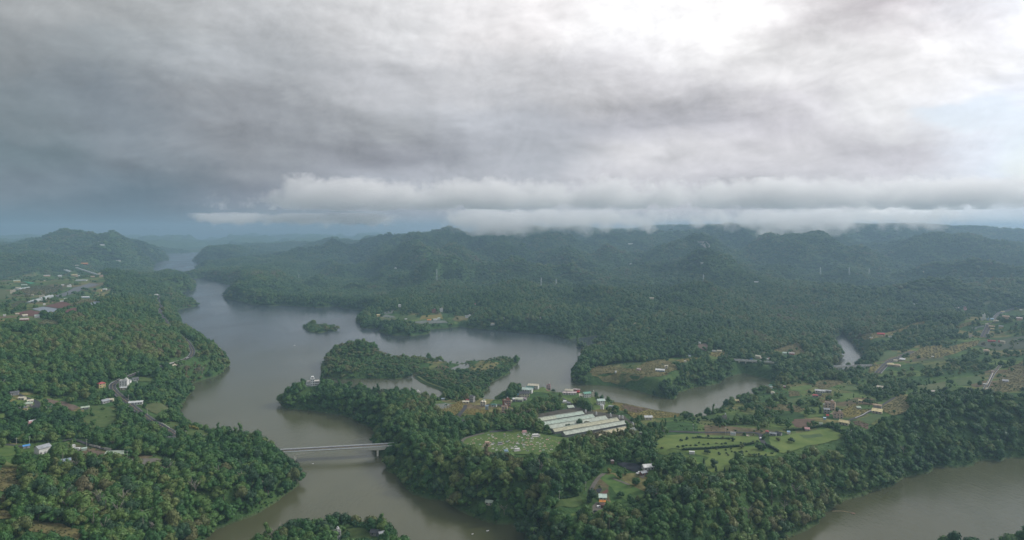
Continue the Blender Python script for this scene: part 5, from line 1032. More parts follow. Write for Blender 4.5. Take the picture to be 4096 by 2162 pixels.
OPEN = [
 (0.03,[(-7.7,901.3),(5.2,1000.0),(26.8,1168.0),(57.5,1177.2),(52.4,1034.4),(32.6,956.9),(17.4,902.9),(0.7,880.9)]),
 (0.04,[(66.3,932.9),(74.8,1025.7),(102.9,1149.8),(140.4,1126.4),(123.9,979.1),(92.8,957.4)]),
 (0.05,[(-71.1,923.9),(-69.6,1001.2),(-39.2,1081.7),(-2.9,987.4),(0.7,885.7),(-32.1,884.6)]),
 (0.34,[(203.3,1073.3),(244.6,1014.0),(304.7,1040.1),(370.2,1109.5),(440.7,1177.2),(447.8,1050.8),(503.5,1087.0),(648.2,1223.6),(758.0,1355.1),(891.0,1457.9),(1103.6,1610.7),(1568.2,2069.7),(1645.0,1974.4),(722.0,866.6),(627.3,846.9),(620.9,906.2),(565.4,925.0),(485.3,867.6),(421.5,807.0),(368.5,747.8),(322.3,724.7),(265.8,754.6),(169.5,774.0),(159.7,842.8)]),
 (0.14,[(-1617.3,2053.5),(-2636.6,3479.8),(-2586.6,3517.9),(-2412.9,3494.6),(-2110.0,3267.9),(-1709.1,2826.8),(-1469.1,2451.2),(-1360.2,2321.5),(-1046.5,1720.4),(-1019.3,1597.2),(-1023.3,1491.8),(-996.6,1412.8),(-947.7,1288.9),(-967.1,1228.0)]),
 (0.45,[(-663.3,893.7),(-642.1,909.5),(-586.4,910.6),(-570.7,915.6),(-544.6,919.5),(-506.8,870.8),(-500.8,796.8),(-551.0,855.7),(-597.5,871.9),(-588.3,821.2),(-612.4,825.2)]),
 (0.36,[(-534.0,704.8),(-464.4,735.3),(-401.7,708.7),(-350.4,698.0),(-345.4,673.6),(-387.0,670.0),(-421.8,649.2),(-456.6,648.8),(-479.9,633.3)]),
 (0.3,[(-120.0,980.9),(-84.9,1007.3),(-45.2,977.3),(-8.0,983.2),(5.6,907.9),(-7.2,879.3),(-32.8,892.6),(-74.7,886.2),(-99.5,920.0)]),
 (0.14,[(1.5,941.4),(11.0,1026.3),(28.4,1162.3),(58.5,1162.3),(92.4,1143.5),(117.8,1136.7),(136.8,1094.2),(119.7,975.5),(93.1,969.7),(68.3,952.2),(27.6,949.4),(19.2,963.2)]),
 (0.35,[(120.7,986.2),(160.3,1085.6),(181.1,1047.6),(148.4,895.9),(138.4,893.7),(110.4,876.1),(94.2,934.6)]),
 (0.45,[(146.8,834.7),(166.4,846.9),(178.6,838.3),(178.3,791.0),(147.3,742.0),(135.8,772.6)]),
 (0.35,[(175.4,785.3),(291.8,771.2),(309.9,753.3),(269.6,682.6),(226.9,690.1),(210.5,644.2),(185.5,654.7),(172.0,690.1),(147.6,710.0),(155.6,737.5)]),
 (0.28,[(348.3,991.6),(455.9,1108.2),(528.7,1155.3),(577.6,1125.7),(570.3,1019.5),(550.1,934.0),(503.7,855.2),(461.3,824.7),(409.4,776.8),(381.0,770.3),(370.2,793.0),(313.3,779.2),(272.2,775.0)]),
 (0.35,[(136.0,1232.5),(178.0,1241.5),(242.5,1243.0),(292.0,1291.2),(364.6,1312.4),(436.8,1368.3),(419.4,1314.0),(304.9,1225.1),(273.0,1154.6),(233.1,1134.6),(139.5,1186.5)]),
 (0.45,[(476.3,1342.1),(555.4,1423.1),(604.6,1382.4),(548.0,1324.4),(496.0,1286.5),(455.5,1283.4)]),
 (0.3,[(634.7,1207.4),(693.9,1291.2),(775.8,1403.5),(804.8,1405.2),(848.0,1387.4),(725.1,1186.5),(693.7,1211.1)]),
 (0.3,[(722.7,1292.0),(810.5,1374.1),(915.5,1440.4),(1007.1,1448.2),(1104.6,1457.9),(667.4,880.9),(606.9,923.4),(557.0,940.8),(686.5,1227.3)]),
 (0.4,[(1045.6,1603.9),(1088.4,1642.2),(1301.9,1857.6),(1500.2,2076.0),(1567.2,2068.5),(1104.6,1457.9),(1015.7,1460.6),(977.2,1448.2)]),
 (0.35,[(60.8,577.8),(62.5,612.6),(78.5,637.6),(84.0,656.3),(92.1,668.3),(118.8,665.1),(132.1,650.4),(121.6,608.6),(96.7,595.9),(81.2,589.1),(68.4,578.5)]),
 (0.35,[(-407.2,2017.9),(-368.4,2057.3),(-354.8,2046.1),(-269.7,1991.2),(-205.2,2005.7),(-117.7,1973.3),(-104.5,1903.0),(-173.8,1872.2),(-285.8,1850.8),(-388.5,1925.0)]),
 (0.45,[(-180.9,1350.2),(-107.4,1396.7),(0.0,1433.5),(0.0,1318.8),(-66.2,1264.2),(-129.5,1278.0),(-178.7,1302.2)]),
]
PYLONS = [
 (-1118.9,3545.6,38.0,'steel lattice pylon on the dark wooded hill,leftmost of all'),
 (-315.9,2837.1,52.5,'tall lattice pylon on the spur behind the lakeshore hamlet'),
 (105.9,2446.8,41.6,'left one of the pair of pylons on the middle spur'),
 (170.8,2608.6,33.8,'right one of the pair of pylons on the middle spur'),
 (728.2,2569.5,33.3,'lattice pylon alone on the right hand spur above the valley'),
 (1415.5,3100.6,26.4,'faint pylon on the hazy ridge,left of its three'),
 (1501.4,3008.3,25.6,'faint pylon on the hazy ridge,middle of its three'),
 (1659.1,3138.3,23.2,'faint pylon on the hazy ridge,right of its three'),
]
POLES = [
 (-583.4,1022.0,5.9,'utility pole on the outer side of the left road bend'),
 (-522.7,920.6,5.3,'utility pole beside the long low white shed'),
 (-466.6,864.5,5.1,'utility pole where the left road crosses the grassy slope'),
 (-379.8,787.2,4.5,'utility pole at the foot of the white stripes'),
 (-361.7,782.5,4.0,'utility pole in the bushes right of the slate roofed house'),
 (-355.8,781.5,4.0,'second utility pole in the bushes right of the slate roofed house'),
 (-329.5,777.3,3.0,'utility pole in front of the lakeside lawn'),
 (-348.3,751.4,3.9,'utility pole standing in the wood below the slate roofed house'),
 (-507.4,710.4,6.0,'utility pole behind the blue roofed hut'),
 (-512.9,699.3,4.0,'utility pole on the lowest left lane'),
 (-452.9,719.5,3.9,'utility pole over the retaining lane above the bare yard'),
 (-390.0,684.7,4.0,'utility pole at the corner of the rusty hall'),
 (210.7,785.3,2.6,'utility pole on the lane behind the upper lawn'),
 (243.0,769.4,4.5,'taller utility pole behind the hut with four tanks'),
 (68.3,625.4,3.9,'utility pole in the hillside wood left of the gravel track'),
 (60.7,613.8,3.6,'utility pole by the big round tree on the knoll'),
 (42.1,600.9,3.5,'utility pole at the far end of the grass strip'),
 (104.7,889.9,4.5,'utility pole in the trees behind the second long shed'),
]
CARS = [
 (273.8,743.8,'white_paint','white car parked on the lane end by the lawn',60),
 (276.2,744.2,'dark_paint','dark grey car parked right of the white one',60),
 (279.8,753.3,'dark_paint','dark car higher up the lane end',80),
 (123.7,661.9,'white_paint','white pickup beside the grey roofed hut',40),
 (76.9,594.1,'white_paint','white van in front of the rusty roof',10),
 (72.2,585.5,'black_paint','black car at the end of the gravel yard',45),
 (682.5,1291.2,'white_paint','white car crossing the right bridge',3),
 (2.0,982.6,'white_paint','white lorry parked at the village lane',60),
 (8.7,1024.5,'blue_paint','blue car in the village under the charcoal roof',50),
 (1128.9,1586.6,'dark_paint','dark car driving on the far right road',75),
 (131.6,644.9,'blue_paint','blue truck parked below the packing shed',-55),
 (-585.9,1220.6,'white_paint','white car on the left headland road',30),
 (456.7,1291.2,'blue_paint','blue truck on the middle viaduct',3),
]
BOATS = [
 (-507.3,1576.3,5.0,'white_paint','small pale motor boat alone on the open lake'),
 (-229.6,779.5,2.2,'white_paint','tiny white buoy boat under the long bridge'),
 (-21.7,605.7,2.8,'white_paint','white dinghy near the bank at the bottom of the view'),
 (-35.0,599.2,2.0,'white_paint','smaller white dinghy left of the other dinghy'),
 (118.6,1293.5,3.0,'yellow_wall','yellowish raft by the terrace headland'),
]
LAWN_TREES = [
 (196.9,659.9,8.0,'dark','big dark tree alone in a ring bed on the lower lawn'),
 (304.2,734.4,6.5,'dark','dark tree alone on the right lawn'),
 (290.6,737.1,4.8,'olive','olive tree at the left end of the right lawn'),
 (202.5,700.6,5.8,'dark','dark round tree at the hedge on the lower lawn'),
 (234.9,692.2,6.0,'dark','widest dark shrub tree on the lower lawn'),
 (242.8,714.7,5.2,'olive','light green tree standing in the middle hedge'),
 (257.9,708.7,6.6,'dark','dark tree at the left of the clump by the lane'),
 (261.5,707.4,6.6,'dark','dark tree at the right of the clump by the lane'),
 (242.0,740.2,4.6,'dark','dark tree on the upper lawn below the hut with tanks'),
 (186.1,743.8,3.4,'dark','small round tree on the left of the upper lawn'),
 (159.6,717.7,3.3,'olive','small tree near the left tip of the upper lawn'),
 (69.0,815.3,7.0,'dark','round tree in front of the fourth long shed,on the left'),
 (82.9,824.2,9.4,'dark','broad tree in front of the fourth long shed,in the middle'),
 (91.5,828.2,6.9,'olive','lower tree right of the broad tree between the long sheds'),
 (71.3,602.7,11.8,'dark','huge dark round tree on the knoll beside the mint shed'),
 (111.3,661.9,6.2,'bright','bright green round tree at the corner of the black shade beds'),
 (-102.3,852.6,6.5,'olive','pale trunked tall tree standing out of the spit wood'),
 (64.0,1036.3,6.3,'dark','round tree beside the ball court'),
 (276.6,741.1,6.1,'bright','bright tree beside the lane end'),
 (161.0,1543.1,17.1,'dark','dark bushy tree on the tiny rock islet'),
]
LAWN_SMALL = [
 (194.5,751.0,4.7),
 (209.4,755.5,4.7),
 (220.7,759.7,3.9),
 (234.2,750.1,5.4),
 (239.7,746.5,3.9),
 (176.9,718.6,3.7),
 (182.2,719.9,3.7),
 (187.5,725.1,3.3),
 (191.8,724.7,3.3),
 (197.1,725.1,3.6),
 (203.6,735.3,3.0),
 (206.3,728.2,3.0),
 (212.1,730.0,3.3),
 (221.0,730.8,3.3),
 (225.8,727.8,3.0),
 (230.5,730.4,3.8),
 (247.5,730.8,3.0),
 (251.1,728.2,3.3),
 (260.9,731.3,3.8),
 (266.0,733.1,3.3),
 (214.7,701.4,2.9),
 (214.6,697.6,3.0),
 (222.4,700.6,2.9),
 (222.1,695.1,3.2),
 (229.3,705.3,2.5),
 (231.9,703.1,3.1),
 (231.3,698.0,3.2),
 (244.6,704.0,2.5),
 (243.2,691.8,3.7),
 (247.1,688.8,4.6),
 (252.4,690.5,3.1),
 (253.0,685.1,3.1),
 (231.3,713.4,2.9),
 (215.9,712.5,2.9),
 (224.5,709.5,2.9),
 (251.2,684.3,2.8),
 (257.8,686.8,3.1),
 (266.7,693.4,3.2),
]
CONES = [
 (195.7,648.1),
 (202.4,643.0),
 (206.8,642.2),
 (186.2,646.5),
 (189.7,668.3),
]
YELLOWS = [
 (-414.2,832.2,3.3),
 (-406.1,831.2,4.9),
 (-401.3,829.7,5.3),
 (-396.2,829.7,5.3),
 (-391.2,828.7,5.9),
 (-385.7,825.7,5.5),
 (-370.0,895.3,4.9),
 (96.0,670.4,5.9),
]
ROW = [
 (142.1,719.5),
 (144.6,723.8),
 (147.1,728.2),
 (149.7,732.6),
 (152.3,737.1),
 (155.1,742.4),
 (158.0,748.3),
 (161.2,755.5),
 (164.6,763.3),
 (168.1,771.2),
 (171.8,780.1),
 (175.3,788.2),
 (178.9,796.3),
 (183.6,808.9),
]
HEDGES = [
 ([(178.9,710.4),(209.7,714.3),(241.2,719.9),(260.2,727.3)],2.6,'dark clipped hedge across the park between the two lawns'),
 ([(314.9,777.8),(345.5,786.8),(371.8,796.3)],3.2,'dark hedge along the top of the right lawn'),
 ([(371.8,796.3),(375.0,781.5),(375.8,763.3),(389.2,773.1)],2.8,'dark hedge cornering at the right end of the lawn'),
 ([(270.8,721.6),(274.3,707.4),(275.0,698.0)],3.0,'loose hedge below the lane end'),
 ([(201.4,755.1),(222.1,751.0),(243.2,749.2)],1.6,'low hedge line on the upper lawn'),
 ([(39.3,602.4),(48.8,604.6),(60.5,613.0)],2.2,'dark hedge on the far edge of the grass field by the knoll'),
 ([(55.7,578.5),(59.5,584.1),(63.5,589.4)],2.0,'short hedge beside the grass strip'),
]
WALLS = [
 ([(418.4,824.2),(433.2,835.2),(445.3,846.4),(459.6,857.7)],1.0,'white_wall','white painted wall curving along the concrete lane'),
 ([(-432.8,834.7),(-424.4,827.2),(-415.2,818.8)],1.6,'white_wall','white retaining wall below the left road'),
 ([(-594.8,1161.6),(-593.8,1175.8),(-591.3,1186.5)],1.5,'white_wall','white concrete parapet on the outer edge of the headland road'),
 ([(-587.4,1168.7),(-585.5,1183.6)],1.8,'cream_wall','short cream retaining wall under the headland road'),
 ([(691.4,982.6),(718.6,1015.8),(754.7,1060.4)],1.4,'white_wall','white parapet beside the narrow right lane'),
 ([(-452.4,723.4),(-436.6,716.0)],2.2,'concrete','grey retaining wall left of the lane above the bare yard'),
 ([(-430.1,712.5),(-421.5,710.4)],2.6,'concrete','grey retaining wall right of the lane above the bare yard'),
 ([(-580.7,1017.7),(-570.6,1015.2),(-559.4,1009.7)],1.6,'mint_wall','pale mint garden wall beside the dark grey cabin'),
]
STRIPES = [
 [(-402.6,806.0),(-399.2,807.0)],
 [(-400.0,802.6),(-394.5,803.6)],
 [(-397.5,799.7),(-391.4,801.1)],
 [(-395.1,796.3),(-387.7,797.3)],
]
CEMETERY = [
 (-50.9,756.5),
 (-48.1,774.5),
 (-31.6,791.5),
 (-14.2,799.2),
 (5.1,803.1),
 (24.1,793.4),
 (48.0,776.4),
 (58.6,765.2),
 (42.1,724.3),
 (29.5,713.0),
 (-12.8,723.4),
 (-39.2,740.6),
]
CEMETERY_SMALL = [
 (-109.6,955.1),
 (-94.0,963.2),
 (-82.5,956.9),
 (-87.8,936.3),
 (-97.1,930.6),
]
BIG_TOMBS = [
 (27.1,781.1,9.0,'white_wall','large white tomb at the upper right of the cemetery'),
 (5.5,723.8,7.0,'white_wall','white tomb ringed by a dark hedge at the front of the cemetery'),
 (-6.6,719.9,6.0,'light_blue_wall','pale blue roofed tomb at the front of the cemetery'),
 (14.7,796.3,6.5,'pink_wall','pink walled tomb at the back of the cemetery'),
 (-27.9,758.7,6.0,'peach_wall','wide peach tomb in the middle left of the cemetery'),
 (-13.3,753.3,6.0,'grey_wall','dark grey tomb in the middle of the cemetery'),
]
TANKS = [(387.7, 768.0, 4.2, 'larger green water tank at the right end of the lawn'), (389.5, 766.6, 3.6, 'smaller green water tank beside the larger one')]
POOL = (405.8, 853.1, 8.2)
ROUND = (264.3, 757.4, 3.8)
BOOM = [
 (307.1,648.1),
 (311.0,648.4),
 (315.7,648.4),
 (319.8,647.3),
 (322.3,645.3),
 (324.5,642.8),
]
TOWER = (-316.0, 1066.0)
BR2 = [(594.2, 1260.3, 14.5), (692.9, 1276.6, 14.5)]
BR2_P = [
 (626.0,1281.2),
 (635.6,1267.1),
 (661.1,1282.7),
 (689.6,1303.1),
]
BR3 = [(423.2, 1290.8, 22.0), (485.7, 1267.5, 22.0)]
# ---------------------------------------------------------------- terrain model

def _hash(ix, iy, seed):
    n = (ix * 374761393 + iy * 668265263 + seed * 1442695041) & 0xFFFFFFFF
    n = ((n ^ (n >> 13)) * 1274126177) & 0xFFFFFFFF
    return ((n ^ (n >> 16)) & 0xFFFF) / 65535.0

def vnoise(x, y, seed=0):
    x0 = np.floor(x); y0 = np.floor(y)
    fx = x - x0; fy = y - y0
    fx = fx * fx * fx * (fx * (fx * 6 - 15) + 10); fy = fy * fy * fy * (fy * (fy * 6 - 15) + 10)
    ix = x0.astype(np.int64); iy = y0.astype(np.int64)
    a = _hash(ix, iy, seed); b = _hash(ix + 1, iy, seed)
    c = _hash(ix, iy + 1, seed); d = _hash(ix + 1, iy + 1, seed)
    return (a * (1 - fx) + b * fx) * (1 - fy) + (c * (1 - fx) + d * fx) * fy

def fbm(x, y, seed=0, octv=4, gain=0.5):
    v = 0.0; a = 1.0; t = 0.0
    for k in range(octv):
        v = v + a * vnoise(x * 2.03 ** k + 17.3 * k, y * 2.03 ** k - 9.1 * k, seed + k); t += a; a *= gain
    return v / t

def ridged(x, y, seed=0, octv=4, gain=0.5):
    v = 0.0; a = 1.0; t = 0.0
    for k in range(octv):
        n = 1 - np.abs(2 * vnoise(x * 2.07 ** k + 5.7 * k, y * 2.07 ** k + 3.3 * k, seed + k) - 1)
        v = v + a * n; t += a; a *= gain
    return v / t

def sst(t):
    t = np.clip(t, 0, 1); return t * t * (3 - 2 * t)

def inside(poly, x, y):
    c = np.zeros(x.shape, bool); n = len(poly)
    for i in range(n):
        x1, y1 = poly[i]; x2, y2 = poly[(i + 1) % n]
        if y1 == y2: continue
        m = ((y1 > y) != (y2 > y)) & (x < (x2 - x1) * (y - y1) / (y2 - y1) + x1)
        c ^= m
    return c

def polydist(pts, x, y, closed=True):
    d2 = np.full(x.shape, 1e18); n = len(pts)
    for i in range(n if closed else n - 1):
        x1, y1 = pts[i]; x2, y2 = pts[(i + 1) % n]
        dx, dy = x2 - x1, y2 - y1; L = dx * dx + dy * dy + 1e-9
        t = np.clip(((x - x1) * dx + (y - y1) * dy) / L, 0, 1)
        d2 = np.minimum(d2, (x - x1 - t * dx) ** 2 + (y - y1 - t * dy) ** 2)
    return np.sqrt(d2)

def wobble(x, y):
    """natural raggedness added to the plan position of the shore"""
    w = np.clip(np.hypot(x, y) / 900.0, 0.6, 4.0)
    return (x + w * 11 * (fbm(x / 55, y / 55, 91, 3) - .5), y + w * 11 * (fbm(x / 55, y / 55, 131, 3) - .5))

def land_sdf(x, y):
    xw, yw = wobble(x, y)
    s = np.full(x.shape, -1e9)
    for poly in LANDS:
        d = polydist(poly, xw, yw)
        s = np.maximum(s, np.where(inside(poly, xw, yw), d, -d))
    return s

class Field:
    """heights on a fan of cells, fine near the lookout and coarse far off"""
    NA, NR = 780, 600
    A0, A1 = -0.86, 0.86
    R0, R1 = 300.0, 17000.0
    def __init__(self):
        u = np.linspace(self.A0, self.A1, self.NA); v = np.linspace(np.log(self.R0), np.log(self.R1), self.NR)
        self.v0, self.dv = v[0], v[1] - v[0]; self.u0, self.du = u[0], u[1] - u[0]
        A, V = np.meshgrid(u, v)
        R = np.exp(V)
        self.X = R * np.sin(A); self.Y = R * np.cos(A)
        self.S = land_sdf(self.X, self.Y)
        self.H = self._height(self.X, self.Y, A, V, R)
    def _height(self, X, Y, A, V, R):
        C = np.array(CTRL)
        ca = np.arctan2(C[:, 0], C[:, 1]) * 1.6; cv = np.log(np.hypot(C[:, 0], C[:, 1])); cz = C[:, 2]
        K = np.sqrt((ca[:, None] - ca[None]) ** 2 + (cv[:, None] - cv[None]) ** 2 + 1e-4)
        n = len(cz)
        M = np.zeros((n + 1, n + 1)); M[:n, :n] = K; M[:n, n] = 1; M[n, :n] = 1
        w = np.linalg.solve(M, np.append(cz, 0))
        base = np.full(A.shape, w[n])
        for i in range(n):
            base += w[i] * np.sqrt((A * 1.6 - ca[i]) ** 2 + (V - cv[i]) ** 2 + 1e-4)
        base = np.maximum(base, 3.0)
        far = sst((R - 1300) / 1500)
        wx = X + 160 * (fbm(X / 420, Y / 420, 7, 3) - .5); wy = Y + 160 * (fbm(X / 420, Y / 420, 29, 3) - .5)
        rid = ridged((wx + 0.25 * wy) / 640, wy / 1500, 3, 5, 0.46)
        calm = sst((-0.33 - A) / 0.12) * (1 - sst((R - 2900) / 900))      # the terraced farmland keeps its flat top
        amp = np.clip(base - 6, 0, 130) * 2.9 * far * (1 - 0.9 * calm)
        base = base * (1 - 0.06 * far) + amp * (rid - 0.765)
        rid2 = ridged(wx / 210, wy / 210, 47, 3, 0.5)
        base = base + far * (1 - 0.9 * calm) * np.clip(base, 0, 90) * 0.38 * (rid2 - 0.68)
        base = base + (1 - far) * np.clip((base - 4) / 20, 0, 1) * 5.0 * (fbm(X / 70, Y / 70, 61, 3) - .5)
        top = CAMH + 40
        base = np.where(base > top - 25, top - 25 + 25 * np.tanh((base - top + 25) / 25.0), base)
        S = self.S
        wdt = np.maximum(9.0, base * 1.05)
        z = 0.6 + (np.maximum(base, 1.2) - 0.6) * sst(np.clip(S / wdt, 0, 1) * 0.9 + 0.08)
        z = np.where(S > 0, z, np.clip(S * 0.5, -9, -0.02) + 0.2)
        for pts in PADS:          # levelled strips under roads, lawns and yards: (half width, blend, [(x, y, z) ...])
            hw, bl, line = pts
            P = np.array(line)
            m = (X > P[:, 0].min() - hw - bl) & (X < P[:, 0].max() + hw + bl) & (Y > P[:, 1].min() - hw - bl) & (Y < P[:, 1].max() + hw + bl)
            if not m.any(): continue
            x = X[m]; y = Y[m]; bd = np.full(x.shape, 1e9); bz = np.zeros(x.shape)
            for i in range(max(1, len(P) - 1)):
                x1, y1, z1 = P[i]; x2, y2, z2 = P[min(i + 1, len(P) - 1)]
                dx, dy = x2 - x1, y2 - y1; L = dx * dx + dy * dy + 1e-9
                t = np.clip(((x - x1) * dx + (y - y1) * dy) / L, 0, 1)
                d = np.hypot(x - x1 - t * dx, y - y1 - t * dy); c = d < bd
                bd = np.where(c, d, bd); bz = np.where(c, z1 + t * (z2 - z1), bz)
            k = 1 - sst((bd - hw) / bl)
            z[m] = z[m] * (1 - k) + bz * k
        return z
    def _ij(self, x, y):
        a = (np.arctan2(x, y) - self.u0) / self.du; v = (np.log(np.hypot(x, y)) - self.v0) / self.dv
        a = np.clip(a, 0, self.NA - 1.001); v = np.clip(v, 0, self.NR - 1.001)
        return a, v
    def sample(self, G, x, y):
        x = np.asarray(x, float); y = np.asarray(y, float)
        a, v = self._ij(x, y); i = a.astype(int); j = v.astype(int); fa = a - i; fv = v - j
        return (G[j, i] * (1 - fa) + G[j, i + 1] * fa) * (1 - fv) + (G[j + 1, i] * (1 - fa) + G[j + 1, i + 1] * fa) * fv
    def h(self, x, y): return self.sample(self.H, x, y)
    def s(self, x, y): return self.sample(self.S, x, y)
# ---------------------------------------------------------------- materials
_M = {}
def material(name, color, rough=0.8, vary=0.0, scale=0.2, color2=None, metal=0.0, spec=0.3, streak=0.0, bump=0.0):
    """plain painted, mineral or earthen surface with blotchy wear (object-space noise)"""
    if name in _M: return _M[name]
    m = bpy.data.materials.new(name); m.use_nodes = True; k = NT(m.node_tree)
    b = k.n['Principled BSDF']; b.inputs['Roughness'].default_value = rough; b.inputs['Metallic'].default_value = metal
    b.inputs['Specular IOR Level'].default_value = spec
    c = tuple(color) + (1,)
    if vary > 0 or color2:
        g = k.new('ShaderNodeNewGeometry').outputs['Position']
        f = k.noise(g, scale, 5, 0.6)
        lo = tuple(v * (1 - vary) for v in color); hi = tuple(color2) if color2 else tuple(min(1, v * (1 + vary)) for v in color)
        k.l.new(k.ramp(f, [(0.32, lo), (0.68, hi)]), b.inputs['Base Color'])
        if bump:
            bn = k.new('ShaderNodeBump'); bn.inputs['Strength'].default_value = 0.6; bn.inputs['Distance'].default_value = bump
            k.l.new(k.noise(g, scale * 4, 4, 0.6), bn.inputs['Height']); k.l.new(bn.outputs[0], b.inputs['Normal'])
    else: b.inputs['Base Color'].default_value = c
    _M[name] = m; return m

def leaf_material(name, stops, rough=0.55):
    m = bpy.data.materials.new(name); m.use_nodes = True; k = NT(m.node_tree); b = k.n['Principled BSDF']
    oi = k.new('ShaderNodeObjectInfo'); loc = oi.outputs['Location']
    patch = k.noise(loc, 0.007, 5, 0.62)
    f = k.m('ADD', k.m('MULTIPLY', oi.outputs['Random'], 0.55), k.m('MULTIPLY_ADD', k.m('SUBTRACT', k.noise(loc, 0.0019, 4, 0.55), 0.5), 1.1, k.m('MULTIPLY', k.m('SUBTRACT', patch, 0.36), 1.6)), clamp=True)
    col = k.ramp(f, stops)
    tc = k.new('ShaderNodeTexCoord').outputs['Object']
    v = k.rng(k.noise(tc, 0.9, 3, 0.6), 0.3, 0.7, 0.72, 1.3)
    mul = k.new('ShaderNodeVectorMath', operation='SCALE'); k.l.new(col, mul.inputs[0]); k.l.new(v, mul.inputs['Scale'])
    k.l.new(mul.outputs[0], b.inputs['Base Color']); b.inputs['Roughness'].default_value = rough
    b.inputs['Specular IOR Level'].default_value = 0.25
    return m
GREENS = [(0.0, (0.015, 0.056, 0.018)), (0.25, (0.027, 0.088, 0.022)), (0.45, (0.046, 0.120, 0.026)), (0.64, (0.074, 0.144, 0.032)), (0.80, (0.110, 0.154, 0.038)), (0.94, (0.125, 0.136, 0.046)), (1.0, (0.120, 0.108, 0.052))]
LEAF = leaf_material('broad_leaves', GREENS)
LEAF_OLIVE = leaf_material('olive_leaves', [(0.0, (0.070, 0.105, 0.032)), (0.6, (0.112, 0.130, 0.042)), (1.0, (0.125, 0.112, 0.050))])
LEAF_BRIGHT = leaf_material('bright_leaves', [(0.0, (0.045, 0.110, 0.024)), (1.0, (0.085, 0.150, 0.036))])
LEAF_YELLOW = leaf_material('yellow_leaves', [(0.0, (0.115, 0.120, 0.018)), (1.0, (0.20, 0.17, 0.025))])
LEAF_DARK = leaf_material('dark_leaves', [(0.0, (0.016, 0.050, 0.020)), (1.0, (0.036, 0.084, 0.030))])
BARK = material('bark', (0.11, 0.095, 0.075), 0.9, 0.3, 2.0)
PALE_BARK = material('pale_bark', (0.26, 0.24, 0.20), 0.9, 0.25, 2.0)

def ground_material():
    m = bpy.data.materials.new('ground_cover'); m.use_nodes = True; k = NT(m.node_tree); b = k.n['Principled BSDF']
    g = k.new('ShaderNodeNewGeometry'); p = g.outputs['Position']
    a = k.noise(p, 0.011, 6, 0.62); c = k.noise(p, 0.16, 5, 0.65); d = k.noise(p, 0.0016, 4, 0.55)
    col = k.ramp(k.m('ADD', k.m('MULTIPLY', a, 0.6), k.m('MULTIPLY', c, 0.4)), [(0.33, (0.020, 0.050, 0.019)), (0.48, (0.040, 0.084, 0.026)), (0.60, (0.065, 0.112, 0.034)), (0.72, (0.095, 0.120, 0.045))])
    col = k.mix(k.rng(d, 0.50, 0.72, 0.0, 0.5), col, (0.060, 0.085, 0.030))
    sp = k.new('ShaderNodeSeparateXYZ'); k.l.new(p, sp.inputs[0])
    shore = k.rng(k.m('ADD', sp.outputs[2], k.m('MULTIPLY', k.m('SUBTRACT', c, 0.5), 3.0)), 0.6, 2.2, 1.0, 0.0)
    col = k.mix(k.m('MULTIPLY', shore, 0.35), col, (0.085, 0.075, 0.045))
    k.l.new(col, b.inputs['Base Color']); b.inputs['Roughness'].default_value = 0.95; b.inputs['Specular IOR Level'].default_value = 0.1
    bn = k.new('ShaderNodeBump'); bn.inputs['Strength'].default_value = 1.0; bn.inputs['Distance'].default_value = 7.0
    k.l.new(k.m('ADD', k.noise(p, 0.055, 5, 0.65), k.m('MULTIPLY', a, 0.7)), bn.inputs['Height']); k.l.new(bn.outputs[0], b.inputs['Normal'])
    return m

def water_material():
    m = bpy.data.materials.new('lake_water'); m.use_nodes = True; k = NT(m.node_tree); b = k.n['Principled BSDF']
    p = k.new('ShaderNodeNewGeometry').outputs['Position']
    sp = k.new('ShaderNodeSeparateXYZ'); k.l.new(p, sp.inputs[0])
    st = k.new('ShaderNodeMapping'); st.inputs['Scale'].default_value = (1.0, 0.45, 1.0); st.inputs['Rotation'].default_value = (0, 0, 0.5); k.l.new(p, st.inputs[0])
    plume = k.noise(st.outputs[0], 0.0035, 5, 0.5, 0.5); fine = k.noise(st.outputs[0], 0.025, 4, 0.55)
    reach = k.rng(k.m('ADD', sp.outputs[1], k.m('MULTIPLY', k.m('SUBTRACT', plume, 0.5), 700.0)), 950.0, 1900.0)     # slate blue takes over from the brown up the lake
    mud = k.ramp(k.m('ADD', k.m('MULTIPLY', plume, 0.7), k.m('MULTIPLY', fine, 0.3)), [(0.30, (0.052, 0.058, 0.028)), (0.52, (0.070, 0.073, 0.036)), (0.72, (0.088, 0.088, 0.044))])
    clear = k.ramp(plume, [(0.35, (0.034, 0.046, 0.052)), (0.65, (0.044, 0.056, 0.062))])
    k.l.new(k.mix(reach, mud, clear), b.inputs['Base Color'])
    lane = k.noise(st.outputs[0], 0.0055, 4, 0.5, 0.4); k.l.new(k.rng(lane, 0.38, 0.64, 0.12, 0.24), b.inputs['Roughness']); b.inputs['IOR'].default_value = 1.33
    wv = k.new('ShaderNodeMapping'); wv.inputs['Scale'].default_value = (1.0, 0.5, 1.0); wv.inputs['Rotation'].default_value = (0, 0, -0.35); k.l.new(p, wv.inputs[0])
    calm = k.rng(k.noise(wv.outputs[0], 0.006, 4, 0.55, 0.8), 0.40, 0.62, 0.25, 1.0)
    h = k.m('ADD', k.noise(wv.outputs[0], 0.22, 4, 0.6), k.m('MULTIPLY', k.noise(wv.outputs[0], 0.9, 3, 0.6), 0.35))
    bn = k.new('ShaderNodeBump'); bn.inputs['Distance'].default_value = 0.9
    k.l.new(k.m('MULTIPLY', calm, 0.40), bn.inputs['Strength']); k.l.new(h, bn.inputs['Height']); k.l.new(bn.outputs[0], b.inputs['Normal'])
    return m

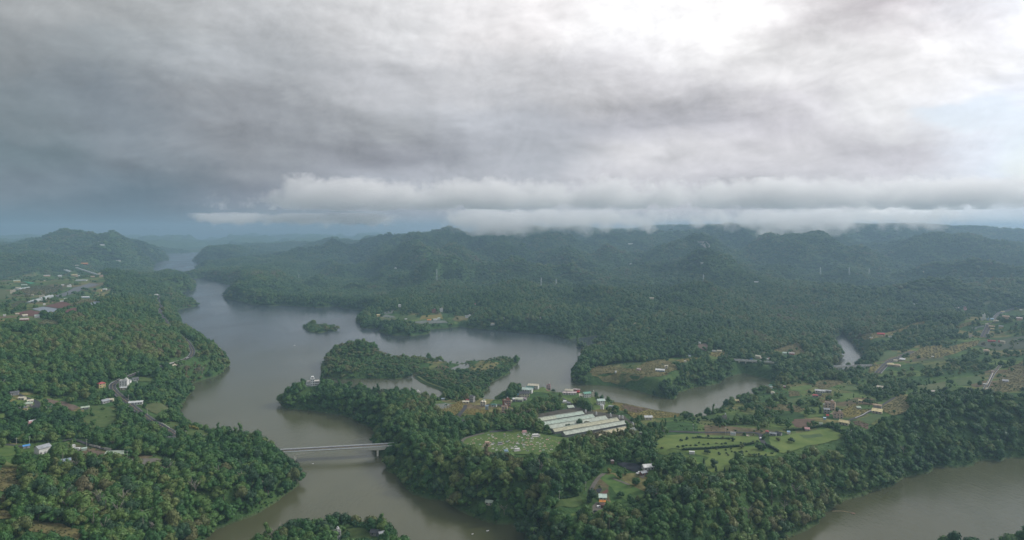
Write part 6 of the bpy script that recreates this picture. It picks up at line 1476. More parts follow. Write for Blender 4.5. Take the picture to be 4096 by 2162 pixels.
# ---------------------------------------------------------------- object helpers
def tag(o, label=None, cat=None, group=None, kind=None):
    if label: o['label'] = label
    if cat: o['category'] = cat
    if group: o['group'] = group
    if kind: o['kind'] = kind
    return o
def link(name, me, parent=None, loc=None, rz=None):
    o = bpy.data.objects.new(name, me); COL.objects.link(o)
    if parent is not None: o.parent = parent
    if loc is not None: o.location = loc
    if rz is not None: o.rotation_euler = (0, 0, rz)
    return o
def empty(name, loc=(0, 0, 0), rz=0.0):
    o = bpy.data.objects.new(name, None); COL.objects.link(o); o.location = loc; o.rotation_euler = (0, 0, rz); o.empty_display_size = 0.5
    return o
def big_mesh(name, V, Q, mats, mi=None, smooth=False):
    """mesh from numpy arrays of vertices and equal-sided faces"""
    me = bpy.data.meshes.new(name); n = Q.shape[1]
    me.vertices.add(len(V)); me.vertices.foreach_set('co', np.asarray(V, np.float32).ravel())
    me.loops.add(Q.size); me.loops.foreach_set('vertex_index', np.asarray(Q, np.int32).ravel())
    me.polygons.add(len(Q)); me.polygons.foreach_set('loop_start', np.arange(0, Q.size, n, dtype=np.int32))
    me.polygons.foreach_set('loop_total', np.full(len(Q), n, np.int32))
    for m in mats: me.materials.append(m)
    if mi is not None: me.polygons.foreach_set('material_index', np.asarray(mi, np.int32))
    me.polygons.foreach_set('use_smooth', np.full(len(Q), smooth, bool))
    me.update(calc_edges=True); return me

class MB:
    """collects boxes, prisms, tubes; build() makes one mesh"""
    def __init__(s): s.v = []; s.f = []
    def box(s, x0, x1, y0, y1, z0, z1):
        b = len(s.v); s.v += [(x0, y0, z0), (x1, y0, z0), (x1, y1, z0), (x0, y1, z0), (x0, y0, z1), (x1, y0, z1), (x1, y1, z1), (x0, y1, z1)]
        s.f += [tuple(b + i for i in q) for q in ((0, 3, 2, 1), (4, 5, 6, 7), (0, 1, 5, 4), (1, 2, 6, 5), (2, 3, 7, 6), (3, 0, 4, 7))]; return s
    def prism(s, prof, x0, x1):
        """closed outline in the (y, z) plane drawn out along x"""
        b = len(s.v); n = len(prof); s.v += [(x0, y, z) for y, z in prof] + [(x1, y, z) for y, z in prof]
        s.f += [tuple(range(b + n - 1, b - 1, -1)), tuple(range(b + n, b + 2 * n))]
        s.f += [(b + i, b + (i + 1) % n, b + n + (i + 1) % n, b + n + i) for i in range(n)]; return s
    def slab(s, pts, z0, z1):
        b = len(s.v); n = len(pts); s.v += [(x, y, z0) for x, y in pts] + [(x, y, z1) for x, y in pts]
        s.f += [tuple(range(b + n - 1, b - 1, -1)), tuple(range(b + n, b + 2 * n))]
        s.f += [(b + i, b + (i + 1) % n, b + n + (i + 1) % n, b + n + i) for i in range(n)]; return s
    def hull(s, rings):
        """loft through rings of equal length, closed at both ends"""
        b = len(s.v); n = len(rings[0])
        for r in rings: s.v += [tuple(p) for p in r]
        for k in range(len(rings) - 1):
            s.f += [(b + k * n + i, b + k * n + (i + 1) % n, b + (k + 1) * n + (i + 1) % n, b + (k + 1) * n + i) for i in range(n)]
        s.f += [tuple(range(b + n - 1, b - 1, -1)), tuple(range(b + (len(rings) - 1) * n, b + len(rings) * n))]; return s
    def cyl(s, x, y, z0, z1, r0, r1=None, n=10):
        r1 = r0 if r1 is None else r1
        ring = lambda r, z: [(x + r * math.cos(2 * math.pi * i / n), y + r * math.sin(2 * math.pi * i / n), z) for i in range(n)]
        return s.hull([ring(r0, z0), ring(r1, z1)])
    def bar(s, p, q, w):
        p = mathutils.Vector(p); q = mathutils.Vector(q); d = (q - p).normalized()
        a = d.orthogonal().normalized() * w; c = d.cross(a).normalized() * w
        return s.hull([[tuple(p + a), tuple(p + c), tuple(p - a), tuple(p - c)], [tuple(q + a), tuple(q + c), tuple(q - a), tuple(q - c)]])
    def mesh(s, name, m):
        me = bpy.data.meshes.new(name); me.from_pydata(s.v, [], s.f); me.materials.append(m); me.update(); return me
    def build(s, name, m, parent=None, loc=None, rz=None): return link(name, s.mesh(name, m), parent, loc, rz)

# ---------------------------------------------------------------- ground and lake
FLD = Field()
def build_land():
    NA, NR = FLD.NA, FLD.NR
    V = np.stack([FLD.X, FLD.Y, FLD.H], -1).reshape(-1, 3)
    i = np.arange(NR * NA).reshape(NR, NA)
    Q = np.stack([i[:-1, :-1], i[:-1, 1:], i[1:, 1:], i[1:, :-1]], -1).reshape(-1, 4)[:, ::-1]
    deep = (FLD.H < -7.5); m = deep[:-1, :-1] & deep[:-1, 1:] & deep[1:, 1:] & deep[1:, :-1]
    tag(link('terrain', big_mesh('terrain', V, Q, [ground_material()], smooth=True)), 'wooded hills and terraced land around the reservoir', None, None, 'structure')
    R = 17600.0
    me = bpy.data.meshes.new('water'); me.from_pydata([(-R, -2000, 0), (R, -2000, 0), (R, R, 0), (-R, R, 0)], [], [(0, 1, 2, 3)]); me.materials.append(water_material()); me.update()
    tag(link('water', me), 'silty brown green reservoir water turning slate blue up the lake', None, None, 'structure')
    me = bpy.data.meshes.new('lake_bed'); me.from_pydata([(-R, -2000, -12), (R, -2000, -12), (R, R, -12), (-R, R, -12)], [], [(0, 1, 2, 3)]); me.materials.append(material('lake_mud', (0.08, 0.07, 0.045), 0.95)); me.update()
    tag(link('lake_bed', me), 'muddy bed under the reservoir water', None, None, 'structure')
build_land()

# ---------------------------------------------------------------- trees
RNG = np.random.default_rng(20)
def _ico():
    import bmesh
    bm = bmesh.new(); bmesh.ops.create_icosphere(bm, subdivisions=2, radius=1.0)
    v = np.array([p.co[:] for p in bm.verts]); f = np.array([[q.index for q in p.verts] for p in bm.faces]); bm.free(); return v, f
ICO_V, ICO_F = _ico()
def crown_mesh(name, m, seed, kind='round', leaves=330, size=1.15):
    """real-size crown about 9 m across: leaf sprays over overlapping boughs around a shaded core"""
    r = np.random.default_rng(seed); lobes = []
    if kind == 'round':
        for _ in range(r.integers(7, 11)):
            a = r.uniform(0, 2 * math.pi); d = r.uniform(0.6, 3.1); lobes.append((d * math.cos(a), d * math.sin(a), r.uniform(3.4, 7.6) - d * 0.55, r.uniform(1.5, 2.5)))
        lobes.append((0, 0, 5.3, 2.7))
    elif kind == 'tall':
        for h in np.linspace(2.4, 10.5, 7):
            a = r.uniform(0, 6.3); d = r.uniform(0.2, 1.5); lobes.append((d * math.cos(a), d * math.sin(a), h, r.uniform(1.3, 2.0) * (1.15 - h / 22)))
    elif kind == 'wide':
        for _ in range(11):
            a = r.uniform(0, 2 * math.pi); d = r.uniform(1.0, 4.4); lobes.append((d * math.cos(a), d * math.sin(a), r.uniform(3.6, 5.8) - d * 0.15, r.uniform(1.3, 2.1)))
        lobes.append((0, 0, 5.0, 2.4))
    elif kind == 'shrub':
        for _ in range(5):
            a = r.uniform(0, 6.3); d = r.uniform(0.2, 1.0); lobes.append((d * math.cos(a), d * math.sin(a), r.uniform(0.7, 1.5), r.uniform(0.6, 0.95)))
    L = np.array(lobes); V = []; Q = []; n0 = 0
    w = L[:, 3] ** 2; cnt = np.maximum(6, (leaves * w / w.sum()).astype(int))
    for (x, y, z, rad), c in zip(L, cnt):
        u = r.normal(size=(c, 3)); u[:, 2] = np.where(u[:, 2] < -0.35, -u[:, 2], u[:, 2]); u /= np.linalg.norm(u, axis=1)[:, None]
        p = np.array([x, y, z]) + u * rad * r.uniform(0.86, 1.14, (c, 1))
        nn = u + r.normal(size=(c, 3)) * 0.34; nn /= np.linalg.norm(nn, axis=1)[:, None]
        t = np.cross(nn, r.normal(size=(c, 3))); t /= np.linalg.norm(t, axis=1)[:, None]; b = np.cross(nn, t)
        s = (size * r.uniform(0.55, 1.15, (c, 1)) * (rad / 2.0) ** 0.5) * 0.5
        q = np.stack([p - t * s * 1.25, p - b * s * 0.8 + nn * s * 0.25, p + t * s * 1.25, p + b * s * 0.8 + nn * s * 0.25], 1)
        V.append(q.reshape(-1, 3)); Q.append(np.arange(n0, n0 + 4 * c).reshape(-1, 4)); n0 += 4 * c
    tri = []
    for (x, y, z, rad) in L:
        V.append(ICO_V[::1] * rad * 0.80 * np.array([1, 1, 0.95]) + np.array([x, y, z])); f = ICO_F + n0; n0 += len(ICO_V); tri.append(f[::2] if kind == 'x' else f)
    V = np.concatenate(V); Q = np.concatenate(Q); T = np.concatenate(tri)
    me = bpy.data.meshes.new(name)
    nl = Q.size + T.size; me.vertices.add(len(V)); me.vertices.foreach_set('co', V.astype(np.float32).ravel())
    me.loops.add(nl); me.loops.foreach_set('vertex_index', np.concatenate([Q.ravel(), T.ravel()]).astype(np.int32))
    me.polygons.add(len(Q) + len(T)); me.polygons.foreach_set('loop_start', np.concatenate([np.arange(len(Q)) * 4, Q.size + np.arange(len(T)) * 3]).astype(np.int32))
    me.polygons.foreach_set('loop_total', np.concatenate([np.full(len(Q), 4), np.full(len(T), 3)]).astype(np.int32))
    me.materials.append(m); me.update(calc_edges=True)
    return me
def trunk_mesh(name, m, h=4.2, r=0.28, limbs=4, seed=0):
    rr = np.random.default_rng(seed); b = MB().cyl(0, 0, -1.2, h, r, r * 0.6, 7)
    for i in range(limbs):
        a = i * 6.28 / limbs + rr.uniform(0, 1); b.bar((0, 0, h * 0.72), (1.7 * math.cos(a), 1.7 * math.sin(a), h + 1.2), r * 0.3)
    return b.mesh(name, m)

CROWNS = [crown_mesh('crown', LEAF, 10 + i, kd, lv, sz) for i, (kd, lv, sz) in enumerate((
    ('round', 760, 0.78), ('round', 820, 0.70), ('wide', 820, 0.76), ('round', 700, 0.88), ('tall', 520, 0.72), ('wide', 760, 0.84), ('round', 800, 0.68), ('round', 680, 0.82)))]
TRUNK = trunk_mesh('trunk', BARK)
def palm_mesh(seed):
    """slender betel palm: thin pale stem and a star of drooping fronds"""
    r = np.random.default_rng(seed); b = MB().cyl(0, 0, -1, 10.5, .16, .11, 6); me = b.mesh('palm', PALE_BARK); V = [tuple(v.co) for v in me.vertices]; F = [tuple(p.vertices) for p in me.polygons]; nb = len(F)
    for i in range(11):
        a = i * 0.571 + r.uniform(-.2, .2); u = np.array([math.cos(a), math.sin(a), 0]); w = np.array([-math.sin(a), math.cos(a), 0]); up = r.uniform(.4, 1.6); pts = [np.array([0, 0, 10.4]) + u * d + np.array([0, 0, up * d * .6 - .28 * d * d]) for d in (0, 1.0, 2.0, 3.0)]; wd = (.2, .75, .7, .15)
        k = len(V)
        for p, q in zip(pts, wd): V += [tuple(p + w * q * .5), tuple(p - w * q * .5)]
        F += [(k + 2 * j, k + 2 * j + 1, k + 2 * j + 3, k + 2 * j + 2) for j in range(3)]
    m2 = bpy.data.meshes.new('palm'); m2.from_pydata(V, [], F); m2.materials.append(PALE_BARK); m2.materials.append(LEAF_BRIGHT); m2.polygons.foreach_set('material_index', [0] * nb + [1] * (len(F) - nb)); m2.update(); return m2
def bare_mesh(seed):
    r = np.random.default_rng(seed); b = MB().cyl(0, 0, -1, 4.5, .25, .16, 6)
    for i in range(9):
        a = r.uniform(0, 6.28); z = r.uniform(2.5, 4.5); L = r.uniform(2, 4); e = (L * .7 * math.cos(a), L * .7 * math.sin(a), z + L * .9); b.bar((0, 0, z), e, .08)
        for j in range(3): q = a + r.uniform(-1, 1); b.bar(tuple(t * .7 for t in e[:2]) + (z + L * .6,), (e[0] + 1.1 * math.cos(q), e[1] + 1.1 * math.sin(q), e[2] + r.uniform(-.3, .9)), .045)
    return b.mesh('bare_tree', PALE_BARK)
CROWNS += [palm_mesh(1), bare_mesh(2)]
CROWN_SHRUB = crown_mesh('shrub', LEAF, 71, 'shrub', 90, 0.55)
CROWN_OLIVE = [crown_mesh('crown', LEAF_OLIVE, 40 + i, kd, 740, 0.78) for i, kd in enumerate(('round', 'wide', 'round'))]
CROWN_BRIGHT = [crown_mesh('crown', LEAF_BRIGHT, 50 + i, kd, 740, 0.78) for i, kd in enumerate(('round', 'tall'))]
CROWN_DARK = [crown_mesh('crown', LEAF_DARK, 60 + i, kd, 760, 0.75) for i, kd in enumerate(('round', 'wide'))]

def scatter_group(name, meshes):
    """a nodes modifier that sets a picked mesh on every vertex ('pick', 'size', 'turn' point attributes)"""
    src = bpy.data.collections.new(name + '_kinds')
    for i, me in enumerate(meshes):
        o = bpy.data.objects.new('%s_kind_%02d' % (name, i), me); src.objects.link(o)
    g = bpy.data.node_groups.new(name, 'GeometryNodeTree')
    g.interface.new_socket('Geometry', in_out='INPUT', socket_type='NodeSocketGeometry'); g.interface.new_socket('Geometry', in_out='OUTPUT', socket_type='NodeSocketGeometry')
    N = g.nodes; Lk = g.links
    gi = N.new('NodeGroupInput'); go = N.new('NodeGroupOutput'); ip = N.new('GeometryNodeInstanceOnPoints'); ci = N.new('GeometryNodeCollectionInfo')
    ci.inputs['Collection'].default_value = src; ci.inputs['Separate Children'].default_value = True; ci.inputs['Reset Children'].default_value = True
    def attr(nm, t):
        a = N.new('GeometryNodeInputNamedAttribute'); a.data_type = t; a.inputs['Name'].default_value = nm; return a.outputs['Attribute']
    ip.inputs['Pick Instance'].default_value = True
    Lk.new(gi.outputs[0], ip.inputs['Points']); Lk.new(ci.outputs[0], ip.inputs['Instance']); Lk.new(attr('pick', 'INT'), ip.inputs['Instance Index'])
    Lk.new(attr('turn', 'FLOAT_VECTOR'), ip.inputs['Rotation']); Lk.new(attr('size', 'FLOAT_VECTOR'), ip.inputs['Scale']); Lk.new(ip.outputs[0], go.inputs[0])
    return g
def scatter(name, group, P, pick, size, turn):
    me = bpy.data.meshes.new(name); me.vertices.add(len(P)); me.vertices.foreach_set('co', np.asarray(P, np.float32).ravel())
    a = me.attributes.new('pick', 'INT', 'POINT'); a.data.foreach_set('value', np.asarray(pick, np.int32))
    a = me.attributes.new('size', 'FLOAT_VECTOR', 'POINT'); a.data.foreach_set('vector', np.asarray(size, np.float32).ravel())
    a = me.attributes.new('turn', 'FLOAT_VECTOR', 'POINT'); a.data.foreach_set('vector', np.asarray(turn, np.float32).ravel())
    me.update(); o = link(name, me); md = o.modifiers.new('scatter', 'NODES'); md.node_group = group
    return o

def jitter_grid(cell, x0, x1, y0, y1, r):
    nx = int((x1 - x0) / cell); ny = int((y1 - y0) / cell)
    gx, gy = np.meshgrid(np.arange(nx), np.arange(ny))
    return (x0 + (gx + r.uniform(0, 1, gx.shape)) * cell).ravel(), (y0 + (gy + r.uniform(0, 1, gy.shape)) * cell).ravel()

def tree_density(x, y):
    """share of ground under trees: clearings, fields, yards and roads are thinner or bare"""
    d = np.ones(x.shape)
    for poly, dens in CLEARINGS:
        P = np.array(poly); m = (x > P[:, 0].min()) & (x < P[:, 0].max()) & (y > P[:, 1].min()) & (y < P[:, 1].max())
        if m.any():
            k = np.where(m)[0]; k = k[inside(poly, x[k], y[k])]; d[k] = np.minimum(d[k], dens)
    for line, hw in OPEN_STRIPS:
        P = np.array(line); m = (x > P[:, 0].min() - hw) & (x < P[:, 0].max() + hw) & (y > P[:, 1].min() - hw) & (y < P[:, 1].max() + hw)
        if m.any():
            k = np.where(m)[0]; q = polydist(line, x[k], y[k], closed=False); d[k[q < hw]] = 0
    return d

def toward(poly, reach):
    """ground plans stepped towards the lookout"""
    P = np.array(poly); c = P.mean(0); u = -c / np.hypot(*c)
    return [[(x + u[0] * reach * f, y + u[1] * reach * f) for x, y in poly] for f in (0.34, 0.67, 1.0)]
def hidden_reach(x, y, h=9.5):
    """how far in front of a clearing trees of height h would still cover it"""
    d = math.hypot(x, y); return min(h / math.tan(math.atan2(CAMH - float(FLD.h(x, y)), d)), 90.0)

def forest_points():
    r = np.random.default_rng(5); out = []
    for cell, r0, r1, sc in ((7.0, 400, 1250, 1.08), (8.6, 1250, 2600, 1.2), (11.6, 2600, 5000, 1.5), (20.0, 5000, 9000, 2.5)):
        hx = r1 * math.sin(0.78)
        x, y = jitter_grid(cell, -hx, hx, r0 * 0.7, r1, r); R = np.hypot(x, y); A = np.abs(np.arctan2(x, y))
        m = (R > r0) & (R <= r1) & (A < 0.74); x = x[m]; y = y[m]; R = R[m]
        m = FLD.s(x, y) > 0.3; x = x[m]; y = y[m]
        d = tree_density(x, y); cl = fbm(x / 38, y / 38, 515, 3); d = np.where((d > 0.02) & (d < .6), np.clip(d * 3.6 * sst((cl - .44) / .16), 0, .9), d); m = r.uniform(0, 1, x.shape) < d * 0.96; x = x[m]; y = y[m]; d = d[m]
        n = len(x); big = fbm(x / 160, y / 160, 211, 3)
        s = sc * (0.55 + 0.9 * big) * r.uniform(0.55, 1.45, n)
        s = s * np.where(tree_density(x, y) < 0.6, 0.72, 1.0)
        zs = s * r.uniform(0.85, 1.2, n) * (1.0 if sc < 1.4 else 0.72 if sc < 2 else 0.5)
        z = FLD.h(x, y)
        out.append((x, y, z, s, zs))
    return [np.concatenate([o[i] for o in out]) for i in range(5)]
# ---------------------------------------------------------------- paints and surfaces
PAL = dict(slate=(0.10,0.105,0.11), charcoal_tin=(0.055,0.06,0.07), grey_tin=(0.34,0.36,0.38), white_tin=(0.62,0.63,0.62), white_bright=(0.80,0.80,0.78), cream_tin=(0.62,0.57,0.44),
    sage_tin=(0.40,0.47,0.37), mint_tin=(0.50,0.62,0.55), mint_cream_tin=(0.58,0.60,0.46), jade_tin=(0.16,0.36,0.27), dark_green_tin=(0.07,0.17,0.14), red_tin=(0.42,0.09,0.09), scarlet_tin=(0.62,0.07,0.07),
    orange_tin=(0.68,0.27,0.06), yellow_tin=(0.66,0.56,0.30), tan_tin=(0.50,0.37,0.24), peach_tin=(0.58,0.42,0.32), pink_tin=(0.48,0.25,0.25), pink_grey_tin=(0.36,0.29,0.31), pinkish_tin=(0.60,0.50,0.48),
    rust_tin=(0.16,0.08,0.065), blue_tin=(0.10,0.33,0.68), light_blue_tin=(0.45,0.62,0.78), blue_grey_tin=(0.27,0.34,0.40), concrete=(0.42,0.40,0.37),
    white_wall=(0.72,0.71,0.68), cream_wall=(0.60,0.54,0.42), grey_wall=(0.32,0.32,0.31), yellow_wall=(0.58,0.48,0.22), peach_wall=(0.60,0.43,0.33), pink_wall=(0.55,0.34,0.34), brick_wall=(0.30,0.13,0.10),
    red_wall=(0.42,0.13,0.12), mint_wall=(0.48,0.56,0.48), light_blue_wall=(0.36,0.50,0.64), blue_grey_wall=(0.28,0.34,0.38), rust_wall=(0.24,0.15,0.11),
    shed_cream=(0.56,0.59,0.45), shed_mint=(0.50,0.60,0.50), shed_pale=(0.55,0.60,0.50), shed_yellow=(0.55,0.54,0.38), shed_cream2=(0.62,0.55,0.34),
    white_paint=(0.75,0.75,0.75), dark_paint=(0.05,0.055,0.06), black_paint=(0.015,0.015,0.018), blue_paint=(0.05,0.18,0.42))
for _k in list(PAL):
    if _k.endswith('_tin') or _k.endswith('_wall') or _k.startswith('shed_') or _k == 'white_bright': PAL[_k] = tuple(v * (0.64 if _k.startswith('shed_') else 0.80) for v in PAL[_k])
def paint(n):
    tin = n.endswith('_tin') or n.startswith('shed_') or n in ('slate', 'white_bright')
    return material(n, PAL[n], 0.45 if tin else 0.85, 0.26 if tin else 0.24, 0.35, spec=0.35 if tin else 0.2)
GLASS = material('dark_glass', (0.03, 0.035, 0.04), 0.12, spec=0.5)
RUBBER = material('tyre_rubber', (0.02, 0.02, 0.02), 0.9)
STEEL = material('galvanised_steel', (0.55, 0.57, 0.58), 0.5, 0.1, 1.0, metal=0.3)
LINE = material('road_paint', (0.50, 0.50, 0.49), 0.8); YELLOW_LINE = material('yellow_road_paint', (0.62, 0.45, 0.10), 0.8)
GROUNDS = dict(shaded_yard=((0.050,0.046,0.038),(0.085,0.078,0.060)),  # shed yard: ground colour darkened to shade the gaps between the long sheds
    red_soil=((0.090,0.042,0.036),(0.125,0.062,0.048)), grey_net=((0.17,0.20,0.235),(0.215,0.24,0.27)), dull_net=((0.095,0.105,0.115),(0.135,0.14,0.145)), green_net=((0.03,0.20,0.10),(0.05,0.26,0.14)),
    tan_crop=((0.085,0.088,0.034),(0.165,0.138,0.060)), yellow_crop=((0.110,0.108,0.032),(0.200,0.160,0.050)), dull_crop=((0.038,0.058,0.034),(0.070,0.080,0.052)), light_crop=((0.070,0.095,0.040),(0.125,0.135,0.065)),
    pasture=((0.042,0.078,0.024),(0.080,0.112,0.034)), pale_pasture=((0.060,0.082,0.032),(0.095,0.110,0.045)), lawn=((0.050,0.096,0.024),(0.100,0.142,0.038)), lawn_lit=((0.072,0.118,0.028),(0.125,0.165,0.045)),
    grass_deep=((0.042,0.094,0.024),(0.082,0.135,0.036)), grass_path=((0.075,0.105,0.035),(0.10,0.12,0.045)), bare_earth=((0.085,0.062,0.048),(0.155,0.118,0.090)), brown_soil=((0.085,0.056,0.040),(0.125,0.086,0.062)),
    asphalt=((0.045,0.046,0.050),(0.060,0.060,0.064)), gravel=((0.095,0.088,0.076),(0.150,0.138,0.118)), pale_pad=((0.26,0.24,0.215),(0.36,0.33,0.30)), concrete=((0.30,0.29,0.27),(0.40,0.39,0.36)),
    net_rows=((0.085,0.105,0.085),(0.17,0.18,0.165)), net_green=((0.044,0.084,0.030),(0.080,0.112,0.044)), black_net=((0.016,0.019,0.024),(0.032,0.036,0.044)), court_red=((0.16,0.075,0.06),(0.22,0.12,0.09)))
def ground_paint(n):
    a, b = GROUNDS[n]
    return material('ground_' + n, a, 0.92, 0.0, 0.14 if 'lawn' not in n else 0.06, color2=b, spec=0.15)

# ---------------------------------------------------------------- fields, yards and lawns laid over the ground
CLEARINGS = []; OPEN_STRIPS = []
for td, poly in OPEN: CLEARINGS.append((poly, td * 0.5))
def wiggle(poly, amp):
    """an outline with small natural irregularity between its corners"""
    out = []; n = len(poly)
    for i in range(n):
        (x1, y1), (x2, y2) = poly[i], poly[(i + 1) % n]; L = math.hypot(x2 - x1, y2 - y1); k = max(1, int(L / max(6, L / 9)))
        for j in range(k):
            t = j / k; x = x1 + (x2 - x1) * t; y = y1 + (y2 - y1) * t
            w = amp * (math.sin(x * 0.31 + y * 0.17) + math.sin(x * 0.13 - y * 0.41 + 1.3)) * 0.5 * (1 if j else 0)
            out.append((x + (y2 - y1) / (L + 1e-6) * w, y - (x2 - x1) / (L + 1e-6) * w))
    return out
def drape(name, poly, m, lift, step=None):
    P = np.array(poly); dist = float(np.hypot(P[:, 0], P[:, 1]).mean()); step = step or max(4.0, dist * 0.007)
    x, y = np.meshgrid(np.arange(P[:, 0].min(), P[:, 0].max(), step), np.arange(P[:, 1].min(), P[:, 1].max(), step))
    x = x.ravel(); y = y.ravel(); k = inside(poly, x, y) & (polydist(poly, x, y) > step * 0.35); x = x[k]; y = y[k]
    bd = []
    for i in range(len(poly)):
        (x1, y1), (x2, y2) = poly[i], poly[(i + 1) % len(poly)]; c = max(1, int(math.hypot(x2 - x1, y2 - y1) / step))
        bd += [(x1 + (x2 - x1) * j / c, y1 + (y2 - y1) * j / c) for j in range(c)]
    pts = [mathutils.Vector(p) for p in bd] + [mathutils.Vector((a, b)) for a, b in zip(x, y)]
    nb = len(bd)
    v, e, f, *_ = mathutils.geometry.delaunay_2d_cdt(pts, [(i, (i + 1) % nb) for i in range(nb)], [list(range(nb))], 2, 0.01)
    V = np.array([p[:] for p in v]); z = FLD.h(V[:, 0], V[:, 1]) + lift
    me = bpy.data.meshes.new(name); me.from_pydata([(a, b, float(c)) for (a, b), c in zip(V, z)], [], [tuple(q) for q in f]); me.materials.append(m)
    me.polygons.foreach_set('use_smooth', np.ones(len(me.polygons), bool)); me.update()
    return me
def farmland_material():
    m = bpy.data.materials.new('farmland'); m.use_nodes = True; k = NT(m.node_tree); b = k.n['Principled BSDF']
    p = k.new('ShaderNodeNewGeometry').outputs['Position']
    wp = k.new('ShaderNodeMapping'); wp.inputs['Rotation'].default_value = (0, 0, 0.45); wp.inputs['Scale'].default_value = (1, 0.6, 0); k.l.new(p, wp.inputs[0])
    jit = k.new('ShaderNodeTexNoise'); jit.inputs['Scale'].default_value = 0.02; k.l.new(wp.outputs[0], jit.inputs[0])
    off = k.new('ShaderNodeVectorMath', operation='MULTIPLY_ADD'); k.l.new(jit.outputs['Color'], off.inputs[0]); off.inputs[1].default_value = (22, 22, 0); k.l.new(wp.outputs[0], off.inputs[2])
    v = k.new('ShaderNodeTexVoronoi', distance='CHEBYCHEV'); v.inputs['Scale'].default_value = 0.021; k.l.new(off.outputs[0], v.inputs['Vector'])
    sp = k.new('ShaderNodeSeparateColor'); k.l.new(v.outputs['Color'], sp.inputs[0])
    col = k.ramp(sp.outputs[0], [(0.0, (0.036, 0.080, 0.024)), (0.25, (0.060, 0.108, 0.029)), (0.45, (0.088, 0.132, 0.036)), (0.62, (0.105, 0.122, 0.042)), (0.78, (0.150, 0.140, 0.058)), (0.92, (0.120, 0.096, 0.056))], 'CONSTANT')
    f = k.noise(p, 0.10, 6, 0.66); f2 = k.noise(p, 0.018, 4, 0.6)
    mul = k.new('ShaderNodeVectorMath', operation='SCALE'); k.l.new(col, mul.inputs[0]); k.l.new(k.rng(f, 0.28, 0.72, 0.55, 1.4), mul.inputs['Scale'])
    c2 = k.mix(k.rng(f2, 0.48, 0.66, 0.0, 0.8), mul.outputs[0], (0.032, 0.066, 0.022))
    k.l.new(c2, b.inputs['Base Color']); b.inputs['Roughness'].default_value = 0.95; b.inputs['Specular IOR Level'].default_value = 0.1
    bn = k.new('ShaderNodeBump'); bn.inputs['Strength'].default_value = 0.8; bn.inputs['Distance'].default_value = 1.6; k.l.new(k.noise(p, 0.25, 4, 0.65), bn.inputs['Height']); k.l.new(bn.outputs[0], b.inputs['Normal'])
    return m
FARM = farmland_material()
for _i, (td, poly) in enumerate(OPEN):
    _d = math.hypot(*np.array(poly).mean(0)); tag(link('farmland', drape('farmland', wiggle(poly, 2.5), FARM, 0.06 + _d * 0.00012 + 0.02 * _i)), None, None, None, 'structure')
CROP_SPOTS = {'low': [], 'orange': []}
def build_fields():
    for i, (nm, mt, td, pl, poly) in enumerate(FIELDS):
        P = wiggle(poly, 1.2 if mt not in ('asphalt', 'black_net', 'grey_net') else 0.3); dist = math.hypot(*np.array(poly).mean(0))
        lift = 0.25 + dist * 0.0004 + (i % 7) * 0.03
        tag(link(nm, drape(nm, P, ground_paint(mt), lift)), None, None, None, 'structure')
        CLEARINGS.append((poly, td)); c_ = np.array(poly).mean(0)
        for q_ in toward(poly, hidden_reach(c_[0], c_[1]) * 0.85): CLEARINGS.append((q_, max(td, 0.03)))
        if pl: CROP_SPOTS[pl].append((poly, lift))
build_fields()
def build_crops():
    r = np.random.default_rng(77)
    for kind, stops, label in (('low', [(0.0, (0.055, 0.085, 0.026)), (0.55, (0.115, 0.112, 0.040)), (1.0, (0.190, 0.150, 0.065))], 'rows of low tan and green crop bushes on the terraces'),
                               ('orange', [(0.0, (0.070, 0.090, 0.024)), (0.55, (0.140, 0.122, 0.032)), (1.0, (0.250, 0.160, 0.035))], 'yellow and orange flecked crop bushes in the fields behind the long sheds')):
        lm = leaf_material('crop_leaves_' + kind, stops); kinds = [crown_mesh('crop_bush', lm, 300 + q, 'shrub', 70, 0.6) for q in range(3)]; out = []
        for poly, lift in CROP_SPOTS[kind]:
            P = np.array(poly); d = float(np.hypot(P[:, 0], P[:, 1]).mean()); cell = max(2.8, d * 0.0029)
            a = math.atan2(P[1, 1] - P[0, 1], P[1, 0] - P[0, 0]); c, s = math.cos(a), math.sin(a); cx, cy = P.mean(0)
            R = float(np.hypot(P[:, 0] - cx, P[:, 1] - cy).max()); gx, gy = np.meshgrid(np.arange(-R, R, cell * 0.9), np.arange(-R, R, cell * 1.25))
            gx = gx.ravel() + r.normal(0, cell * 0.40, gx.size); gy = gy.ravel() + r.normal(0, cell * 0.26, gy.size)
            x = cx + gx * c - gy * s; y = cy + gx * s + gy * c; m = inside(poly, x, y) & (r.uniform(0, 1, x.shape) < 0.45 + 0.5 * fbm(x / 25, y / 25, 5, 2)); x = x[m]; y = y[m]
            keep = np.ones(x.shape, bool)
            for rd_ in ROADS: keep &= polydist([p[:2] for p in rd_[4]], x, y, False) > rd_[1] * .5 + 1.5
            for h in HOUSES: keep &= np.hypot(x - h[0], y - h[1]) > h[2] * .62
            x = x[keep]; y = y[keep]
            out.append(np.stack([x, y, FLD.h(x, y) + lift - 0.1, np.full(x.shape, cell / 3.0)], -1))
        O = np.concatenate(out); n = len(O); s = O[:, 3] * r.uniform(0.55, 1.05, n)
        o = scatter('crop_bushes', scatter_group('crop_' + kind, kinds), O[:, :3], r.integers(0, 3, n), np.stack([s, s, s * 0.55], -1), np.stack([np.zeros(n), np.zeros(n), r.uniform(0, 6.28, n)], -1))
        tag(o, label, None, None, 'stuff')
build_crops()

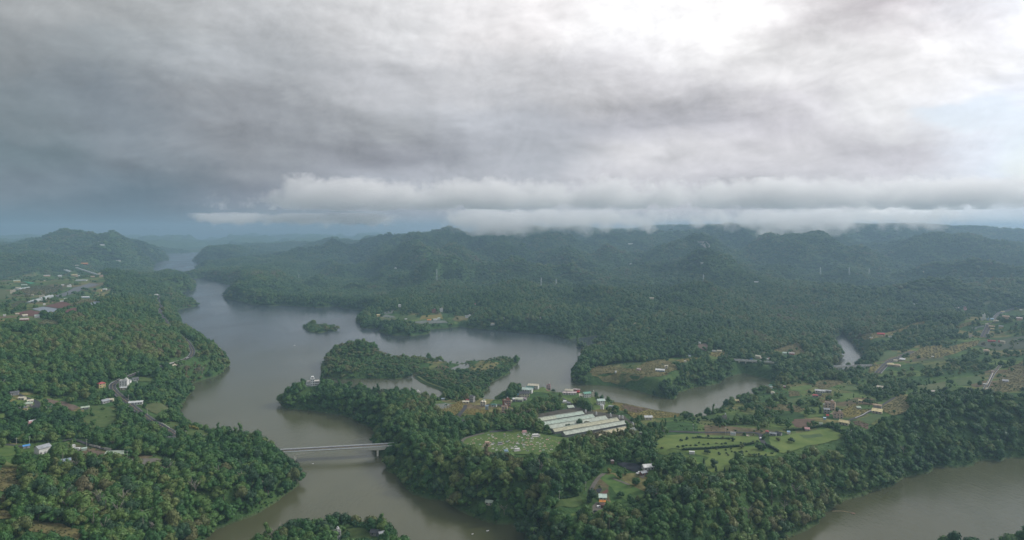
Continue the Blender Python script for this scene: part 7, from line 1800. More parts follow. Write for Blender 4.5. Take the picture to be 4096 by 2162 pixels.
# ---------------------------------------------------------------- roads
def offset_line(P, w):
    P = np.array(P); T = np.gradient(P[:, :2], axis=0); T /= np.linalg.norm(T, axis=1)[:, None] + 1e-9; N = np.stack([T[:, 1], -T[:, 0]], -1)
    return np.column_stack([P[:, :2] + N * w, P[:, 2]])
def strip(name, P, o0, o1, lift, m, parent=None, dash=None):
    P = np.array(P)
    if dash:
        s = np.concatenate([[0], np.cumsum(np.hypot(*np.diff(P[:, :2], axis=0).T))]); q = np.arange(0, s[-1], dash / 2.0)
        P = np.column_stack([np.interp(q, s, P[:, i]) for i in range(3)])
    A = offset_line(P, o0); B = offset_line(P, o1); V = [(a, b, c + lift) for a, b, c in A] + [(a, b, c + lift) for a, b, c in B]; n = len(P)
    Q = [(i, i + 1, n + i + 1, n + i) for i in range(n - 1) if not dash or i % 2 == 0]
    me = bpy.data.meshes.new(name); me.from_pydata(V, [], Q); me.materials.append(m); me.update()
    return link(name, me, parent)
def kerb_strip(name, P, o, w, h, lift, m, parent=None):
    """a low wall or kerb following a line"""
    A = offset_line(P, o - w / 2); B = offset_line(P, o + w / 2); b = MB()
    b.hull([[(p[0], p[1], p[2] - 0.8 + lift), (q[0], q[1], q[2] - 0.8 + lift), (q[0], q[1], q[2] + h + lift), (p[0], p[1], p[2] + h + lift)] for p, q in zip(A, B)])
    return b.build(name, m, parent)
def build_roads():
    for i, (nm, w, sf, lines, P) in enumerate(ROADS):
        Q = np.array(P); g = np.maximum(FLD.h(Q[:, 0], Q[:, 1]), Q[:, 2]); Q[:, 2] = g; d = float(np.hypot(Q[:, 0], Q[:, 1]).mean()); lift = 0.42 + d * 0.0005
        o = tag(strip(nm, Q, -w / 2, w / 2, lift, ground_paint(sf)), None, None, None, 'structure')
        OPEN_STRIPS.append(([p[:2] for p in P], w / 2 + (3.0 if d > 900 else 2.2)))
        for f in (6.0,): OPEN_STRIPS.append(([(p[0] * (1 - f / math.hypot(p[0], p[1])), p[1] * (1 - f / math.hypot(p[0], p[1]))) for p in P], w / 2))
        if lines:
            e = w / 2 - 0.5
            for sgn in (-1, 1): strip('edge_line', Q, sgn * e - 0.09, sgn * e + 0.09, lift + 0.03, LINE, o)
            strip('centre_line', Q, -0.16, 0.16, lift + 0.03, YELLOW_LINE, o, dash=6.0)
            kerb_strip('guard_rail', Q, w / 2 + 0.1, 0.12, 0.6, lift, paint('grey_wall'), o)
build_roads()

# ---------------------------------------------------------------- houses
def roof_tilt(): return 0.36
WIN = MB().box(-0.75, 0.75, -0.05, 0.06, 0, 1.35).mesh('window', GLASS)
WIN_FRAME = MB().box(-0.9, 0.9, -0.02, 0.03, -0.15, 0).box(-0.9, 0.9, -0.02, 0.03, 1.35, 1.48).box(-0.9, -0.75, -0.02, 0.03, 0, 1.35).box(0.75, 0.9, -0.02, 0.03, 0, 1.35).mesh('frame', paint('white_wall'))
DOOR = MB().box(-0.6, 0.6, -0.06, 0.06, 0, 2.1).mesh('door', material('door_paint', (0.12, 0.14, 0.17), 0.6))
def kind_word(label):
    for w in ('house', 'villa', 'barn', 'shed', 'hut', 'hall', 'kiosk', 'pavilion', 'cottage', 'cabin', 'workshop', 'tent', 'container', 'terrace', 'canopy', 'polytunnel', 'farm', 'annexe', 'wing', 'school', 'mansion', 'guesthouse', 'carport', 'shelter', 'tarpaulin'):
        if w in label.split(): return {'villa': 'house', 'cottage': 'house', 'cabin': 'hut', 'annexe': 'house', 'wing': 'house', 'farm': 'house', 'terrace': 'house', 'mansion': 'house', 'guesthouse': 'house', 'carport': 'shed', 'container': 'container', 'tarpaulin': 'hut'}.get(w, w)
    return 'house'
def house(x, y, w, dp, kind, st, roof, wall, turn, label):
    a = math.atan2(x, y); z = float(FLD.h(x, y)) + 0.1; dist = math.hypot(x, y)
    word = kind_word(label)
    if 'barrel' in label or 'tunnel' in label: word = 'shed' if 'tunnel' in label else 'hall'
    R = empty(word.replace(' ', '_'), (x, y, z), -a + math.radians(turn)); tag(R, label, word, 'houses and farm buildings among the trees')
    hw, hd = w / 2, dp / 2; H = 2.9 * st + (0.5 if w > 9 else -0.2); rm, wm = paint(roof), paint(wall); ov = min(0.7, w * 0.06); th = 0.14
    wb = MB()
    if kind == 'gable':
        rise = hd * 0.42 + 0.25
        wb.prism([(-hd, -2), (hd, -2), (hd, H), (0, H + rise), (-hd, H)], -hw, hw)
        s = rise / hd; e = hd + ov
        rf = MB()
        for sg in (-1, 1):
            rf.prism([(0, H + rise + 0.03), (sg * e, H + rise - s * e + 0.03), (sg * e, H + rise - s * e + 0.03 + th), (0, H + rise + 0.03 + th)], -hw - ov, hw + ov)
        ro = rf.build('roof', rm, R); MB().box(-hw - ov, hw + ov, -0.22, 0.22, H + rise + th, H + rise + th + 0.14).build('ridge_cap', rm, ro)
    elif kind == 'gable2':
        rf = MB()
        for sx in (-1, 1):
            c = sx * hw / 2; q = hw / 2; rise = q * 0.6
            wb.hull([[(c - q, -hd, -2), (c + q, -hd, -2), (c + q, -hd, H), (c, -hd, H + rise), (c - q, -hd, H)], [(c - q, hd, -2), (c + q, hd, -2), (c + q, hd, H), (c, hd, H + rise), (c - q, hd, H)]])
            for sg in (-1, 1):
                rf.hull([[(c, yy, H + rise + .05), (c + sg * (q + .1), yy, H - .02), (c + sg * (q + .1), yy, H + .15), (c, yy, H + rise + .22)] for yy in (-hd - .3, hd + .3)])
        rf.build('roof', rm, R)
    elif kind == 'shed':
        lo, hi = H - 0.4, H + dp * 0.22 + 0.3
        wb.prism([(-hd, -2), (hd, -2), (hd, hi), (-hd, lo)], -hw, hw); s = (hi - lo) / dp
        MB().prism([(-hd - ov, lo - s * ov + .03), (hd + ov, hi + s * ov + .03), (hd + ov, hi + s * ov + .03 + th), (-hd - ov, lo - s * ov + .03 + th)], -hw - ov, hw + ov).build('roof', rm, R)
    elif kind == 'hip':
        rise = min(hw, hd) * 0.55 + 0.3; e = ov; rl = max(0.15, hw - hd * 0.9) if hw > hd else 0.15
        wb.box(-hw, hw, -hd, hd, -2, H)
        MB().hull([[(-hw - e, -hd - e, H + .02), (hw + e, -hd - e, H + .02), (hw + e, hd + e, H + .02), (-hw - e, hd + e, H + .02)], [(-hw - e, -hd - e, H + .18), (hw + e, -hd - e, H + .18), (hw + e, hd + e, H + .18), (-hw - e, hd + e, H + .18)], [(-rl, -.12, H + rise), (rl, -.12, H + rise), (rl, .12, H + rise), (-rl, .12, H + rise)]]).build('roof', rm, R)
    elif kind == 'arch':
        n = 9; rise = hd * 0.55; arc = [(hd * math.cos(math.pi * i / n), H - 0.6 + rise * math.sin(math.pi * i / n)) for i in range(n + 1)]
        wb.prism([(-hd, -2), (hd, -2)] + arc, -hw, hw)
        outer = [((hd + .15) * math.cos(math.pi * i / n), H - 0.55 + (rise + .16) * math.sin(math.pi * i / n)) for i in range(n + 1)]
        inner = [((hd + .03) * math.cos(math.pi * i / n), H - 0.55 + (rise + .02) * math.sin(math.pi * i / n)) for i in range(n, -1, -1)]
        MB().prism(outer + inner, -hw - ov, hw + ov).build('roof', rm, R)
    else:
        wb.box(-hw, hw, -hd, hd, -2, H)
        MB().box(-hw - .15, hw + .15, -hd - .15, hd + .15, H + .002, H + .2).build('roof', rm, R)
        if st > 1:
            p = MB(); t = .18
            for q in ((-hw, hw, -hd, -hd + t), (-hw, hw, hd - t, hd), (-hw, -hw + t, -hd + t, hd - t), (hw - t, hw, -hd + t, hd - t)): p.box(*q, H + .2, H + 1.1)
            p.build('parapet', wm, R); sh = MB().box(hw * .1, hw * .75, 0, hd * .8, H + .202, H + 2.7).build('stair_house', wm, R)
            MB().cyl(hw * .4, hd * .4, H + 2.7, H + 4.0, .6, n=10).build('water_tank', STEEL, sh)
            fl = MB()
            for k in range(1, st): fl.box(-hw - .12, hw + .12, -hd - .12, -hd + .05, k * 2.9 + .1, k * 2.9 + .3)
            fl.build('floor_band', paint('concrete'), R)
        if 'four round tanks' in label:
            for k in range(4): MB().cyl(-hw * .75 + k * hw * .5, 0, H + .2, H + 1.5, .7).build('water_tank', paint('white_bright'), R)
    wb.build('wall', wm, R)
    if dist < 1300 and w > 5.5 and word not in ('tent', 'polytunnel', 'canopy', 'carport', 'container'):
        n = max(1, min(6, int(w / 3.2))); big = word in ('house', 'hall', 'kiosk', 'workshop')
        for k in range(st if big else 1):
            for j in range(n):
                px_ = -hw + w * (j + .5) / n
                if k == 0 and j == n // 2: link('door', DOOR, R, (px_, -hd - .03, 0.1)); continue
                wi = link('window', WIN, R, (px_, -hd - .02, k * 2.9 + 1.0)); link('frame', WIN_FRAME, wi, (0, -0.03, 0))
        if big and dp > 6:
            for j in range(2):
                wi = link('window', WIN, R, (hw + .02, -hd + dp * (j + .5) / 2, 1.0), math.pi / 2); link('frame', WIN_FRAME, wi, (0, -0.03, 0))
    # keep the sight over the front yard open, as around real farmsteads
    dep = math.atan2(CAMH - z, dist); yard = min(7.5 / math.tan(max(dep, .06)), 60.0) * (.95 if dist < 1300 else .62); ux, uy = -math.sin(a), -math.cos(a); vx, vy = uy, -ux; q = w * .55 + 1.5
    CLEARINGS.append(([(x + vx * q - ux * (hd + 2), y + vy * q - uy * (hd + 2)), (x - vx * q - ux * (hd + 2), y - vy * q - uy * (hd + 2)), (x - vx * q * .8 + ux * (hd + yard), y - vy * q * .8 + uy * (hd + yard)), (x + vx * q * .8 + ux * (hd + yard), y + vy * q * .8 + uy * (hd + yard))], 0.0))
for h_ in HOUSES: house(*h_)

def build_tower_house():
    x, y = TOWER; z = float(FLD.h(x, y)); a = math.atan2(x, y)
    R = tag(empty('hotel', (x, y + 4, z), -a + .05), 'white stepped building with a central tower at the tip of the long spit', 'hotel')
    wm = paint('white_bright')
    MB().box(-10, 10, -4, 4, -2, 7.0).build('wing', wm, R); MB().box(-2.6, 2.6, -5.2, 3, -2, 11.5).build('tower', wm, R); MB().box(-1.7, 1.7, -3.5, 1.5, 11.5, 14.2).build('lookout_room', wm, R)
    MB().box(-10.4, -2.8, -4.4, 4.4, 7.002, 7.35).box(2.8, 10.4, -4.4, 4.4, 7.002, 7.35).build('roof', paint('concrete'), R)
    MB().box(-2.9, 2.9, -5.5, 3.3, 11.502, 11.8).build('tower_cornice', wm, R); MB().box(-2.1, 2.1, -3.9, 1.9, 14.202, 14.5).build('top_roof', wm, R)
    for k in range(2):
        for px_ in (-8.4, -6.2, -4.0, 4.0, 6.2, 8.4): link('window', WIN, R, (px_, -4.03, 1.2 + k * 3.2))
    for k in range(3):
        for px_ in (-1.3, 1.3): link('window', WIN, R, (px_, -5.23, 1.6 + k * 3.2))
    for px_ in (-.85, .85): link('window', WIN, R, (px_, -3.53, 12.0))
    CLEARINGS.append(([(x - 8, y - 44), (x + 16, y - 44), (x + 13, y + 10), (x - 12, y + 10)], 0.0))
build_tower_house()

# ---------------------------------------------------------------- plastic tunnels, long sheds, feed silos
def arch_tunnel(p, q, dp, label):
    (x0, y0), (x1, y1) = p, q; L = math.hypot(x1 - x0, y1 - y0); cx, cy = (x0 + x1) / 2, (y0 + y1) / 2; z = max(float(FLD.h(x, y)) for x, y in (p, q, (cx, cy)))
    R = tag(empty('greenhouse', (cx, cy + dp / 2, z), math.atan2(y1 - y0, x1 - x0)), label, 'greenhouse', 'plastic greenhouses on the left plateau')
    n = max(1, round(dp / 8)); b = MB(); w = dp / n; film = material('greenhouse_film', (0.34, 0.37, 0.37), 0.35, 0.15, 0.15)
    for k in range(n):
        c = -dp / 2 + w * (k + .5); arc = [(c + w / 2 * .98 * math.cos(math.pi * i / 7), 2.6 + 1.7 * math.sin(math.pi * i / 7)) for i in range(8)]
        MB().prism([(c - w / 2 * .98, -1.5), (c + w / 2 * .98, -1.5)] + arc, -L / 2, L / 2).build('tunnel_bay', film, R)
    for sx in (-1, 1): MB().box(sx * L / 2 - .08, sx * L / 2 + .08, -dp / 2, dp / 2, 0, .3).build('end_frame', STEEL, R)
    CLEARINGS.append(([(x0 - 4, y0 - 40), (x1 + 4, y1 - 40), (x1 + 4, y1 + dp + 5), (x0 - 4, y0 + dp + 5)], 0.0))
for t in TUNNELS: arch_tunnel(*t)
def long_shed(p, q, roof, label):
    (x0, y0), (x1, y1) = p, q; L = math.hypot(x1 - x0, y1 - y0); cx, cy = (x0 + x1) / 2, (y0 + y1) / 2; z = float(FLD.h(cx, cy))
    R = tag(empty('poultry_shed', (cx, cy, z), math.atan2(y1 - y0, x1 - x0)), label, 'shed', 'long poultry sheds in parallel rows')
    hd, H, rise = 5.3, 3.2, 2.3; rm = paint(roof)
    MB().prism([(-hd + 1, -1.5), (hd - 1, -1.5), (hd - 1, H + .2), (0, H + rise - .12), (-hd + 1, H + .2)], -L / 2 + .8, L / 2 - .8).build('wall', paint('grey_wall'), R)
    for k, sg in enumerate((-1, 1)):
        n = max(4, round(L / 13)); rp = None
        for j in range(n):       # sheeted roof: bays butt with a narrow joint
            a0 = -L / 2 + L * j / n; a1 = -L / 2 + L * (j + 1) / n - .12; dz = .03 * ((j * 7 + k) % 3)
            m = paint('shed_cream') if (roof == 'shed_cream' and j < n * .4) else paint('shed_mint') if roof == 'shed_cream' else rm
            MB().prism([(0, H + rise + dz), (sg * hd, H - .25 + dz), (sg * hd, H - .13 + dz), (0, H + rise + .12 + dz)], a0, a1).build('roof_panel', m, R)
    MB().box(-L / 2, L / 2, -.5, .5, H + rise + .16, H + rise + .42).build('ridge_vent', paint('shed_pale'), R)
    MB().box(-L / 2 + 1, L / 2 - 1, -hd + .86, -hd + .97, .9, 2.1).build('side_curtain', material('curtain', (0.20, 0.21, 0.21), .9), R)
    MB().box(L / 2 - .78, L / 2 - .68, -1.6, 1.6, 0, 2.6).build('end_door', paint('charcoal_tin'), R)
for t in SHEDS: long_shed(*t)
def silo(x, y, i):
    z = float(FLD.h(x, y)); s = 0.95
    R = tag(empty('feed_silo', (x, y, z)), ['white feed silo behind the first long shed', 'white feed silo behind the second long shed', 'white feed silo behind the third long shed', 'left one of two close feed silos behind the fourth long shed', 'right one of two close feed silos behind the fourth long shed', 'white feed silo beside the nearest short shed'][i], 'silo', 'feed silos at the shed ends')
    MB().cyl(0, 0, 1.9, 5.2, 1.15 * s, n=12).build('body', paint('white_wall'), R); MB().cyl(0, 0, 5.2, 6.1, 1.2 * s, .25, 12).build('cone_roof', paint('grey_tin'), R); MB().cyl(0, 0, .7, 1.9, .25, 1.12 * s, 12).build('hopper', paint('grey_tin'), R)
    for k in range(4): MB().bar((.9 * math.cos(k * 1.571), .9 * math.sin(k * 1.571), -.6), (.9 * math.cos(k * 1.571), .9 * math.sin(k * 1.571), 2.4), .07).build('leg', STEEL, R)
for i, p in enumerate(SILOS): silo(p[0], p[1], i)

# ---------------------------------------------------------------- bridges
def frame_of(A, B):
    A = mathutils.Vector(A); B = mathutils.Vector(B); return A, B, (B - A).length, math.atan2(B.y - A.y, B.x - A.x), math.atan2(B.z - A.z, math.hypot(B.x - A.x, B.y - A.y))
def main_bridge():
    A, B, L, yaw, pit = frame_of(BR_L, BR_R)
    R = tag(empty('bridge', A), 'long concrete road bridge with an arched underside over the brown water', 'bridge'); R.rotation_euler = (0, -pit, yaw)
    con = material('bridge_concrete', (0.66, 0.62, 0.53), 0.9, 0.0, 0.35, color2=(0.80, 0.77, 0.68)); W = 5.3; ext_ = 16.0
    p0 = (-253.6 - A.x) * math.cos(yaw) + (787 - A.y) * math.sin(yaw); p1 = (-160.4 - A.x) * math.cos(yaw) + (806 - A.y) * math.sin(yaw)
    def depth(x):
        if x <= p0: t = min(1, (p0 - x) / 40); return 5.0 - 1.8 * t
        if x >= p1: t = min(1, (x - p1) / 40); return 5.0 - 2.2 * t
        t = abs((x - (p0 + p1) / 2) / ((p1 - p0) / 2)); return 2.1 + 2.9 * t ** 2.0
    xs = sorted(set([-ext_, L + ext_, p0, p1] + list(np.linspace(-ext_, L + ext_, 40))))
    MB().hull([[(x, -3.6, -depth(x)), (x, 3.6, -depth(x)), (x, 4.4, -.75), (x, -4.4, -.75)] for x in xs]).build('girder', con, R)
    MB().box(-ext_, L + ext_, -W, W, -.746, -.35).build('deck', con, R)
    MB().box(-ext_, L + ext_, -W + .45, W - .45, -.348, -.25).build('roadway', ground_paint('asphalt'), R)
    pp = material('parapet_blue_grey', (0.66, 0.69, 0.70), 0.6, 0.12, 0.5)
    for sg in (-1, 1):
        par = MB().box(-ext_, L + ext_, sg * W - .2, sg * W + .2, -.35, .25).build('parapet', pp, R)
        MB().box(-ext_, L + ext_, sg * W - .09, sg * W + .09, .52, .66).build('rail', pp, par)
        pb = MB()
        for x in np.arange(-ext_, L + ext_, 2.5): pb.box(x, x + .12, sg * W - .07, sg * W + .07, .25, .52)
        tag(pb.build('rail_post', pp, par), kind='stuff')
        MB().box(-ext_, L + ext_, sg * (W - 1.1) - .09, sg * (W - 1.1) + .09, -.249, -.242).build('edge_line', LINE, R)
        MB().box(-ext_, L + ext_, sg * .16 - .07, sg * .16 + .07, -.249, -.242).build('centre_line', YELLOW_LINE, R)
    for x in (p0, p1):
        zz = A.z + (B.z - A.z) * x / L
        pr = MB().hull([[(x - 1.0, -3.3, -zz - 8), (x + 1.0, -3.3, -zz - 8), (x + 1.0, 3.3, -zz - 8), (x - 1.0, 3.3, -zz - 8)], [(x - 1.0, -3.3, -depth(x) - .01), (x + 1.0, -3.3, -depth(x) - .01), (x + 1.0, 3.3, -depth(x) - .01), (x - 1.0, 3.3, -depth(x) - .01)]]).build('pier', con, R)
        MB().box(x - .5, x + .5, -3.75, -3.62, -depth(x) + .1, -.9).build('bearing_block', paint('concrete'), pr)
    OPEN_STRIPS.append(([(A.x, A.y), (B.x, B.y)], 11.0)); OPEN_STRIPS.append(([(A.x - 2, A.y - 16), (B.x - 8, B.y - 16)], 11.0)); OPEN_STRIPS.append(([(A.x + 6, A.y - 30), (A.x + 26, A.y - 30)], 9.0))
main_bridge()
def beam_bridge(A_, B_, piers, label, name):
    A, B, L, yaw, pit = frame_of(A_, B_)
    R = tag(empty(name, A), label, 'bridge'); R.rotation_euler = (0, -pit, yaw); con = material('bridge_concrete', (0.36, 0.335, 0.28)); W = 4.8; e = 8.0
    MB().box(-e, L + e, -3.4, 3.4, -2.0, -.55).build('girder', con, R); MB().box(-e, L + e, -W, W, -.548, -.2).build('deck', con, R)
    MB().box(-e, L + e, -W + .4, W - .4, -.198, -.12).build('roadway', ground_paint('asphalt'), R)
    for sg in (-1, 1): MB().box(-e, L + e, sg * W - .18, sg * W + .18, -.2, .95).build('parapet', paint('white_wall'), R)
    MB().box(-e, L + e, -.12, .12, -.118, -.105).build('centre_line', LINE, R)
    for x in piers:
        pr = MB().box(x - .9, x + .9, -2.4, 2.4, -A.z - 8, -2.75).build('pier', con, R); MB().box(x - 1.2, x + 1.2, -3.9, 3.9, -2.75, -2.005).build('pier_cap', con, pr)
    OPEN_STRIPS.append(([(A.x, A.y), (B.x, B.y)], 9.0))
    ux, uy = -A.x / math.hypot(A.x, A.y), -A.y / math.hypot(A.x, A.y)
    CLEARINGS.append(([(A.x, A.y), (B.x, B.y), (B.x + ux * 60, B.y + uy * 60), (A.x + ux * 60, A.y + uy * 60)], 0.12))
_a = mathutils.Vector(BR2[0]); _b = mathutils.Vector(BR2[1]); _u = (_b - _a).normalized()
beam_bridge(BR2[0], BR2[1], [(mathutils.Vector((p[0], p[1], _a.z)) - _a).dot(_u) for p in BR2_P], 'grey beam bridge on tall piers over the river at the right', 'bridge')
beam_bridge(BR3[0], BR3[1], [10.0, 22.0, 34.0, 48.0], 'grey viaduct on piers at the foot of the wooded hill', 'viaduct')

# ---------------------------------------------------------------- pylons and utility poles
def pylon_meshes(h):
    b = MB(); lv = [0, .22, .42, .60, .74, .86, 1.0]; wd = [3.6, 2.8, 2.1, 1.5, 1.1, .8, .25]; t = .20
    for k in range(6):
        z0, z1, w0, w1 = lv[k] * h, lv[k + 1] * h, wd[k], wd[k + 1]; c0 = [(-w0, -w0), (w0, -w0), (w0, w0), (-w0, w0)]; c1 = [(-w1, -w1), (w1, -w1), (w1, w1), (-w1, w1)]
        for i in range(4):
            j = (i + 1) % 4; b.bar((*c0[i], z0), (*c1[i], z1), t); b.bar((*c0[i], z0), (*c1[j], z1), t * .55); b.bar((*c0[j], z0), (*c1[i], z1), t * .55)
    arms = []
    for f in (.68, .78, .88):
        a = MB(); 
        for s in (-1, 1): a.bar((s * .6, 0, f * h), (s * 5.0, 0, f * h + .3), .16).bar((s * .6, 0, f * h + 1.5), (s * 5.0, 0, f * h + .3), .14)
        arms.append(a)
    return b, arms
def pylon(x, y, h, label):
    z = float(FLD.h(x, y)); R = tag(empty('pylon', (x, y, z), .5), label, 'pylon', 'power pylons on the mountain ridges'); b, arms = pylon_meshes(max(34, h))
    b.build('lattice_mast', STEEL, R)
    for a in arms: a.build('cross_arm', STEEL, R)
    CLEARINGS.append(([(x - 7, y - 30), (x + 7, y - 30), (x + 7, y + 6), (x - 7, y + 6)], 0.0))
for p in PYLONS: pylon(*p)
def pole(x, y, h, label):
    z = float(FLD.h(x, y)); h = min(max(h, 9.0), 16.0); R = tag(empty('utility_pole', (x, y, z), .4), label, 'utility pole', 'utility poles along the lanes')
    MB().cyl(0, 0, -1, h, .20, .13, 8).build('shaft', paint('concrete'), R); arm = MB().box(-1.1, 1.1, -.07, .07, h - 1.0, h - .85).build('cross_arm', STEEL, R)
    for px_ in (-.95, 0, .95): MB().cyl(px_, 0, h - .85, h - .55, .07, n=6).build('insulator', paint('white_wall'), arm)
    CLEARINGS.append(([(x - 2, y - 5), (x + 2, y - 5), (x + 2, y + 2), (x - 2, y + 2)], 0.0))
for p in POLES: pole(*p)

# ---------------------------------------------------------------- cars and boats
WHEEL = MB().hull([[(.32 * math.cos(i * .6283), yy, .32 + .32 * math.sin(i * .6283)) for i in range(10)] for yy in (-.1, .1)]).mesh('wheel', RUBBER)
def vehicle(x, y, pt, label, turn):
    z = float(FLD.h(x, y)); dd = math.hypot(x, y)
    for _, w, _, _, P in ROADS:
        q = polydist([p[:2] for p in P], np.array([x]), np.array([y]), False)[0]
        if q < w: z = max(z, min(P, key=lambda p: (p[0] - x) ** 2 + (p[1] - y) ** 2)[2]) + .46 + dd * .0005; break
    if 'bridge' in label: z = BR2[0][2] - .1
    if 'viaduct' in label: z = BR3[0][2] - .1
    kind = next(k for k in ('pickup', 'lorry', 'truck', 'van', 'car') if k in label.split())
    R = tag(empty(kind, (x, y, z + .02), math.radians(turn)), label, kind, 'parked and driving vehicles'); pm = paint(pt)
    if kind == 'car':
        prof = [(-2.1, .3), (2.1, .3), (2.15, .75), (1.1, .9), (.55, 1.42), (-1.1, 1.45), (-1.75, .95), (-2.15, .9)]; L = 1.35; w = .86
    elif kind == 'van': prof = [(-2.2, .3), (2.2, .3), (2.25, .95), (1.6, 1.15), (1.2, 1.95), (-2.2, 2.0)]; L = 1.4; w = .9
    else: prof = [(.5, .45), (2.6, .45), (2.65, 1.2), (2.3, 2.05), (.6, 2.1)]; L = 1.8; w = .95
    MB().hull([[(a, -w, b) for a, b in prof], [(a, w, b) for a, b in prof]]).build('body' if kind in ('car', 'van') else 'cab', pm, R)
    if kind in ('car', 'van'):
        top = max(b for a, b in prof); MB().box(-.95, .42, -w - .012, w + .012, top - .5, top - .12).build('side_window', GLASS, R)
        MB().hull([[(.62, yy, top - .08), (1.12, yy, top - .5), (1.15, yy, top - .47), (.66, yy, top - .04)] for yy in (-w * .85, w * .85)]).build('windscreen', GLASS, R)
        for yy in (-.6, .6): MB().box(2.1, 2.19, yy - .15, yy + .15, .6, .74).build('headlight', paint('white_paint'), R)
    else:
        bed = MB().box(-2.6, .45, -1.0, 1.0, .7, .82).box(-2.6, .45, -1.0, -.94, .82, 1.35).box(-2.6, .45, .94, 1.0, .82, 1.35).box(-2.6, -2.54, -.94, .94, .82, 1.35)
        if kind == 'lorry': bed.box(-2.55, .4, -.93, .93, .83, 2.5)
        bed.build('load_bed', pm, R); MB().hull([[(2.36, yy, 1.95), (2.63, yy, 1.28), (2.67, yy, 1.28), (2.40, yy, 1.97)] for yy in (-.8, .8)]).build('windscreen', GLASS, R)
        MB().box(-2.4, 2.4, -.4, .4, .42, .69).build('chassis', RUBBER, R)
    for sx in (-1, 1):
        for sy in (-1, 1): link('wheel', WHEEL, R, (sx * L, sy * w * .95, 0))
    CLEARINGS.append(([(x - 4, y - 14), (x + 4, y - 14), (x + 4, y + 4), (x - 4, y + 4)], 0.0))
for c in CARS: vehicle(*c)
def boat(x, y, L, pt, label):
    R = tag(empty('boat' if 'raft' not in label else 'raft', (x, y, 0), .5), label, 'boat' if 'raft' not in label else 'raft'); w = L * .19
    if 'raft' in label: MB().box(-L / 2, L / 2, -L / 3, L / 3, -.3, .4).build('deck', paint(pt), R); MB().box(-L / 4, L / 4, -L / 5, L / 5, .402, 1.4).build('cabin', paint('cream_wall'), R); return
    ring = lambda f, zb: [(-L / 2 * f, -w * f, zb), (L * .2 * f, -w * f, zb), (L / 2 * f, 0, zb + .12), (L * .2 * f, w * f, zb), (-L / 2 * f, w * f, zb)]
    MB().hull([ring(.72, -.35), ring(1, .45), ring(.9, .46), ring(.78, .12)]).build('hull', paint(pt), R); MB().box(-L * .12, 0, -w * .7, w * .7, .2, .34).build('thwart', paint('tan_tin'), R)
    if L > 4: MB().box(-L * .1, L * .15, -w * .6, w * .6, .46, 1.35).build('cabin', paint('white_wall'), R); MB().box(-L / 2 - .25, -L / 2 + .05, -.2, .2, -.2, .8).build('outboard_motor', RUBBER, R)
for b_ in BOATS: boat(*b_)
def boom():
    P = [(x, y, 0.0) for x, y in BOOM]; R = tag(empty('floating_boom', (P[0][0], P[0][1], 0)), 'thin floating boom trailing out from the right bank', 'boom'); ln = MB(); fl = []
    for p, q in zip(P[:-1], P[1:]):
        ln.bar((p[0] - P[0][0], p[1] - P[0][1], .15), (q[0] - P[0][0], q[1] - P[0][1], .15), .22)
    ln.build('float_line', paint('tan_tin'), R); e = P[-1]; MB().box(e[0] - P[0][0] - 1.5, e[0] - P[0][0] + 1.5, e[1] - P[0][1] - 1.2, e[1] - P[0][1] + 1.2, -.2, .5).build('end_raft', paint('rust_wall'), R)
boom()

# ---------------------------------------------------------------- tanks, pools, walls, stripes
def build_small():
    for x, y, w, label in TANKS:
        z = float(FLD.h(x, y)); R = tag(empty('water_tank', (x, y, z)), label, 'water tank', 'green water tanks'); g = material('tank_green', (0.10, 0.32, 0.24), .5, .1, .5)
        MB().cyl(0, 0, -1, w * .55, w * .5, n=16).build('shell', g, R); MB().cyl(0, 0, w * .55 + .002, w * .55 + .5, w * .52, w * .3, 16).build('lid', paint('sage_tin'), R)
    x, y, w = POOL; z = float(FLD.h(x, y)); R = tag(empty('fish_pool', (x, y, z), .3), 'oval rust floored pool with a pale rim beside the peach farmhouse', 'pool'); n = 20
    el = lambda f, zz: [(w * .5 * f * math.cos(i * 6.2832 / n), w * .34 * f * math.sin(i * 6.2832 / n), zz) for i in range(n)]
    MB().hull([el(1, -1), el(1, 1.0), el(.9, 1.0), el(.88, .5), el(.01, .49)]).build('rim', paint('cream_wall'), R); MB().hull([el(.87, .3), el(.87, .72)]).build('floor', paint('rust_wall'), R)
    x, y, w = ROUND; z = float(FLD.h(x, y)); R = tag(empty('round_pool', (x, y, z)), 'small white round basin near the lane end of the upper lawn', 'pool')
    ci = lambda f, zz: [(w * .5 * f * math.cos(i * 6.2832 / n), w * .5 * f * math.sin(i * 6.2832 / n), zz) for i in range(n)]
    MB().hull([ci(1, -1), ci(1, 1.4), ci(.9, 1.4), ci(.88, .8), ci(.01, .79)]).build('wall', paint('white_bright'), R); MB().hull([ci(.87, .7), ci(.87, 1.05)]).build('basin_floor', paint('peach_tin'), R)
    for P, h, m, label in WALLS:
        s = np.concatenate([[0], np.cumsum(np.hypot(*np.diff(np.array(P), axis=0).T))]); q = np.linspace(0, s[-1], 12); P2 = np.column_stack([np.interp(q, s, np.array(P)[:, i]) for i in (0, 1)])
        Q = np.column_stack([P2, FLD.h(P2[:, 0], P2[:, 1])]); o = kerb_strip('wall', Q, 0, .45, h, .3, paint(m)); tag(o, label, 'wall'); OPEN_STRIPS.append(([tuple(p) for p in P2], 4.0))
    for i, s in enumerate(STRIPES):
        Q = np.array([(x, y, float(FLD.h(x, y))) for x, y in s]); Q = np.array([Q[0] + (Q[1] - Q[0]) * t for t in np.linspace(0, 1, 4)])
        tag(kerb_strip('terrace_wall', Q, 0, .9, 1.0, .2, paint('white_wall')), ['topmost and shortest of four white terrace walls below the left road', 'second white terrace wall from the top below the left road', 'third white terrace wall from the top below the left road', 'lowest and longest of four white terrace walls below the left road'][i], 'wall', 'white terrace walls below the road')
        OPEN_STRIPS.append(([tuple(p[:2]) for p in Q], 6.0))
build_small()

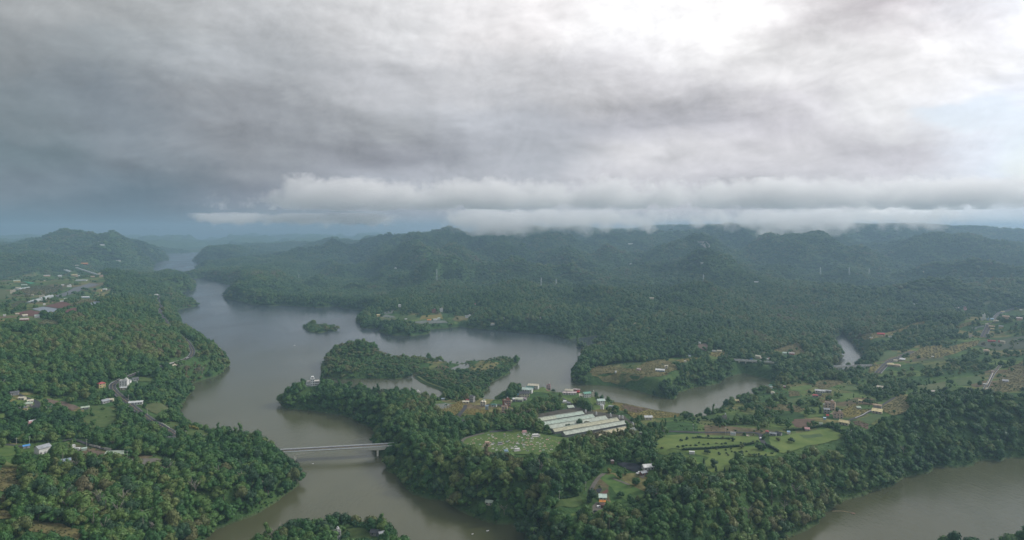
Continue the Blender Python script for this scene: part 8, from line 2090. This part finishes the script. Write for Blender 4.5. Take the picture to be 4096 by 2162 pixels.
# ---------------------------------------------------------------- tombs
CEM_MID = float(np.array(CEMETERY)[:, 1].mean())
def build_tombs():
    r = random.Random(3); kinds = []
    for nm, c, lab in (('white', (0.62, 0.61, 0.58), 'small white tomb among the grass of the cemetery'), ('pink', (0.55, 0.40, 0.34), 'small pinkish tomb among the grass of the cemetery'), ('grey', (0.30, 0.31, 0.31), 'small grey tomb among the grass of the cemetery'), ('tan', (0.50, 0.42, 0.30), 'small tan tomb among the grass of the cemetery'), ('mint', (0.42, 0.52, 0.48), 'small greenish tomb among the grass of the cemetery')):
        m = material('tomb_' + nm, tuple(v * .62 for v in c), .8, .25, .8)
        kinds.append((MB().slab([(-1.6, -1.2), (1.6, -1.2), (1.9, .6), (1.2, 1.5), (-1.2, 1.5), (-1.9, .6)], -.6, .32).mesh('mound', m), MB().hull([[(-.7, .35, .32), (.7, .35, .32), (.7, .75, .32), (-.7, .75, .32)], [(-.6, .4, 1.35), (.6, .4, 1.35), (.6, .7, 1.35), (-.6, .7, 1.35)]]).mesh('headstone', m), lab))
    def put(n, poly, group, small, lab2):
        P = np.array(poly); c = 0; spots = []
        while c < n and len(spots) < 4000:
            x = r.uniform(P[:, 0].min(), P[:, 0].max()); y = r.uniform(P[:, 1].min(), P[:, 1].max()); spots.append(1)
            if not inside(poly, np.array([x]), np.array([y]))[0]: continue
            if any((x - t[0]) ** 2 + (y - t[1]) ** 2 < 20 for t in done): continue
            done.append((x, y)); c += 1; k = r.choices(range(5), (5, 3, 1.6, 3, 1.4))[0]; mo, hs, lab = kinds[k]
            px_ = x / y * 2703 + 2048; ln = lab2 or lab.replace('of the cemetery', 'at the left end of the cemetery' if px_ < 1945 else 'at the right end of the cemetery' if px_ > 2150 else ('in the front middle of the cemetery' if y < CEM_MID else 'in the back middle of the cemetery'))
            o = tag(empty('tomb', (x, y, float(FLD.h(x, y)) + .55), .25 + r.uniform(-.5, .5)), ln, 'tomb', group); s = r.choice((.35, .5, .5, .65, .8, 1.05)) * small; o.scale = (s, s, s)
            link('mound', mo, o); link('headstone', hs, o)
    done = [(t[0], t[1]) for t in BIG_TOMBS]
    put(175, CEMETERY, 'small tombs scattered in the cemetery', 1.0, None)
    put(26, CEMETERY_SMALL, 'pale stones and tombs beside the yellow field', .95, 'pale stone tomb in the small plot left of the yellow field')
    for x, y, w, pt, label in BIG_TOMBS:
        R = tag(empty('tomb', (x, y, float(FLD.h(x, y)) + .5), .2), label, 'tomb'); m = paint(pt); q = w / 2
        MB().box(-q, q, -q * .6, q * .6, -.8, .5).build('plinth', paint('concrete') if pt != 'concrete' else m, R)
        MB().box(-q * .7, q * .7, q * .0, q * .5, .502, 2.2).build('chamber', m, R); MB().prism([(-q * .1, 2.202), (q * .6, 2.202), (q * .25, 3.1)], -q * .8, q * .8).build('roof', m, R)
        for sx in (-1, 1): MB().box(sx * q * .92 - .15, sx * q * .92 + .15, -q * .55, q * .55, .502, 1.3).build('side_wall', m, R)
build_tombs()

# ---------------------------------------------------------------- hedges and single trees
def hedge(line, h, label):
    P = np.array(line); s = np.concatenate([[0], np.cumsum(np.hypot(*np.diff(P, axis=0).T))]); n = max(6, int(s[-1] / .5)); q = np.linspace(0, s[-1], n)
    r = np.random.default_rng(len(label)); x = np.interp(q, s, P[:, 0]) + r.normal(0, .3, n); y = np.interp(q, s, P[:, 1]) + r.normal(0, .3, n); z = FLD.h(x, y) + .3
    o3 = np.array([P[0, 0], P[0, 1], float(z[0])]); k = 14; c = np.stack([x, y, z + h * .5], -1)[:, None] - o3
    u = r.normal(size=(n, k, 3)); u /= np.linalg.norm(u, axis=2)[..., None]; p = c + u * np.array([.55 * h ** .5 + .3, .55 * h ** .5 + .3, h * .52]); nn = u + r.normal(size=u.shape) * .4; nn /= np.linalg.norm(nn, axis=2)[..., None]
    t = np.cross(nn, r.normal(size=u.shape)); t /= np.linalg.norm(t, axis=2)[..., None]; b = np.cross(nn, t); sz = r.uniform(.3, .55, (n, k, 1))
    V = np.stack([p - t * sz, p - b * sz * .7, p + t * sz, p + b * sz * .7], 2).reshape(-1, 3); Q = np.arange(len(V)).reshape(-1, 4)
    R = tag(empty('hedge', tuple(o3)), label, 'hedge', 'clipped hedges round the lawns'); link('foliage', big_mesh('foliage', V, Q, [LEAF_DARK]), R)
    A = np.column_stack([np.interp(np.linspace(0, s[-1], 24), s, P[:, 0]), np.interp(np.linspace(0, s[-1], 24), s, P[:, 1])]); Z = FLD.h(A[:, 0], A[:, 1])
    cb = MB().hull([[(a - o3[0] - .3, b_ - o3[1] - .3, zz - o3[2] - .2), (a - o3[0] + .3, b_ - o3[1] + .3, zz - o3[2] - .2), (a - o3[0] + .3, b_ - o3[1] + .3, zz - o3[2] + h * .8), (a - o3[0] - .3, b_ - o3[1] - .3, zz - o3[2] + h * .8)] for (a, b_), zz in zip(A, Z)]); cb.build('branches', LEAF_DARK, R)
for h_ in HEDGES: hedge(*h_)
SETS = dict(dark=CROWN_DARK, olive=CROWN_OLIVE, bright=CROWN_BRIGHT, mixed=CROWNS, yellow=[crown_mesh('crown', LEAF_YELLOW, 81, 'round', 260, 1.0)])
def cone_mesh(seed):
    r = np.random.default_rng(seed); n = 260; h = r.uniform(0, 1, n) ** .8; a = r.uniform(0, 6.283, n); rad = (1 - h) * 2.0 + .15
    p = np.stack([rad * np.cos(a), rad * np.sin(a), .8 + h * 7.2], -1); u = np.stack([np.cos(a), np.sin(a), np.full(n, .45)], -1) + r.normal(0, .3, (n, 3)); u /= np.linalg.norm(u, axis=1)[:, None]
    t = np.cross(u, r.normal(size=(n, 3))); t /= np.linalg.norm(t, axis=1)[:, None]; b = np.cross(u, t); s = r.uniform(.35, .65, (n, 1))
    V = np.stack([p - t * s, p - b * s * .7, p + t * s, p + b * s * .7], 1).reshape(-1, 3); return big_mesh('crown', V, np.arange(len(V)).reshape(-1, 4), [LEAF_DARK])
SETS['cone'] = [cone_mesh(4)]
PALE_TRUNK = trunk_mesh('trunk', PALE_BARK, 6.0, .32, 3, 4)
def tree(x, y, size, kind, label, group=None, tall=1.0, seed=0, name='tree', trunk=None, z=None):
    z = float(FLD.h(x, y)) if z is None else z
    R = tag(empty(name, (x, y, z), (x * 1.7 + y) % 6.28), label, 'tree', group); R.scale = (size, size, size * tall)
    ms = SETS[kind]; link('crown', ms[seed % len(ms)], R); link('trunk', trunk or TRUNK, R); return R
for i, (x, y, w, kind, label) in enumerate(LAWN_TREES): tree(x, y, max(.35, w / 8.6), kind, label, None, .95, i, trunk=PALE_TRUNK if 'pale' in label else None)
def build_lawn_trees():
    for i, (x, y, w) in enumerate(LAWN_SMALL):
        side = 'in the middle hedge row' if 8 <= i < 23 else 'on the upper lawn' if i < 8 else 'on the lower lawn'
        kind = 'olive' if i % 5 == 3 else 'dark'
        tree(x, y, w / 9.5, kind, 'small %s tree planted %s of the park' % ({'olive': 'olive green', 'dark': 'dark green'}[kind], side), 'small planted trees on the park lawns', .8, i)
    for i, (x, y) in enumerate(CONES): tree(x, y, .75, 'cone', 'small pointed conifer at the lower rim of the park lawn', 'pointed conifers at the lawn rim', 1.0, 0, 'conifer')
    for i, (x, y, w) in enumerate(YELLOWS):
        tree(x, y, max(.35, w / 9.0), 'yellow', 'yellow leaved tree in the short row by the lakeside lawn' if i < 6 else 'yellow bush tree right beside the bright white shed' if i == 6 else 'yellow green bush tree at the bend of the gravel track', 'yellow leaved trees' if i < 6 else None, .8, 0)
    for i, (x, y) in enumerate(ROW): tree(x, y, .62 + .08 * ((i * 5) % 4), 'mixed', 'slim tree in the tall dense row along the left side of the park lawn', 'tall tree row beside the park lawn', 1.5, 4, 'tree')
build_lawn_trees()

# ---------------------------------------------------------------- the woods
def build_forest():
    x, y, z, s, zs = forest_points(); n = len(x); r = np.random.default_rng(8)
    far_open = tree_density(x, y) < .6; pick = r.integers(0, 8, n); pick = np.where((pick == 4) & (r.uniform(0, 1, n) < .5), 0, pick); u_ = r.uniform(0, 1, n); pick = np.where(far_open & (u_ < .03) & (y < 1400), 8, np.where((u_ > .988) & (y < 1300), 9, pick)); turn = np.stack([r.normal(0, .06, n), r.normal(0, .06, n), r.uniform(0, 6.28, n)], -1)
    # the trees that stand largest before the lookout are trees of their own, with trunk and crown
    R = np.hypot(x, y); py = (CAMH - z - 4 * s) / y; inview = (py < (2162 - 920) / 2703 * 1.0) & (np.abs(x / y) < 2048 / 2703 * .995) & (y > 0)
    order = np.argsort(np.where(inview & (pick < 8), -(s * 9.0) / R, 0.0)); single = order[:300]; wood = np.ones(n, bool); wood[single] = False
    where = np.full(n, 5)
    for li, poly in enumerate(LANDS): where[inside(poly, x, y)] = {0: 0, 1: 1, 2: 2, 3: 3, 4: 3, 5: 4, 6: 5, 7: 6, 8: 6}[li]
    places = ['in the left bank wood', 'in the mountain wood', 'in the peninsula bank wood', 'on the low island', 'on the near wooded spit', 'on the bottom right bank', 'on the islet']
    for i in single:
        k = r.choice(['mixed', 'mixed', 'mixed', 'olive', 'bright', 'dark', 'dark']); form = 'small' if s[i] < .8 else 'large' if s[i] > 1.25 else 'medium'; col = {'mixed': 'mid green', 'olive': 'olive', 'bright': 'bright green', 'dark': 'dark green'}[k]
        pl = places[where[i]]
        if where[i] == 2: pl = 'in the peninsula bank wood' if x[i] < 60 else 'in the right bank wood' if x[i] > 230 else 'in the wood below the grassy knoll'
        sx = x[i] / y[i] * 2703 + 2048; sy = 920 + (CAMH - z[i]) / y[i] * 2703
        if where[i] == 0: pl += ', in the bottom left corner' if sx < 260 and sy > 1900 else ' at the left margin' if sx < 260 else ' close to the water' if FLD.s(x[i], y[i]) < 22 else ' near the brown crop patches' if sx < 480 else ' high above the river bend' if sy < 1980 else ' at the lower edge of the view'
        elif where[i] == 2: pl += ' close to the water' if FLD.s(x[i], y[i]) < 22 else ' near the bottom edge' if sy > 2060 else ' half way up the slope'
        elif where[i] == 4: pl += ', left of its lawn' if sx < 1330 else ', right of its lawn' if sx > 1480 else ', behind its lawn'
        tree(float(x[i]), float(y[i]), float(s[i]), k, '%s %s tree %s' % (col, form, pl), 'large near trees ' + places[where[i]], float(zs[i] / s[i]), int(i), z=float(z[i]))
    low = (where == 3) & (y < 1500) & ~((x < -285) & (y > 1230)); s = np.where(low, s * .72, s); zs = np.where(low, zs * .55, zs)
    islet = where == 6; s = np.where(islet, s * .5, s); zs = np.where(islet, zs * .42, zs)
    g = scatter_group('forest', CROWNS); g_isle = scatter_group('isle_wood', [crown_mesh('crown', LEAF_BRIGHT, 90, 'round', 300, 1.1), CROWNS[0], crown_mesh('crown', LEAF_OLIVE, 91, 'wide', 300, 1.1), CROWN_BRIGHT[0], CROWNS[2]])
    labs = ['dense mixed wood covering the left bank', 'hazy forest covering the mountains across the lake', 'mixed wood covering the peninsula and the right bank', 'light green wood on the low island', 'wood on the spit at the bottom of the view', 'wood on the near bank at the bottom right', 'bushy wood on the long thin islet']
    for w in range(7):
        m = wood & (where == w)
        if m.any(): tag(scatter('forest', g_isle if w == 3 else g, np.stack([x, y, z], -1)[m], pick[m] % 5 if w == 3 else pick[m], np.stack([s, s, zs], -1)[m], turn[m]), labs[w], None, None, 'stuff')
    print('trees', n)
    # bushes and saplings under and between the trees
    out = []
    for cell, r0, r1, sc in ((4.2, 420, 1250, 1.0), (8.0, 1250, 2200, 1.6)):
        hx = r1 * math.sin(.75); bx, by = jitter_grid(cell, -hx, hx, r0 * .7, r1, r); Rb = np.hypot(bx, by)
        m = (Rb > r0) & (Rb < r1) & (np.abs(np.arctan2(bx, by)) < .72); bx, by = bx[m], by[m]; m = FLD.s(bx, by) > -1.2; bx, by = bx[m], by[m]
        d = tree_density(bx, by); m = (d > .02) & (r.uniform(0, 1, bx.shape) < np.where(d < .5, d * 1.3, 1.0)) & (r.uniform(0, 1, bx.shape) < np.where(FLD.s(bx, by) < 16, 1.0, 0.0) + .25 + .55 * (fbm(bx / 40, by / 40, 401, 3) > .5)); bx, by = bx[m], by[m]
        out.append(np.stack([bx, by, FLD.h(bx, by), np.full(bx.shape, sc) * r.uniform(.5, 1.5, bx.shape)], -1))
    O = np.concatenate(out); n = len(O); lo = [CROWN_SHRUB, crown_mesh('shrub', LEAF, 72, 'shrub', 80, .6)]
    tag(scatter('undergrowth', scatter_group('bushes', lo), O[:, :3], r.integers(0, 2, n), np.stack([O[:, 3]] * 3, -1), np.stack([np.zeros(n), np.zeros(n), r.uniform(0, 6.28, n)], -1)), 'bushes and saplings between the trees and on the banks', None, None, 'stuff')
build_forest()
# ---------------------------------------------------------------- the air
def build_haze():
    m = bpy.data.materials.new('haze_air'); m.use_nodes = True; k = NT(m.node_tree); k.n.clear()
    o = k.new('ShaderNodeOutputMaterial'); v = k.new('ShaderNodeVolumePrincipled')
    v.inputs['Color'].default_value = HAZE[1] + (1,); v.inputs['Density'].default_value = HAZE[0]; v.inputs['Anisotropy'].default_value = HAZE[2]
    k.l.new(v.outputs[0], o.inputs['Volume'])
    b = MB().box(-18400, 18400, -3000, 18400, -13.0, 420.0)
    tag(b.build('haze', m), 'pale blue haze filling the air over the reservoir', None, None, 'stuff')
HAZE = (1.2e-4, (0.39, 0.58, 0.76), 0.25)
build_haze()
def build_low_cloud():
    """low cloud: scraps clinging to the mountain tops, inside the air, and the billowing bank above it"""
    def cloud_material(name, dens, lo, hi, cz, scale, rise, fade):
        m = bpy.data.materials.new(name); m.use_nodes = True; k = NT(m.node_tree); k.n.clear()
        o = k.new('ShaderNodeOutputMaterial'); v = k.new('ShaderNodeVolumePrincipled')
        p = k.new('ShaderNodeNewGeometry').outputs['Position']; g = k.new('ShaderNodeTexCoord').outputs['Generated']
        n = k.noise(p, scale, 6, 0.58, 0.3); big = k.m('ADD', k.m('MULTIPLY', k.noise(p, scale * 0.30, 3, 0.5), 0.8), k.m('MULTIPLY', k.noise(p, scale * 0.10, 2, 0.5), 1.1))
        sp = k.new('ShaderNodeSeparateXYZ'); k.l.new(g, sp.inputs[0]); gx, gy, gz = sp.outputs
        ends = k.m('MULTIPLY', k.m('MULTIPLY', k.rng(gx, 0.0, 0.22), k.rng(gx, 1.0, 0.78)), k.m('MULTIPLY', k.rng(gy, 0.0, 0.25), k.rng(gy, 1.0, 0.75)))
        gr = k.m('MULTIPLY_ADD', k.m('SUBTRACT', k.noise(p, scale * 0.55, 3, 0.55), 0.5), 1.1, gz)
        base = k.m('MULTIPLY', k.m('MULTIPLY', k.rng(gr, 0.0, rise), k.rng(gr, 1.0, fade)), k.m('MULTIPLY', k.rng(gz, 0.0, 0.06), k.rng(gz, 1.0, 0.92)))
        f = k.m('ADD', k.m('MULTIPLY', n, 1.0), big)
        f = k.m('SUBTRACT', f, k.m('ADD', k.m('MULTIPLY', gz, cz), k.m('ADD', k.m('MULTIPLY', k.m('SUBTRACT', 1.0, ends), 0.55), k.m('MULTIPLY', k.m('SUBTRACT', 1.0, base), 0.45))))
        k.l.new(k.m('MULTIPLY', k.rng(f, lo, hi), dens), v.inputs['Density']); v.inputs['Color'].default_value = (0.99, 0.99, 1, 1); v.inputs['Anisotropy'].default_value = 0.3
        k.l.new(v.outputs[0], o.inputs['Volume']); return m
    scrap = cloud_material('cloud_scraps', 0.0075, 1.32, 1.58, 0.0, 0.0110, 0.75, 0.80); bank = cloud_material('cloud_bank', 0.0065, 1.10, 1.34, .34, 0.0110, 0.22, 0.72); puff = cloud_material('cloud_puff', 0.006, 1.36, 1.62, .20, 0.020, 0.2, 0.7)
    for x0, x1, y0, y1, z0, z1, m, label in ((-1100, 3500, 4050, 4900, 165, 418, scrap, 'pale low cloud hanging on the mountain tops'), (1395, 1640, 3920, 4120, 200, 285, puff, 'small white puff of cloud before the mountain side'), (-2900, -700, 5300, 6000, 270, 418, scrap, 'grey white cloud scraps over the far lake arm'),
        (-2900, 5400, 4900, 5900, 424, 720, bank, 'long bank of billowing cloud above the mountains')):
        tag(MB().box(x0, x1, y0, y1, z0, z1).build('low_cloud', m), label, None, None, 'stuff')
build_low_cloud()
